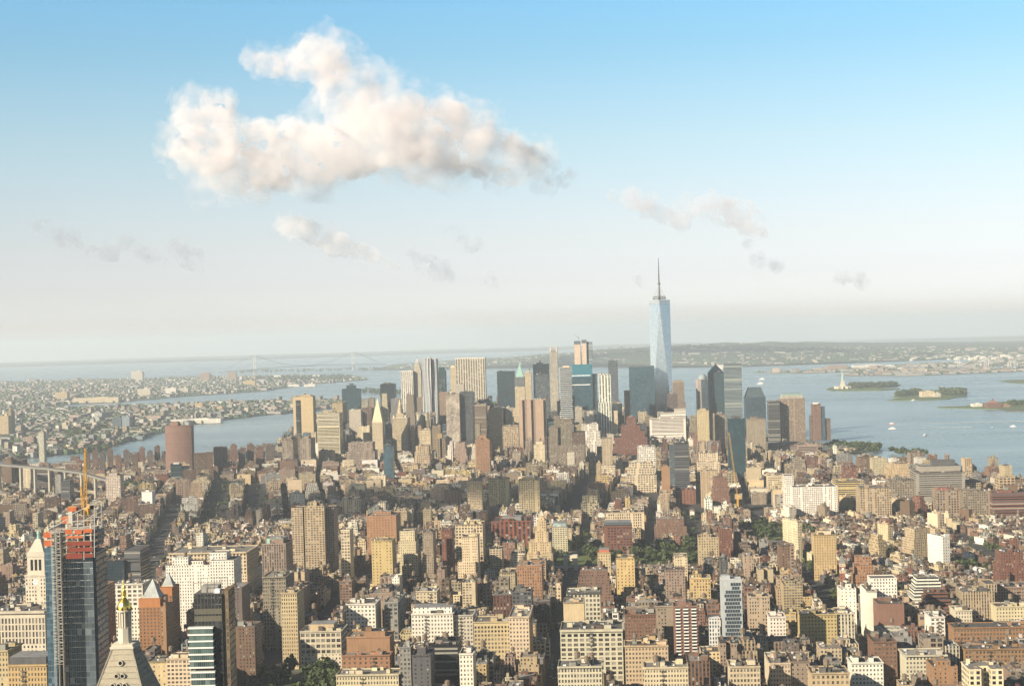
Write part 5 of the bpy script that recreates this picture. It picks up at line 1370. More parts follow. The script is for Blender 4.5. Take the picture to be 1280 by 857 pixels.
# -- brown art deco tower, stepped red brick telegraph building
H(OT, 'tower', 'massive brown art deco tower with stepped shoulders and piers', 693, 715, 525, Y=3600, d=45, col='taupe', sty='pier', wings=[(686, 697, 533, -4, 44, 'pier', 'taupe'), (716, 731, 540, -3, 46, 'pier', 'brown'), (709, 718, 565, -10, 22, 'punch', 'lime'), (689, 731, 556, -8, 50, 'pier', 'taupe')], crown=[(0.9, 0.8, 2, 'brown', 'blank')])
H(OT, 'tower', 'stepped red brick telegraph building, half in the shadow of its neighbour', 783, 795, 521, Y=3880, d=36, col='red', sty='punch', wings=[(776, 800, 531, -4, 44), (796, 806, 538, -8, 30), (768, 809, 546, -6, 52), (766, 811, 556, -10, 58)])

# -- river-side glass towers with geometric roofs
def geo_tops():
    r, w, h, _ = S('glass_tower', 'tower', 'dark green glass tower with a copper pyramid roof by the river', 885, 905, 466, 4700, 42)
    b = MB(); b.prism(sq(w, 42), -1, h, (0.07, 0.12, 0.14), FACADE, **F('glass')); b.build('wall', r)
    za = zof(894, 454.5, 4720, 3)
    b = MB(); pyramid(b, w, 42, h + 0.02, za, (0.12, 0.20, 0.20), ROOF); b.build('pyramid_roof', r)
    r, w, h, _ = S('glass_tower', 'tower', 'tower with a copper dome and a tan left half by the river', 870.5, 884, 474, 4820, 44)
    b = MB(); b.prism(sq(w, 44), -1, h, (0.40, 0.33, 0.29), FACADE, **F('grid')); b.build('wall', r)
    b = MB(); b.prism(sq(w * 0.6, 44.6, 0, w * 0.22, -0.8), -1, h - 1, (0.05, 0.08, 0.10), FACADE, **F('glass')); b.build('glass_half', r)
    b = MB(); n = 8
    for k in range(n):
        a0, a1 = math.pi / 2 * k / n, math.pi / 2 * (k + 1) / n
        b.cyl(w * 0.12, 0, w * 0.42 * math.cos(a0), h + 0.02 + 16 * math.sin(a0), h + 0.02 + 16 * math.sin(a1), (0.22, 0.27, 0.28), ROOF, 18, r1=max(0.05, w * 0.42 * math.cos(a1)), top=False)
    b.build('dome', r)
    r, w, h, _ = S('glass_tower', 'tower', 'blue-black tower with a chamfered mansard top, standing alone by the river', 931, 957, 496, 4620, 44)
    b = MB(); b.prism(sq(w, 44), -1, h, (0.045, 0.075, 0.10), FACADE, **F('glass')); b.build('wall', r)
    zt = zof(944, 484, 4620, 3)
    b = MB(); b.prism(sq(w * 0.95, 42), h + 0.02, zt, (0.05, 0.075, 0.09), ROOF, ring1=sq(w * 0.6, 26)); b.build('mansard_roof', r)
geo_tops()

# -- curved brown tower
def curved():
    Y = 3760
    r, w, h, _ = S('curved_tower', 'tower', 'tall curved brown brick apartment tower alone on the east side', 205, 238, 532, Y, 26)
    ring = []
    for i in range(13):
        t = -1 + 2 * i / 12; ring.append((t * w / 2, -13 + 9 * (1 - t * t) * 0 + 7 * t * t - 7 * (t > 0) * 0))
    for i in range(13):
        t = 1 - 2 * i / 12; ring.append((t * w / 2, 8 + 7 * t * t))
    b = MB(); b.prism(ring, -1, h, (0.17, 0.10, 0.08), FACADE, wp=(3.0, 2.9, 0.3), wq=(0.4, 0, 0.5)); b.build('wall', r)
    b = MB(); b.prism(sq(w * 0.26, 16, 0, -w * 0.12, 0), h + 0.02, h + 9, (0.21, 0.12, 0.09), FACADE); b.build('bulkhead', r)
curved()

# -- gold-topped tower
def gold_tower():
    Y = 800.0
    xc = at_depth(151.5, 760, Y)[0]; g = elev(xc, Y)
    a = AVE
    r = empty('clock_tower', (xc, Y + 6, g), -a, label='pale stone tower with steep pyramid roof and gilded cupola, nearest of all', cat='tower')
    occupy(xc, Y + 6, 30, 30, a, 0)
    Z = lambda py: zof(151, py, Y, g)
    S_ = F_PX / Y    # px per metre
    c = (0.60, 0.54, 0.43)
    zb = Z(820) - 60; zr = Z(811)
    w0 = 26.0; we = 24.0
    zt = Z(811)
    # pyramid roof: from far below the frame up to the lantern gallery
    hw = lambda py: (px_w(py)) / S_
    def px_w(py): return 26 + (py - 811) * 0.8
    ztop = Z(811); zbot = Z(811) - 34.0
    b = MB(); b.prism(sq(29.0), -1, zbot - 14, c, FACADE, wp=(3.6, 4.2, 0.4), wq=(0.55, 0, 0.2)); b.build('wall', r)
    b = MB(); b.prism(sq(31.0), zbot - 13.98, zbot - 11, c, STONE, bottom=True); b.prism(sq(28.0), zbot - 11, zbot - 0.02, c, FACADE, wp=(3.6, 5.5, 0.4), wq=(0.6, 0, 0.2)); b.build('gallery', r)
    tw = 26 / S_ * 1.0
    bw = tw + 34.0 * 0.70
    TL = simple('roof_marble', (0.54, 0.49, 0.385), 0.85, noise=0.2, nscale=0.9)
    rf = MB(); rf.prism(sq(bw), zbot, ztop, c, TL, ring1=sq(tw))
    for kk in range(12):
        f = kk / 12; q = bw + (tw - bw) * f; zz = zbot + (ztop - zbot) * f
        rf.prism(sq(q + 0.25), zz, zz + 0.22, c, STONE, bottom=True)
    for sx in (-1, 1):
        for sy in (-1, 1): rf.bar((sx * bw / 2, sy * bw / 2, zbot), (sx * tw / 2, sy * tw / 2, ztop), 0.45, c, STONE); pr = rf.build('pyramid_roof', r)
    # round dormers on the two visible slopes
    for row, (py, n) in enumerate(((827, 1), (842, 2), (853, 3), (868, 4))):
        z = Z(py) ; t = (ztop - z) / 34.0; half = (tw + (bw - tw) * t) / 2
        for i in range(n):
            off = (i - (n - 1) / 2) * 3.1
            for face in (0, 1):
                b = MB(); ca, sa = (1, 0) if face == 0 else (0, 1)
                for k in range(10):
                    t0, t1 = k * math.pi / 5, (k + 1) * math.pi / 5
                    def P3(rr, tt, out):
                        u = off + rr * math.cos(tt); zz = z + rr * math.sin(tt)
                        v = -(half + out)
                        return (u, v, zz) if face == 0 else (-v, u, zz)
                    b.face([P3(1.35, t0, 1.2), P3(1.35, t1, 1.2), P3(1.35, t1, -1.2), P3(1.35, t0, -1.2)][::-1], STONE)
                    b.face([P3(1.35, t0, 1.2), P3(1.35, t1, 1.2), P3(1.0, t1, 1.2), P3(1.0, t0, 1.2)], STONE)
                    b.face([P3(1.0, t0, 0.3), P3(1.0, t1, 0.3), P3(0.01, t1, 0.3), P3(0.01, t0, 0.3)], DARKGLASS)
                b.build('dormer_window', pr)
    # lantern
    zg = ztop; b = MB()
    b.prism(sq(tw + 1.6), zg + 0.02, zg + 1.2, c, STONE, bottom=True); b.prism(sq(tw + 0.4), zg + 1.2, zg + 2.4, c, STONE); b.build('balcony', r)
    for sgn in (-1, 1):
        for k in range(7):
            b = MB(); q = -tw / 2 + tw * k / 6
            b.bar((q, sgn * tw / 2, zg + 2.4), (q, sgn * tw / 2, zg + 3.6), 0.18, c, STONE); b.build('baluster', r)
    z1 = Z(786); b = MB(); b.cyl(0, 0, 3.6, zg + 2.4, z1, c, STONE, 8); b.build('lantern_base', r)
    z2 = Z(766)
    b = MB(); b.cyl(0, 0, 1.7, z1, z2, (0.3, 0.27, 0.2), STONE, 8); b.build('lantern_core', r)
    for i in range(8):
        t = (i + 0.5) * math.pi / 4; b = MB(); b.cyl(3.1 * math.cos(t), 3.1 * math.sin(t), 0.46, z1, z2, c, STONE, 8); b.build('lantern_column', r)
    b = MB(); b.cyl(0, 0, 3.8, z2 + 0.01, z2 + 0.9, c, STONE, 16, bottom=True); b.build('lantern_cornice', r)
    z3 = z2 + 0.9; prof = [(3.4, 0), (3.75, 0.8), (3.5, 2.2), (2.9, 3.8), (2.0, 5.2), (1.15, 6.4), (0.95, 7.4), (1.3, 7.9), (1.3, 9.3), (0.75, 10.2), (0.5, 11.4), (0.8, 12.0), (0.35, 13.0), (0.18, 16.2)]
    k = (Z(726) - z3) / 16.2
    b = MB()
    for (r0, q0), (r1, q1) in zip(prof, prof[1:]): b.cyl(0, 0, r0, z3 + q0 * k, z3 + q1 * k, (1, 1, 1), GOLD, 16, r1=r1, top=False)
    cup = b.build('gilded_cupola', r)
    for i in range(8):
        t = i * math.pi / 4; b = MB(); b.cyl(3.5 * math.cos(t), 3.5 * math.sin(t), 0.5, z3 + 0.2, z3 + 1.6, (0.05, 0.04, 0.02), DARKGLASS, 8); b.build('porthole', cup)
    b = MB(); b.bar((0, 0, Z(728)), (0, 0, Z(712)), 0.14, c, STEEL); b.build('lightning_rod', r)
gold_tower()

# -- glass tower under construction with its yellow crane
def construction():
    Y = 955.0
    a = R(0.0)
    x0, x1 = at_depth(56, 800, Y)[0], at_depth(119, 800, Y)[0]
    w = x1 - x0; cx = (x0 + x1) / 2; g = elev(cx, Y); d = 28.0
    r = empty('unfinished_glass_tower', (cx, Y + d / 2, g), 0, label='half-built black glass tower with steel mast and orange netted top floors', cat='skyscraper')
    occupy(cx, Y + d / 2, w, d, 0, 4)
    Z = lambda py, px=88: zof(px, py, Y, g)
    L = lambda px, py=720: at_depth(px, py, Y)[0] - cx
    # left bay: blue glass
    gl = (0.06, 0.12, 0.17)
    xa, xb, xc, xd = L(56), L(66), L(82), L(116)
    zg = Z(686); zl = Z(683)
    b = MB(); b.prism([(xa, -d / 2 + 1), (xb + 1.5, -d / 2 + 1), (xb + 1.5, d / 2), (xa, d / 2)], -1, zl, gl, FACADE, wp=(2.4, 3.6, 0.9), wq=(0.85, 3, 0.2), topcol=(0.3, 0.3, 0.3)); b.build('blue_glass_bay', r)
    # black glass shaft
    b = MB(); b.prism([(xc - 1.5, -d / 2), (xd, -d / 2), (xd, d / 2), (xc - 1.5, d / 2)], -1, zg - 3.5, (0.006, 0.010, 0.014), FACADE, wp=(2.6, 3.7, 0.96), wq=(0.95, 3, 0.6), topcol=(0.3, 0.3, 0.3)); b.build('black_glass_shaft', r)
    b = MB(); b.prism([(L(105), -d / 2 - 0.8), (L(117), -d / 2 - 0.8), (L(117), -d / 2 - 0.02), (L(105), -d / 2 - 0.02)], -1, Z(702), (0.10, 0.125, 0.14), FACADE, wp=(2.0, 3.7, 0.94), wq=(0.9, 3, 0.9)); b.build('grey_glass_strip', r)
    b = MB(); b.prism([(xd + 0.01, -d / 2 + 3), (xd + 1.4, -d / 2 + 3), (xd + 1.4, d / 2), (xd + 0.01, d / 2)], -1, zg - 3, (0.16, 0.17, 0.18), FACADE, wp=(2.0, 3.7, 0.94), wq=(0.7, 3, 0.9)); b.build('side_glass', r)
    # steel hoist mast running the full height between the two shafts
    mast = simple("galvanised_steel", (0.40, 0.385, 0.35), 0.55, 0.2)
    b = MB(); y = -d / 2 - 2.2; zt = Z(661)
    mxa, mxb = xb + 0.2, xc - 2.2
    for q in (mxa, (mxa + mxb) / 2, mxb):
        for yy in (y, y + 2.4): b.bar((q, yy, 0), (q, yy, zt), 0.17, (0.5, 0.5, 0.5), mast)
    z = 130.0; k = 0
    while z < zt - 1:
        b.bar((mxa, y, z), (mxb, y, z), 0.13, (0.5, 0.5, 0.5), mast)
        if k % 2 == 0: b.bar((mxa, y, z), (mxb, y, z + 1.9), 0.13, (0.5, 0.5, 0.5), mast)
        else: b.bar((mxb, y, z), (mxa, y, z + 1.9), 0.13, (0.5, 0.5, 0.5), mast)
        z += 1.9; k += 1
    b.build('hoist_mast', r)
    # bare concrete floors with netting on top
    zz = zg - 3.4; n = 0
    while zz < Z(663) + 1:
        b = MB(); b.prism([(xc - 1.4, -d / 2 + 0.4), (xd, -d / 2 + 0.4), (xd, d / 2), (xc - 1.4, d / 2)], zz, zz + 0.4, (0.42, 0.38, 0.33), STONE, bottom=True); b.build('floor_slab', r)
        for q in (xc + 1, (xc + xd) / 2, xd - 0.8):
            for yy in (-d / 2 + 1, 4): c2 = MB(); c2.box(q, yy, 0.8, 0.8, zz + 0.4, zz + 3.4, (0.5, 0.46, 0.4), STONE); c2.build('column', r)
        zz += 3.8; n += 1
    net = ORANGE; dk = simple("red_netting", (0.17, 0.035, 0.022), 0.85, noise=0.4, nscale=0.4)
    for (pa, pb, ya, yb, m) in ((56, 66.5, 664, 671, net), (56, 66.5, 674, 681.5, net), (83, 92, 661, 667, net), (95, 104, 662, 667.5, net), (106, 117, 661, 666, net), (84, 105, 669.5, 672.5, net), (84, 116, 676.5, 682, dk), (86, 117, 684, 689.5, dk), (83, 104, 691, 698, dk), (106, 117, 692, 697, dk)):
        b = MB(); q0, q1 = L(pa), L(pb)
        b.prism([(q0, -d / 2 - 0.25), (q1, -d / 2 - 0.25), (q1, -d / 2 - 0.1), (q0, -d / 2 - 0.1)], Z(yb), Z(ya), (0.6, 0.2, 0.05), m); b.build('safety_net', r)
    b = MB(); b.prism([(xa, -d / 2 + 1.2), (xb + 1, -d / 2 + 1.2), (xb + 1, d / 2 - 0.3), (xa, d / 2 - 0.3)], zl + 0.02, Z(665), (0.25, 0.2, 0.17), STONE); b.build('upper_floors', r)
    # sloping steel frame crowning the tower
    def fr(p, q, t=0.26):
        b = MB(); b.bar((L(p[0], p[1]), p[2], Z(p[1])), (L(q[0], q[1]), q[2], Z(q[1])), t, (0.5, 0.5, 0.5), mast); b.build('steel_beam', r)
    for yy in (-d / 2, 2.0):
        for p, q in (((59, 661), (84, 648)), ((84, 645), (117, 630)), ((84, 661), (117, 661)), ((84, 652), (119, 650)), ((97, 641), (97, 676)), ((105, 638), (105, 700)), ((118, 634), (118, 697)), ((84, 647), (84, 676)), ((90, 661), (90, 674)), ((97, 656), (118, 643)), ((60, 664), (84, 664))):
            fr((*p, yy), (*q, yy), 0.3 if yy < 0 else 0.22)
    for (pa, pb, ya, yb) in ((74, 82, 648, 656), (81, 92, 636, 641), (82, 87, 641, 656)):
        b = MB(); b.box((L(pa) + L(pb)) / 2, -2, L(pb) - L(pa), 5, Z(yb), Z(ya), (0.7, 0.3, 0.1), ORANGE if yb - ya < 9 else mast); b.build('tarpaulin', r)
    # crane
    cr = empty('tower_crane', (cx + L(100.5), Y + d / 2 + 2, g + Z(641)), 0, label='golden yellow crane mast rising from the half-built glass tower', cat='crane')
    hh = Z(563) - Z(641)
    b = MB(); t = 1.1
    def lat(b, x0, z0, x1, z1, t0, t1, n):
        P0 = [(-t0, -t0), (t0, -t0), (t0, t0), (-t0, t0)]
        for k in range(n):
            f0, f1 = k / n, (k + 1) / n
            c0, c1 = (x0 + (x1 - x0) * f0, z0 + (z1 - z0) * f0), (x0 + (x1 - x0) * f1, z0 + (z1 - z0) * f1)
            s0, s1 = t0 + (t1 - t0) * f0, t0 + (t1 - t0) * f1
            for i in range(4):
                dx, dy = ((-1, -1), (1, -1), (1, 1), (-1, 1))[i]; ex, ey = ((-1, -1), (1, -1), (1, 1), (-1, 1))[(i + 1) % 4]
                b.bar((c0[0] + dx * s0, dy * s0, c0[1]), (c1[0] + dx * s1, dy * s1, c1[1]), 0.16, (1, 1, 1), YELLOW)
                b.bar((c0[0] + dx * s0, dy * s0, c0[1]), (c1[0] + ex * s1, ey * s1, c1[1]), 0.11, (1, 1, 1), YELLOW)
    lat(b, 0, 0, 0.8, hh, 0.95, 0.4, 16); b.build('boom', cr)
    b = MB(); b.box(0, 0, 4.2, 4.2, -3.0, 1.0, (1, 1, 1), YELLOW); b.box(2.2, -1.5, 1.8, 1.8, 1.0, 3.6, (1, 1, 1), YELLOW); b.build('slewing_platform', cr)
    b = MB(); lat(b, -1.6, 1.0, -2.6, hh * 0.38, 0.7, 0.3, 6); b.build('back_frame', cr)
    b = MB(); b.bar((-2.6, 0, hh * 0.38), (0.5, 0, hh * 0.85), 0.1, (1, 1, 1), YELLOW); b.build('pendant_line', cr)
    b = MB(); b.box(3.6, 0, 2.4, 2.0, 0.4, 2.6, (0.03, 0.03, 0.03)); b.build('counterweight', cr)
    b = MB(); lat(b, 0, -16, 0, -3, 1.1, 1.1, 4); b.build('mast', cr)
construction()

# -- black glass tower with white-banded bays
def black_tower():
    Y = 870.0
    a = R(1.5)
    r, w, h, (cx, cy, g) = S('glass_condominium_tower', 'tower', 'slim black glass tower with pale banded glass bays on its left side', 242, 277, 742, Y, 18, a=a)
    Z = lambda py: zof(258, py, Y, g)
    L = lambda px: (px - 259.5) / F_PX * Y
    bk = (0.016, 0.014, 0.012)
    b = MB(); b.prism(sq(w, 18), -1, h, bk, FACADE, wp=(2.0, 3.8, 0.6), wq=(0.95, 3, 0.4), topcol=(0.1, 0.1, 0.1)); b.build('wall', r)
    b = MB(); b.prism(sq(3.4, 17, 0, w / 2 + 1.72, 0.8), -1, h + 1.5, (0.16, 0.11, 0.06), FACADE, wp=(1.6, 3.8, 0.7), wq=(0.8, 3, 0.4)); b.build('bronze_side', r)
    for k in range(2):
        z = Z(776 - k * 9); b = MB(); b.box(0, -9.06, w * 0.98, 0.1, z, z + 3.0, (0.10, 0.09, 0.06), FACADE, wp=(0.9, 3.2, 0.55), wq=(0.9, 3, 0.2)); b.build('louvre_band', r)
    # open steel crown
    zc = h
    for q in (-w / 2, -w / 4, 0, w / 4, w / 2):
        for yy in (-8.6, 8.6): b = MB(); b.bar((q * 0.98, yy, zc), (q * 0.98, yy, zc + 6.3), 0.16, (0.3, 0.3, 0.3)); b.build('crown_post', r)
    for yy in (-8.6, 8.6): b = MB(); b.bar((-w / 2, yy, zc + 6.3), (w / 2, yy, zc + 6.3), 0.2, (0.3, 0.3, 0.3)); b.build('crown_rail', r)
    b = MB(); b.box(0, 1, w * 0.6, 9, zc, zc + 3.6, (0.25, 0.24, 0.22)); b.build('rooftop_plant', r)
    b = MB(); b.box(w * 0.3, -5, 3.5, 3, zc, zc + 2.2, (0.7, 0.7, 0.68)); b.build('air_handler', r)
    # projecting pale bays
    pale = (0.5, 0.53, 0.5)
    for (ya, yb, x0, x1) in ((783, 832, 235.5, 266), (838, 905, 237, 267)):
        z0, z1 = Z(yb), Z(ya); n = max(1, round((z1 - z0) / 3.75)); fh = (z1 - z0) / n
        xa, xb = L(x0), L(x1)
        b = MB(); b.prism([(xa + .3, -12.2), (xb, -12.2), (xb, -9.02), (xa + .3, -9.02)], z0, z1 - 0.3, (0.10, 0.15, 0.14), FACADE, wp=(2.4, fh, 0.9), wq=(0.8, 3, 0.1), bottom=True); b.build('glass_bay', r)
        for k in range(n + 1):
            z = z0 + k * fh; b = MB(); b.prism([(xa - .2, -12.8), (xb + .3, -12.8), (xb + .3, -9.01), (xa - .2, -9.01)], z - 0.42, z + 0.42, pale, WHITE, bottom=True); b.build('white_slab', r)
black_tower()

# -- three brick towers with glass pyramids
def pyramids():
    for (x0, x1, ye, xa, ya, Y, lab) in ((173, 200, 748, 189, 723, 1500, 'front orange brick tower with a small glass pyramid cap'), (198, 215, 734, 205, 715, 1560, 'rear orange brick tower with a glass pyramid cap, taller in the view')):
        r, w, h, (cx, cy, g) = S('brick_apartment_tower', 'tower', lab, x0, x1, ye, Y, 26)
        wins = []; c = (0.25, 0.125, 0.06)
        b = MB(); ring = sq(w, 26); nf = 24 if Y < 1550 else 26; fh = 3.3; zb = h - 8 - nf * fh
        b.prism(ring, -1, zb, c, FACADE, wp=(3.2, 3.3, 0.4), wq=(0.5, 0, 0.2), top=False)
        wall3d(b, wins, ring[0], ring[1], zb, h - 8, 6 if Y < 1550 else 4, nf, 0.42, 0.5, c)
        for e in (1, 2, 3):
            p, q = ring[e], ring[(e + 1) % 4]; b.face([(*p, zb), (*q, zb), (*q, h - 8), (*p, h - 8)], FACADE, c, [(0, 0), (26, 0), (26, h - 8 - zb), (0, h - 8 - zb)], (3.6, 3.3, 0.36), (0.5, 0, 0.2))
        b.prism(ring, h - 8, h, (0.33, 0.14, 0.055), FACADE)
        b.build('wall', r)
        place_windows(r, wins, 100)
        zp = zof(xa, ya, Y + 13, g)
        pc = (0.30, 0.36, 0.36)
        b = MB(); ww = min(w, 26) * 0.8; b.prism(sq(ww), h + 0.02, h + 1.0, (0.5, 0.5, 0.48), STONE); pyramid(b, ww * 0.96, ww * 0.96, h + 1.02, zp, (0.30, 0.32, 0.315), ROOF); b.build('pyramid_roof', r)
    # lower arms of the same group
    H(AT, 'tower', 'narrow orange brick wing with arched top windows between the pyramid-capped towers', 200.5, 207, 757, Y=1495, d=24, col='orange', sty='punch')
pyramids()

# -- clock tower with a temple top, far left
def coned():
    Y = 1560
    r, w, h, (cx, cy, g) = S('stone_clock_tower', 'tower', 'limestone clock tower with arcaded belfry and bronze lantern, left of the half-built tower', 31.5, 57, 720, Y, 24)
    Z = lambda py: zof(45, py, Y, g)
    c = PAL['lime']
    b = MB(); b.prism(sq(w, 24), -1, h, c, FACADE, wp=(3.0, 3.8, 0.4), wq=(0.5, 0, 0.3)); b.build('wall', r)
    b = MB(); b.prism(sq(w + 1.4, 25.4), h + 0.02, h + 1.4, c, STONE, bottom=True); b.build('cornice', r)
    z0, z1 = h + 1.4, Z(696); ww = w * 0.84
    b = MB(); b.prism(sq(ww, 20), z0, z1, c, FACADE); bel = b.build('belfry', r)
    for i in (-1, 0, 1):
        b = MB(); b.prism(sq(2.2, 0.3, 0, i * 4.2, -10.2), z0 + (z1 - z0) * 0.25, z1 - 2.5, (0.04, 0.04, 0.04), DARKGLASS); b.build('arched_opening', bel)
    # clock
    b = MB(); n = 20; R0 = 2.9; zc = Z(727)
    b.face([(R0 * math.cos(2 * math.pi * i / n), -12.12, zc + R0 * math.sin(2 * math.pi * i / n)) for i in range(n)], WHITE); 
    cl = b.build('clock_face', r)
    b = MB(); b.face([(-0.15, -12.2, zc - 0.3), (0.15, -12.2, zc - 0.3), (0.15, -12.2, zc + 2.2), (-0.15, -12.2, zc + 2.2)], STEEL); b.build('clock_hand', cl)
    b = MB(); b.face([(-0.3, -12.22, zc - 0.12), (1.6, -12.22, zc - 0.12), (1.6, -12.22, zc + 0.12), (-0.3, -12.22, zc + 0.12)], STEEL); b.build('clock_hand', cl)
    z2 = Z(690); b = MB(); b.prism(sq(ww * 1.04, 21), z1 + 0.02, z2, c, STONE, bottom=True); b.build('attic', r)
    z3 = Z(675); b = MB(); b.prism(sq(ww * 0.9, 18), z2 + 0.02, z3, (0.62, 0.60, 0.55), STONE, ring1=sq(5, 5)); b.build('stepped_roof', r)
    z4 = Z(664); b = MB(); b.cyl(0, 0, 2.0, z3, z3 + (z4 - z3) * 0.6, (1, 1, 1), COPPER, 8, r1=1.5); b.cyl(0, 0, 2.4, z3 + (z4 - z3) * 0.6, z4, (1, 1, 1), COPPER, 8, r1=0.2); b.build('lantern', r)
coned()

# -- stepped stone apartment tower by the avenue
def one_fifth():
    Y = 2060
    r, w, h, (cx, cy, g) = S('stepped_apartment_tower', 'tower', 'cream wedding-cake apartment tower with a pointed lantern beside the avenue canyon', 668.5, 685, 664, Y, 26)
    Z = lambda py: zof(677, py, Y, g); c = PAL['buff']; K = F('punch')
    b = MB(); b.prism(sq(w, 26), -1, h, c, FACADE, **K)
    b.prism(sq(w * 0.72, 20), h + .01, Z(651), c, FACADE, **K); b.prism(sq(w * 0.45, 10), Z(651) + .01, Z(645), c, FACADE, **K); b.build('wall', r)
    b = MB(); pyramid(b, w * 0.4, 8, Z(645) + .02, Z(638), (0.4, 0.36, 0.28)); b.build('lantern', r)
    for (x0, x1, yt, yo, d) in ((662, 690, 677, -6, 40), (660, 692, 690, -10, 46)):
        X0, X1 = at_depth(x0, yt, Y)[0] - cx, at_depth(x1, yt, Y)[0] - cx
        b = MB(); b.prism(sq(X1 - X0, d, 0, (X0 + X1) / 2, yo + 4), -1, Z(yt), c, FACADE, **K); b.build('lower_wing', r)
    occupy(cx, cy, w * 2, 46, AVE, 4)
one_fifth()

# -- marble arch in the square
def arch():
    Y = 2141
    x, y, _ = at_depth(713.3, 700, Y); g = elev(x, y)
    r = empty('triumphal_arch', (x, y, g), -AVE, label='white marble triumphal arch at the end of the avenue among trees', cat='arch')
    w = 19.0; d = 9.0; hh = zof(713, 693.5, Y, g); ow = 9.0; sp = hh * 0.45; c = (0.66, 0.60, 0.47)
    M = simple("marble", (0.5, 0.45, 0.35), 0.7, noise=0.1, nscale=0.5)
    for sx in (-1, 1):
        b = MB(); b.prism(sq((w - ow) / 2, d, 0, sx * (w + ow) / 4, 0), -0.5, hh * 0.78, c, M); b.build('pier', r)
    b = MB(); n = 12; z1 = hh * 0.78; rr = ow / 2
    for i in range(n):
        t0, t1 = math.pi * i / n, math.pi * (i + 1) / n
        p0, p1 = (-rr * math.cos(t0), sp + rr * 0.95 * math.sin(t0)), (-rr * math.cos(t1), sp + rr * 0.95 * math.sin(t1))
        for yy, fl in ((-d / 2, 0), (d / 2, 1)):
            q = [(p0[0], yy, p0[1]), (p1[0], yy, p1[1]), (p1[0], yy, z1), (p0[0], yy, z1)]
            b.face(q[::-1] if fl else q, M)
        b.face([(p0[0], -d / 2, p0[1]), (p0[0], d / 2, p0[1]), (p1[0], d / 2, p1[1]), (p1[0], -d / 2, p1[1])], M)
    b.build('vault', r)
    b = MB(); b.prism(sq(w + 1.6, d + 1.6), z1 + 0.01, z1 + 1.1, c, M, bottom=True); b.build('cornice', r)
    b = MB(); b.prism(sq(w - 0.4, d - 0.4), z1 + 1.1, hh, c, M); b.build('attic', r)
    b = MB(); b.prism(sq(w + 0.4, d + 0.4), hh + 0.01, hh + 0.5, c, M, bottom=True); b.build('attic_cap', r)
    occupy(x, y, 30, 30, AVE, 0)
arch()

# -- tower of hexagonal windows
def hextower():
    Y = 1430
    r, w, h, (cx, cy, g) = S('hexagon_window_tower', 'tower', 'slim modern tower of staggered dark panes set in a pale blue-grey grid', 901, 927, 724, Y, 18)
    pale = (0.31, 0.33, 0.34)
    z2 = zof(914, 857, Y, g)
    b = MB(); b.prism(sq(w, 18), -1, h, pale, FACADE, topcol=(0.5, 0.5, 0.5)); b.build('wall', r)
    PANE = new_mat("sky_pane"); PANE = PANE[0]; bb = PANE.node_tree.nodes['Principled BSDF']; bb.inputs['Base Color'].default_value = (0.03, 0.045, 0.06, 1); bb.inputs['Roughness'].default_value = 0.05; bb.inputs['Specular IOR Level'].default_value = 1.0
    x0 = -w / 2 + 4.0
    nrow = 26; fh = (h - 3) / nrow; cw = 2.35; cnt = 0; meshes = {}
    b = MB(); b.face([(-0.98, 0, -fh * .42), (0.98, 0, -fh * .42), (1.12, 0, 0), (0.98, 0, fh * .42), (-0.98, 0, fh * .42), (-1.12, 0, 0)], PANE); pm = b.mesh('window')
    rest = MB()
    for k in range(nrow):
        z = h - 2.6 - k * fh - fh / 2
        off = 0 if k % 2 else cw / 2
        for i in range(7):
            x = x0 + off + i * cw
            if x > w / 2 - 1.3: continue
            if k < 2 and x < x0 + 5: continue
            if cnt < 98:
                o = bpy.data.objects.new('window', pm); o.location = (x, -9.04, z); link(o, r)
            else: rest.face([(x - 0.95, -9.04, z - fh * .36), (x + .95, -9.04, z - fh * .36), (x + 1.08, -9.04, z), (x + .95, -9.04, z + fh * .36), (x - .95, -9.04, z + fh * .36), (x - 1.08, -9.04, z)], PANE)
            cnt += 1
    rest.build('window', r, kind='stuff')
    # low white annex on the left
    xa, xb = at_depth(887, 773, Y)[0] - cx, at_depth(900.5, 773, Y)[0] - cx
    b = MB(); b.prism([(xa, -9.5), (xb, -9.5), (xb, 9), (xa, 9)], -1, zof(893, 773, Y, g), (0.5, 0.5, 0.48), FACADE, wp=(2.2, 3.6, 0.5), wq=(0.62, 0, 0.3)); b.build('annex', r)
    b = MB(); b.prism(sq(8, 8, 0, -w / 4, 0), h + 0.01, h + 3, pale, FACADE); b.build('bulkhead', r)
hextower()

# -- market clock tower
def market():
    Y = 1830
    r, w, h, (cx, cy, g) = S('brick_clock_tower', 'clock tower', 'slim red and cream banded clock tower with a steep grey roof', 1050, 1056.5, 704, Y, 7)
    b = MB()
    for k in range(12):
        z0, z1 = h * k / 12, h * (k + 1) / 12
        b.prism(sq(w * (1 if k < 9 else 1.08)), z0, z1 - 0.01, (0.24, 0.085, 0.055) if k % 2 == 0 or k < 8 else (0.45, 0.37, 0.27), FACADE, wp=(3.0, 4.0, 0.25), wq=(0.4, 0, 0.2))
    b.build('wall', r)
    b = MB(); pyramid(b, w * 1.1, w * 1.1, h + 0.02, zof(1053, 692, Y + 3, g), (0.16, 0.17, 0.16)); b.build('steep_roof', r)
    b = MB(); b.face([(1.5 * math.cos(t * .5), -w / 2 - 0.35, h * 0.86 + 1.5 * math.sin(t * .5)) for t in range(12)], WHITE); b.build('clock_face', r)
market()

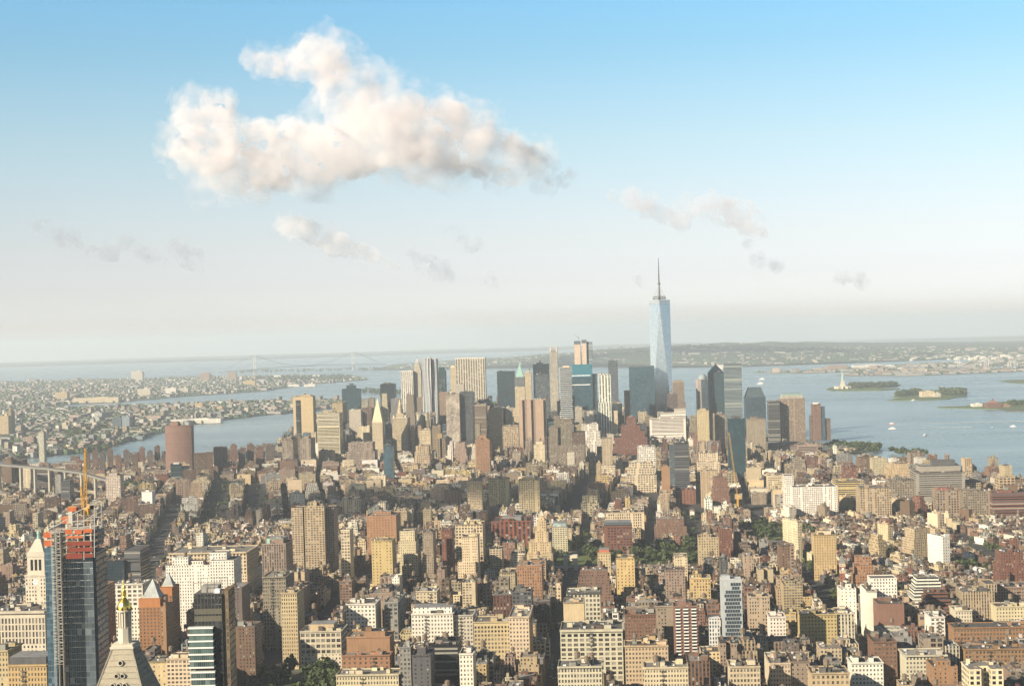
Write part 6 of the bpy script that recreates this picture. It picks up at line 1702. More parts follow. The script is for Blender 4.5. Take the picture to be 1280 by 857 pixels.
# -- balconies of the striped tower
def balconies():
    r, w, h, (cx, cy, g) = S('balcony_frame', 'balconies', 'x', 842, 872, 757, 1430, 24) if False else (None, 0, 0, (0, 0, 0))
    root = [o for o in bpy.data.objects if o.get('label', '').startswith('white and brown brick tower striped')][0]
    X, Yf, w, h, g = spot(842, 872, 757, 1430, None, AVE)
    n = 24
    for k in range(n):
        z = h - 3.0 - k * 2.95
        for i in range(3):
            b = MB(); x = -w / 2 + w * (i + 0.5) / 3
            b.prism(sq(w / 3 * 0.62, 1.5, 0, x, -12.8), z - 0.18, z, (0.72, 0.69, 0.62), WHITE, bottom=True)
            b.face([(x - w * .09, -12.04, z), (x + w * .09, -12.04, z), (x + w * .09, -12.04, z + 2.2), (x - w * .09, -12.04, z + 2.2)], DARKGLASS)
            b.prism(sq(w / 3 * 0.62, 0.08, 0, x, -13.5), z, z + 1.0, (0.60, 0.57, 0.5), WHITE)
            b.build('balcony', root)
balconies()

# -- yellow boom crane over the village
def boom_crane():
    Y = 2700
    bx = at_depth(922, 622, Y)[0]; g = elev(bx, Y)
    r = empty('boom_crane', (bx, Y, g), 0, label='long orange lattice boom of a crane leaning left before the dark glass hotel', cat='crane')
    z0, z1 = zof(922, 622, Y, g), zof(911, 540, Y, g); x1 = at_depth(911, 540, Y)[0] - bx
    b = MB(); n = 26
    for k in range(n):
        f0, f1 = k / n, (k + 1) / n
        for dx in (-0.9, 0.9):
            b.bar((x1 * f0 + dx, 0, z0 + (z1 - z0) * f0), (x1 * f1 + dx, 0, z0 + (z1 - z0) * f1), 0.28, (1, 1, 1), YELLOW)
        s = 0.9 if k % 2 else -0.9
        b.bar((x1 * f0 + s, 0, z0 + (z1 - z0) * f0), (x1 * f1 - s, 0, z0 + (z1 - z0) * f1), 0.22, (1, 1, 1), YELLOW)
    b.build('boom', r)
    b = MB(); b.box(0, 0, 3, 3, 0, z0, (1, 1, 1), YELLOW); b.build('mast', r)
    b = MB(); b.box(2.5, 0, 5, 3, z0, z0 + 3, (1, 1, 1), YELLOW); b.build('cab', r)
boom_crane()
# pale slab by the bridge
H(AT, 'tower', 'lone tall narrow pale slab by the water left of the crane mast', 48, 54.5, 540, Y=4500, d=20, col='lime', sty='pier', crown=[(0.6, 0.6, 3, 'grey', 'blank')])
MAX_IND = 640
# ------------------------------------------------------------------ fill the street grid
make_lots()
def lot_spec(L, rng):
    dist = L['dist']
    cn = rng.choice(CITYCOL[dist])
    col = vary(PAL[cn], rng, 0.26)
    w, d, h = L['w'], L['d'], L['h']
    if dist in ('downtown',): sty = rng.choice(('fine', 'punch', 'pier', 'ribbon', 'loft', 'glass'))
    elif dist in ('soho', 'flatiron', 'noho', 'tribeca', 'hudson') : sty = rng.choice(('loft', 'loft', 'punch', 'punch', 'pier', 'big'))
    elif h > 30: sty = rng.choice(('punch', 'punch', 'grid', 'loft'))
    else: sty = rng.choice(('punch', 'punch', 'punch', 'loft'))
    r = rng.random()
    if h > 34: shape = 'setback' if r < 0.45 else 'box' if r < 0.8 else 'court'
    elif w > 16 and d > 20: shape = 'court' if r < 0.3 else 'rear' if r < 0.5 else 'box'
    else: shape = 'rear' if r < 0.35 else 'box'
    return dict(w=w, d=d, h=h, col=col, cn=cn, sty=sty, shape=shape, side=rng.choice(((0, 1, 0), (0, 1, 0), (5.5, 3.5, 0.2), None)), pent=None if rng.random() < 0.8 else True,
                tanks=(rng.choice((0, 0, 0, 1, 1)) if h > 22 and L['y'] < 2600 else 0 if L['y'] > 2600 and rng.random() < 0.8 else None))

rngL = random.Random(5)
for L in LOTS:
    L['spec'] = lot_spec(L, rngL)
    L['seed'] = rngL.random()
    zt = elev(L['x'], L['y']) + L['h']
    # how large it shows: roof and front in view
    L['score'] = (L['w'] * L['h'] + L['w'] * L['d'] * 0.25) / (L['y'] ** 2)
    v = (CZ - zt) / L['y'] - 0.0061
    if v * F_PX > 445 or abs(L['x']) > 0.333 * L['y']: L['score'] = 0          # under the frame
LOTS.sort(key=lambda L: -L['score'])
KIND = {}
def kind_of(L):
    h, w = L['h'], L['w']
    if L['dist'] in ('downtown',) and h > 60: return 'office_tower', 'tower'
    if h < 19 and w < 11: return 'row_house', 'house'
    if h < 24 and L['dist'] in ('lower_east', 'east_village', 'chinatown'): return 'tenement', 'tenement'
    if L['dist'] in ('flatiron', 'soho', 'noho', 'tribeca', 'hudson'): return 'loft_building', 'loft building'
    if h < 24: return 'walk_up_building', 'walk-up'
    return 'apartment_building', 'apartment building'
NUM = ['no', 'one', 'two', 'three', 'four', 'five', 'six', 'seven', 'eight', 'nine', 'ten', 'eleven', 'twelve', 'thirteen', 'fourteen', 'fifteen', 'sixteen', 'seventeen', 'eighteen', 'nineteen', 'twenty']
KCAP = dict(row_house=110, tenement=110, loft_building=170, walk_up_building=150, apartment_building=150, office_tower=60)
SHORT = []
def short(lbl):
    w = lbl.split()
    return ' '.join(w)
REF = [  # landmarks one can find in the photograph, used to say where a building stands
    ('gold-topped tower', 150, 780), ('construction tower', 88, 750), ('black glass tower', 262, 790), ('pyramid-capped brick towers', 200, 760), ('park trees', 350, 840),
    ('slender tan office tower', 361, 770), ('white cube building', 451, 775), ('white mansion block', 540, 785), ('avenue canyon', 690, 800), ('arched loft palace', 739, 800),
    ('balcony tower', 857, 790), ('hexagon-windowed tower', 912, 770), ('yellow-cream apartment house', 1023, 790), ('blank red brick wall', 1114, 770), ('white terraced house', 1162, 715),
    ('strip-windowed orange block', 1240, 790), ('cream square tower', 1030, 690), ('market clock tower', 1053, 710), ('red library', 640, 665), ('square trees', 820, 690), ('park arch', 713, 700),
    ('broad tan tower', 392, 665), ('cream department store', 260, 710), ('stepped stone tower', 677, 670), ('three concrete towers', 628, 612), ('grid warehouse', 1020, 620), ('striped office block', 1178, 600),
    ('telephone switching tower', 663, 530), ('curved brown tower', 222, 560), ('spired tower', 825, 500), ('brown art deco tower', 705, 560), ('boom crane', 920, 600), ('tan printing house', 1095, 620),
    ('pale grid block', 800, 600), ('blue sliver tower', 485, 580), ('clock tower left', 45, 700), ('long dark avenue', 200, 660), ('terraced brick house', 742, 725), ('golden yellow tower', 781, 720),
    ('broad brown slab', 661, 740), ('red stepped tower', 1264, 700), ('red warehouse', 1262, 630), ('law school', 772, 662)]
USED = {}
def where(px, py):
    best = sorted(REF, key=lambda r: (r[1] - px) ** 2 + ((r[2] - py) * 1.6) ** 2)
    n, rx, ry = best[0]
    dx, dy = px - rx, (py - ry)
    far = 'just ' if math.hypot(dx, dy * 1.6) < 34 else 'well ' if math.hypot(dx, dy * 1.6) > 90 else ''
    if abs(dx) < 9: w = 'in front of' if dy > 0 else 'behind'
    elif abs(dy) < 12: w = 'left of' if dx < 0 else 'right of'
    else: w = ('front ' if dy > 0 else 'behind ') + ('left of' if dx < 0 else 'right of')
    return far + w + ' ' + n
def lot_label(L, kn, px, py):
    s = L['spec']; st = STY[s['sty']][1]
    fl = max(2, round(L['h'] / st))
    fl = NUM[fl] + '-storey' if fl <= 20 else 'tall'
    kw = kn.replace('_', ' ').replace('walk up', 'walk-up')
    shape = {'setback': 'stepped ', 'court': 'U-shaped ', 'rear': '', 'box': ''}[s['shape']]
    base = fl + ' ' + shape + CNAME[s['cn']].replace(' brick', ' brick') + ' ' + kw
    loc = where(px, py)
    cands = [base + ', ' + loc]
    width = 'narrow ' if L['w'] < 8 else 'wide ' if L['w'] > 22 else 'slim ' if L['w'] < 10 else 'broad ' if L['w'] > 16 else 'mid-width '
    cands.append(width + cands[0])
    for suf in (' with a tank', ' with a bare roof'):
        if (s['tanks'] or 0) > 0 and 'tank' in suf: cands.append(width + base + suf + ', ' + loc)
    second = sorted(REF, key=lambda r: (r[1] - px) ** 2 + ((r[2] - py) * 1.6) ** 2)[1]
    cands.append(width + base + ' between ' + sorted(REF, key=lambda r: (r[1] - px) ** 2 + ((r[2] - py) * 1.6) ** 2)[0][0] + ' and ' + second[0])
    for c in cands:
        if len(c.split()) <= 16 and c not in USED:
            USED[c] = 1; return c, False
    return cands[0] if len(cands[0].split()) <= 16 else base, True
BULK = MB(); BP = Parts(bulk=BULK)
nind = 0
for L in LOTS:
    kn, cat = kind_of(L)
    rng = random.Random(L['seed'])
    g = elev(L['x'], L['y'])
    made = False
    if L['score'] > 0 and KIND.get(kn, 0) < KCAP[kn] and nind < MAX_IND:
        px, py = project(L['x'], L['y'], g + L['h'])
        lab, dup = lot_label(L, kn, px, py)
        if not dup:
            KIND[kn] = KIND.get(kn, 0) + 1; nind += 1
            r = empty(kn, (L['x'], L['y'], g), -L['a'], label=lab, cat=cat, group=kn.replace('_', ' ') + 's of the old street grid')
            L['spec']['escape'] = L['y'] < 1800 and L['h'] < 32 and rng.random() < 0.4 and abs(L['a']) < 1.0
            P = Parts(); building(P, L['spec'], rng); P.emit(r); made = True
    if not made:
        BULK.at(L['x'], L['y'], g, L['a'])
        # merge wings and tanks of the anonymous houses in one mesh
        building(BP, L['spec'], rng)
print('LOTS', len(LOTS), 'individual', nind, KIND)
BULK.T = None
o = BULK.build('rooftops', kind='stuff', label='dense carpet of brick and stone buildings across the island')
# ------------------------------------------------------------------ block slabs with kerbs
def slabs():
    b = MB(); n = 0
    for di, (name, (ang, bs, bt, sw, aw, lw, hr, tall, th)) in enumerate(DIST.items()):
        ca, sa = math.cos(ang), math.sin(ang); ps, pt = bs + aw, bt + sw
        ax, ay = rot2(-62.0, 2141.0, AVE) if name != 'village_west' else (560.0, 2100.0)
        for i in range(-40, 40):
            for j in range(-60, 60):
                bx = i * ps + aw / 2 + bs / 2; by = j * pt + sw / 2 + bt / 2
                wx, wy = bx * ca + by * sa + ax, -bx * sa + by * ca + ay
                if wy < 1050 or wy > 5500 or not in_view(wx, wy, 120) or district(wx, wy) != name or not inside(wx, wy, MANHATTAN): continue
                if any(abs((wx - q[0]) * math.cos(q[4]) - (wy - q[1]) * math.sin(q[4])) < q[2] / 2 + bs / 2 and abs((wx - q[0]) * math.sin(q[4]) + (wy - q[1]) * math.cos(q[4])) < q[3] / 2 + bt / 2 for q in PARKS): continue
                z = elev(wx, wy)
                b.box(wx, wy, bs + 7, bt + 7, z - 0.6, z + 0.14 + di * 0.004, (0.5, 0.5, 0.5), YARD, rz=ang, topmat=YARD)
    b.build('pavement', kind='structure')
slabs()

# ------------------------------------------------------------------ the far shores
FARCOL = [(0.28, 0.265, 0.25)] * 6 + [(0.45, 0.435, 0.40)] * 2 + [(0.24, 0.195, 0.165)] * 4 + [(0.22, 0.17, 0.14)] * 3 + [(0.19, 0.19, 0.19)] * 3 + [(0.34, 0.29, 0.22)] * 2  # contrast kept low: part of the haze's fading put into these colours
FARLEAF = simple("far_leaves", (0.055, 0.085, 0.04), 0.9, noise=0.3, nscale=0.02)
def scatter(name, poly, n, y0, y1, sz, hz, seed, label, base=3.0, trees=0.3, zf=None, dens=None, ang=0.3, rows=True):
    rng = random.Random(seed); b = MB(); t = MB(); cnt = 0; tries = 0
    while cnt < n and tries < n * 12:
        tries += 1
        Y = 1 / (1 / y1 + (1 / y0 - 1 / y1) * rng.random()); X = rng.uniform(-0.44, 0.38) * Y
        if rows:                                    # stand in rows along the streets
            ca_, sa_ = math.cos(ang), math.sin(ang)
            u, v = X * ca_ - Y * sa_, X * sa_ + Y * ca_
            v = round(v / 62.0) * 62.0 + rng.choice((-13, 13)) + rng.uniform(-3, 3); u = round(u / 16.0) * 16.0
            if int(u // 200) % 7 == 0 and rng.random() < 0.5: continue
            X, Y = u * ca_ + v * sa_, -u * sa_ + v * ca_
        if not inside(X, Y, poly): continue
        if dens and rng.random() > dens(X, Y): continue
        g = (zf(X, Y) if zf else base + curv(X, Y))
        cnt += 1
        if rng.random() < trees:
            for _ in range(rng.randint(2, 5)):
                r = rng.uniform(5, 12); x, y = X + rng.uniform(-25, 25), Y + rng.uniform(-25, 25); h = rng.uniform(8, 15)
                ring = [(x + r * rng.uniform(.7, 1.2) * math.cos(k * 1.047), y + r * rng.uniform(.7, 1.2) * math.sin(k * 1.047)) for k in range(6)]
                t.prism(ring, g - 1, g + h * .6, (0.1, 0.1, 0.1), FARLEAF, top=False); t.prism(ring, g + h * .6, g + h, (0.1, 0.1, 0.1), FARLEAF, ring1=[(x + (p[0] - x) * .5, y + (p[1] - y) * .5) for p in ring], topmat=FARLEAF)
            continue
        k = rng.random()
        w = rng.uniform(*sz) * (1 if k < 0.9 else 3); d = rng.uniform(*sz) * (1 if k < 0.9 else 2); h = rng.uniform(*hz) * (1 if rng.random() < 0.95 else 2.2)
        c = vary(rng.choice(FARCOL), rng, 0.2)
        b.box(X, Y, w, d, g - 1, g + h, c, FACADE, rz=ang + rng.choice((0, 0.02)), wp=(3.4, 3.5, 0.4), wq=(0.5, 0, rng.random()), topmat=ROOF, topcol=vary(rng.choice(ROOFS), rng, 0.3))
    if b.f: b.build(name, kind='stuff', label=label)
    if t.f: t.build('woodland', kind='stuff', label='leafy trees scattered between the houses across the water')
def near_shore(X, Y): return 1.0
scatter('distant_houses', BROOKLYN, 13000, 4300, 16000, (9, 28), (7, 15), 3, 'low pale houses and blocks filling the far shore on the left', trees=0.36, ang=0.55)
scatter('distant_houses', STATEN, 1100, 11500, 19000, (10, 40), (6, 14), 4, 'scattered pale houses on the wooded hills across the bay', trees=0.35, zf=hills)
scatter('distant_houses', JERSEY, 1500, 7000, 17000, (14, 60), (6, 16), 5, 'pale sheds and houses on the flat shore at the right', trees=0.25, zf=jersey_z)
scatter('distant_houses', LL((40.6935, -74.0185), (40.6938, -74.0130), (40.6905, -74.0115), (40.6870, -74.0150), (40.6840, -74.0230), (40.6860, -74.0268)), 90, 5500, 8000, (12, 30), (8, 14), 6, 'brick barracks and trees on the round harbour island', trees=0.6)

def far(name, cat, label, x0, x1, ytop, ybase, d, col, sty='punch', a=R(20), parts=()):
    xm = (x0 + x1) / 2; X, Y = G(xm, ybase, 3.0); g = 3.0 + curv(X, Y)
    zt = at_depth(xm, ytop, Y)[2] - g; w = (x1 - x0) / F_PX * Y
    r = empty(name, (X, Y + d / 2, g), -a * 0, label=label, cat=cat)
    b = MB(); c = PAL[col] if isinstance(col, str) else col
    b.prism(sq(w, d), -1, zt, c, FACADE, **F(sty), topcol=tuple(min(.8, x * 1.1) for x in c)); b.build('wall', r)
    b = MB(); b.prism(sq(w * 0.3, d * 0.3, 0, w * 0.1, 0), zt + 0.02, zt + max(3, zt * 0.12), c, FACADE); b.build('bulkhead', r)
    return r, w, zt
FB = [
 ('apartment_block', 'tower', 'tan tower with a dark side at the left edge across the river', 0, 11, 520, 546, 40, 'buff'),
 ('apartment_block', 'tower', 'second tan tower behind the left edge tower across the river', 7, 15, 514, 545, 40, 'taupe'),
 ('apartment_block', 'tower', 'blue-grey hospital slab pair across the river, left half', 141, 152, 522, 537, 40, 'ggrey'),
 ('apartment_block', 'tower', 'blue-grey hospital slab pair across the river, right half', 153, 162, 521, 537, 40, 'glight'),
 ('apartment_block', 'tower', 'brown slab beside the blue-grey hospital slabs', 162, 166, 520, 536, 40, 'brown'),
 ('apartment_block', 'apartment block', 'pinkish apartment block near the shore left of the lone pale slab', 29, 42, 546, 556, 40, 'pink'),
 ('apartment_block', 'tower', 'pale pair of housing towers left of the hospital slabs', 78, 83, 528, 541, 30, 'cream'),
 ('apartment_block', 'tower', 'slim pale housing tower right of the pale pair across the river', 84, 87, 527, 540, 30, 'buff'),
 ('warehouse_block', 'warehouse', 'white warehouse row across the river inland of the hospital slabs', 92, 148, 497, 503, 60, 'cream'),
 ('warehouse_block', 'warehouse', 'pale stepped warehouse left of the long white warehouse row', 69, 84, 490, 500, 60, 'buff'),
 ('warehouse_block', 'warehouse', 'wide pale slab building inland, right of the warehouse row', 172, 188, 486, 495, 60, 'lime'),
 ('apartment_block', 'apartment block', 'white slab standing inland above the river bend', 207, 220, 485, 493, 50, 'white'),
 ('apartment_block', 'apartment block', 'pale grey slab right of the white inland slab', 224, 235, 485, 492, 50, 'lime'),
 ('gas_tank_block', 'building', 'large faint pale block on the horizon at the left', 164, 178, 464, 475, 80, 'lime'),
 ('apartment_block', 'tower', 'faint pink housing tower on the horizon, left of pair', 250, 262, 466, 477, 50, 'pink'),
 ('apartment_block', 'tower', 'faint pink housing tower on the horizon, right of pair', 284, 295, 465, 475, 50, 'pink'),
 ('apartment_block', 'building', 'sunlit orange building inland above the pier sheds', 244, 253, 504, 511, 50, 'yellow'),
 ('apartment_block', 'building', 'second sunlit orange building right of the first above the pier sheds', 271, 278, 508, 514, 50, 'yellow'),
 ('apartment_block', 'building', 'pink brick factory building inland left of the sunlit orange building', 203, 220, 508, 514, 50, 'pink'),
 ('pier_shed', 'pier shed', 'long white pier shed on the far bank left of the tan two-slab tower', 212, 276, 524, 529, 50, 'white'),
 ('pier_shed', 'pier shed', 'long low pale pier shed at the water behind the curved tower', 168, 215, 528.5, 531, 40, 'buff'),
 ('pier_shed', 'pier shed', 'blue-grey pier roof in the river above the curved tower', 136, 178, 546, 549.5, 40, 'glight'),
 ('pier_shed', 'pier shed', 'pale pier shed at the point of the container docks', 284, 301, 517, 521, 60, 'lime'),
 ('warehouse_block', 'warehouse', 'yellow-lit shed on the far cape right of the faint bridge tower', 304, 319, 476, 482, 60, 'yellow'),
 ('warehouse_block', 'warehouse', 'low white terminal on the water below the suspension bridge', 360, 374, 480.5, 483, 60, 'white'),
 ('warehouse_block', 'warehouse', 'long white flat building beyond the two-slab tower', 380, 394, 480, 483, 60, 'white'),
 ('container_terminal', 'port building', 'red-roofed dock shed on the near cape left of the two-slab tower', 334, 352, 509, 513, 60, 'brick'),
 ('warehouse_block', 'warehouse', 'white waterfront shed cluster left of the far hills', 893, 918, 456, 461, 80, 'white'),
 ('warehouse_block', 'warehouse', 'long white shed on the naval pier behind the statue', 1067, 1104, 456, 460.5, 80, 'white'),
 ('warehouse_block', 'warehouse', 'pale pink dock building at the tip of the naval pier', 1034, 1060, 456.5, 462, 80, 'pink'),
 ('warehouse_block', 'warehouse', 'white shed at the middle of the naval pier', 1106, 1118, 456.5, 460, 80, 'white'),
 ('warehouse_block', 'warehouse', 'small white shed on the shore of the far hills', 1012, 1026, 444, 448, 80, 'white'),
]
for t in FB: far(*t)
# oil tanks on the far right shore: round, pale
rngF = random.Random(8)
tm = None
for i in range(46):
    px = 1140 + (i * 137) % 142 + rngF.uniform(-1, 1); py = 448.5 - (px - 1140) * 0.012 + rngF.uniform(-2.2, 2.2)
    X, Y = G(px, py, 3.0); g = jersey_z(X, Y)
    if tm is None:
        b = MB(); b.cyl(0, 0, 28, -1, 17, (0.75, 0.73, 0.68), STONE, 14, top=False); b.cyl(0, 0, 28, 17, 20, (0.75, 0.73, 0.68), WHITE, 14, r1=1); tm = b.mesh('storage_tank')
    o = bpy.data.objects.new('storage_tank', tm); o.location = (X, Y, g); s = rngF.uniform(0.6, 1.25); o.scale = (s, s, s * rngF.uniform(.7, 1.2))
    link(o, label='one of the round white oil tanks on the far flat shore at the right', cat='tank', group='oil tanks on the far shore')
# container cranes
cm = None
for i, (px, py) in enumerate([(1228, 459), (1236, 459.5), (1262, 459), (1270, 459), (1200, 460), (970, 450), (990, 450)]):
    X, Y = G(px, py, 3.0); g = 3 + curv(X, Y)
    if cm is None:
        b = MB(); c = (0.6, 0.55, 0.5)
        for sx in (-12, 12):
            for sy in (-10, 10): b.bar((sx, sy, 0), (sx, sy, 42), 1.2, c, WHITE)
        b.bar((-12, 0, 42), (60, 0, 44), 1.6, c, WHITE); b.bar((-30, 0, 42), (-12, 0, 42), 1.6, c, WHITE); b.bar((0, 0, 42), (0, 0, 66), 1.3, c, WHITE); b.bar((0, 0, 66), (55, 0, 44), 0.8, c, WHITE)
        cm = b.mesh('container_crane')
    o = bpy.data.objects.new('container_crane', cm); o.location = (X, Y, g); o.rotation_euler = (0, 0, 0.5 * i)
    link(o, label='faint container crane on the port pier at the right' if i < 5 else 'faint container crane on the shore of the far hills', cat='crane', group='port cranes')

# ------------------------------------------------------------------ suspension bridge on the horizon
def bridge():
    xe, ye = ll(40.6095, -74.0377); xw, yw = ll(40.6034, -74.0530)
    _, ye2, _ = xe, ye, 0
    r = empty('suspension_bridge', ((xe + xw) / 2, (ye + yw) / 2, 0), 0, label='faint long suspension bridge with two tall towers on the horizon', cat='bridge')
    ox, oy = (xe + xw) / 2, (ye + yw) / 2
    ux, uy = (xw - xe), (yw - ye); L = math.hypot(ux, uy); ux /= L; uy /= L; nx, ny = -uy, ux
    g = curv(ox, oy); c = (0.35, 0.38, 0.38); BS = simple("bridge_steel", c, 0.7)
    for t in (-L / 2, L / 2):
        b = MB()
        for s in (-14, 14):
            b.bar((ux * t + nx * s, uy * t + ny * s, g), (ux * t + nx * s, uy * t + ny * s, g + 211), 7.0, c, BS)
        for z in (70, 200): b.bar((ux * t - nx * 14, uy * t - ny * 14, g + z), (ux * t + nx * 14, uy * t + ny * 14, g + z), 6, c, BS)
        b.build('bridge_tower', r)
    b = MB(); n = 24
    def dz(t): return g + 66 + 8 * (1 - (t / (L / 2)) ** 2) if abs(t) < L / 2 else g + 66 - (abs(t) - L / 2) * 0.03
    for k in range(n):
        t0, t1 = -L * 0.85 + L * 1.7 * k / n, -L * 0.85 + L * 1.7 * (k + 1) / n
        for s in (-14, 0, 14): b.bar((ux * t0 + nx * s, uy * t0 + ny * s, dz(t0)), (ux * t1 + nx * s, uy * t1 + ny * s, dz(t1)), 4.5, c, BS)
    b.build('deck', r)
    for s in (-14, 14):
        b = MB(); n = 30
        def cz(t):
            if abs(t) <= L / 2: return g + 78 + 133 * (t / (L / 2)) ** 2
            return g + 211 - (abs(t) - L / 2) / (L * 0.3) * 145
        for k in range(n):
            t0, t1 = -L * 0.78 + L * 1.56 * k / n, -L * 0.78 + L * 1.56 * (k + 1) / n
            b.bar((ux * t0 + nx * s, uy * t0 + ny * s, cz(t0)), (ux * t1 + nx * s, uy * t1 + ny * s, cz(t1)), 1.6, c, BS)
        b.build('main_cable', r)
bridge()

# bridge approach at the left edge
def approach():
    BST = simple('weathered_bridge', (0.15, 0.145, 0.13), 0.8)
    Y = 3500
    p = [(-30, 548), (4, 563), (24, 576)]
    P3 = [at_depth(a, b, Y - i * 90) for i, (a, b) in enumerate(p)]
    r = empty('suspension_bridge', (P3[2][0], P3[2][1], 5), 0, label='pale cables and ramp of a bridge coming down at the left edge', cat='bridge')
    ox, oy, oz = P3[2][0], P3[2][1], 5
    for s in (0, 9, 18, 27):
        b = MB()
        for q0, q1 in zip(P3, P3[1:]): b.bar((q0[0] - ox, q0[1] - oy + s, q0[2] - oz - s * 0.1), (q1[0] - ox, q1[1] - oy + s, q1[2] - oz - s * 0.1), 0.4, (0.6, 0.6, 0.6), BST)
        b.build('main_cable', r)
    b = MB(); Q = [(-30, 577), (24, 582), (60, 585), (100, 590), (135, 600)]
    Q3 = [at_depth(a, bb, Y - 90 - i * 60) for i, (a, bb) in enumerate(Q)]
    for q0, q1 in zip(Q3, Q3[1:]):
        a0, a1 = (q0[0] - ox, q0[1] - oy, q0[2] - oz), (q1[0] - ox, q1[1] - oy, q1[2] - oz)
        b.face([(a0[0], a0[1], a0[2]), (a1[0], a1[1], a1[2]), (a1[0], a1[1] + 22, a1[2]), (a0[0], a0[1] + 22, a0[2])], BST)
        b.face([(a0[0], a0[1], a0[2] - 4), (a1[0], a1[1], a1[2] - 4), a1, a0], BST)
    b.build('deck', r)
    for i in range(9):
        f = i / 8 * (len(Q3) - 1.001); k = int(f); f -= k
        x = Q3[k][0] * (1 - f) + Q3[k + 1][0] * f; y = Q3[k][1] * (1 - f) + Q3[k + 1][1] * f; z = Q3[k][2] * (1 - f) + Q3[k + 1][2] * f
        b = MB(); b.box(x - ox, y - oy + 11, 3, 16, -4, z - oz - 4, (0.5, 0.5, 0.5), STONE); b.build('pier', r)
approach()

# ------------------------------------------------------------------ harbour islands and the statue
def trees_on(px0, px1, py, h, n, seed, jit=1.5):
    pass
def statue():
    Y = G(1053, 486, 3.0)[1] + 60
    X, _, _ = at_depth(1053.3, 480, Y); g = 3 + curv(X, Y)
    r = empty('statue', (X, Y, g), 0, label='tall robed statue with raised torch on a stone pedestal on a small island', cat='statue')
    SG = simple("verdigris", (0.28, 0.42, 0.36), 0.7)
    b = MB(); n = 11; ring = []
    for i in range(22):
        rr = 45 if i % 2 == 0 else 32; ring.append((rr * math.cos(i * math.pi / 11), rr * math.sin(i * math.pi / 11)))
    b.prism(ring, -1, 12, PAL['cream'], STONE); b.build('star_fort', r)
    b = MB(); b.prism(sq(27), 12.02, 20, PAL['cream'], STONE, ring1=sq(22)); b.prism(sq(19), 20.02, 42, PAL['cream'], STONE, ring1=sq(13)); b.prism(sq(15), 42.02, 45, PAL['cream'], STONE); b.build('pedestal', r)
    b = MB(); prof = [(5.6, 45), (5.2, 50), (4.6, 58), (4.4, 66), (4.6, 71), (4.2, 75), (2.0, 77.5), (1.3, 78.5)]
    for (r0, z0), (r1, z1) in zip(prof, prof[1:]): b.cyl(0, 0, r0, z0, z1, (1, 1, 1), SG, 14, r1=r1, top=False)
    prof = [(1.3, 78.5), (2.0, 80), (2.1, 82), (1.4, 84.2), (0.1, 85)]
    for (r0, z0), (r1, z1) in zip(prof, prof[1:]): b.cyl(0, 0, r0, z0, z1, (1, 1, 1), SG, 12, r1=r1, top=False)
    b.bar((-3.2, 0, 74), (-5.0, 0, 82), 1.4, (1, 1, 1), SG); b.bar((-5.0, 0, 82), (-4.8, 0, 89), 0.95, (1, 1, 1), SG)
    b.bar((3.4, -1, 73.5), (5.2, -2.5, 66), 1.5, (1, 1, 1), SG); b.box(4.6, -3.4, 2.6, 1.2, 63, 70, (1, 1, 1), SG)
    b.build('robed_figure', r)
    b = MB()
    for k in range(7):
        t = math.pi * (k + 0.5) / 7; b.bar((0, 0, 84), (4.2 * math.cos(t), 0, 84 + 4.2 * math.sin(t)), 0.25, (1, 1, 1), SG)
    b.build('crown', r)
    b = MB(); b.cyl(-4.8, 0, 1.5, 89, 90.5, (1, 1, 1), SG, 8); b.cyl(-4.8, 0, 0.9, 90.5, 94, (1, 1, 1), GOLD, 8, r1=0.1); b.build('torch', r)
statue()
def isle(name, pts, h=2.5):
    return land(name, [G(*p) for p in pts], GRASS, low(h), 400.0)
isle('island', [(1032, 487), (1040, 484), (1060, 481.5), (1100, 479.8), (1126, 481), (1122, 483), (1090, 485.5), (1060, 487.5), (1040, 488.5)])
isle('island', [(1116, 496.5), (1122, 492), (1140, 488.5), (1190, 487), (1209, 490), (1208, 495), (1180, 497.5), (1140, 498)])
isle('island', [(1172, 509), (1205, 508), (1240, 503), (1290, 501), (1290, 512), (1250, 511.5), (1210, 510.5), (1175, 510)])
isle('island', [(1248, 476.5), (1262, 475), (1290, 474.5), (1290, 480), (1268, 479)], 1.5)
for t in [
 ('harbour_building', 'building', 'pale ferry-side hall with a sunlit roof in the middle of the wooded island', 1152, 1168, 489, 496, 40, 'cream'),
 ('harbour_building', 'building', 'second lower pale hall on the wooded island', 1168, 1176, 491, 496, 30, 'lime'),
 ('terminal_building', 'railway terminal', 'red brick railway terminal with a steep roof and cupola at the right edge', 1234, 1252, 503.5, 509, 40, 'red'),
 ('terminal_building', 'railway terminal', 'long low orange wing beside the red brick railway terminal', 1252, 1263, 505.5, 508.5, 30, 'orange'),
 ('terminal_building', 'building', 'white tent-like hall left of the red railway terminal', 1216, 1228, 504.5, 508, 30, 'white')]: far(*t)
b = MB(); X, Y = G(1243, 509, 3); g = 3 + curv(X, Y); zt = at_depth(1243, 498, Y)[2]
tr = [o for o in bpy.data.objects if o.get('label', '').startswith('red brick railway terminal')][0]
b = MB(); hh = at_depth(1243, 503.5, Y)[2] - g; b.prism(sq(40, 30), hh + .02, hh + 9, (0.2, 0.1, 0.08), ROOF, ring1=sq(6, 20)); b.box(0, 0, 5, 5, hh + 9, zt - g, PAL['red'], FACADE); b.build('roof', tr)
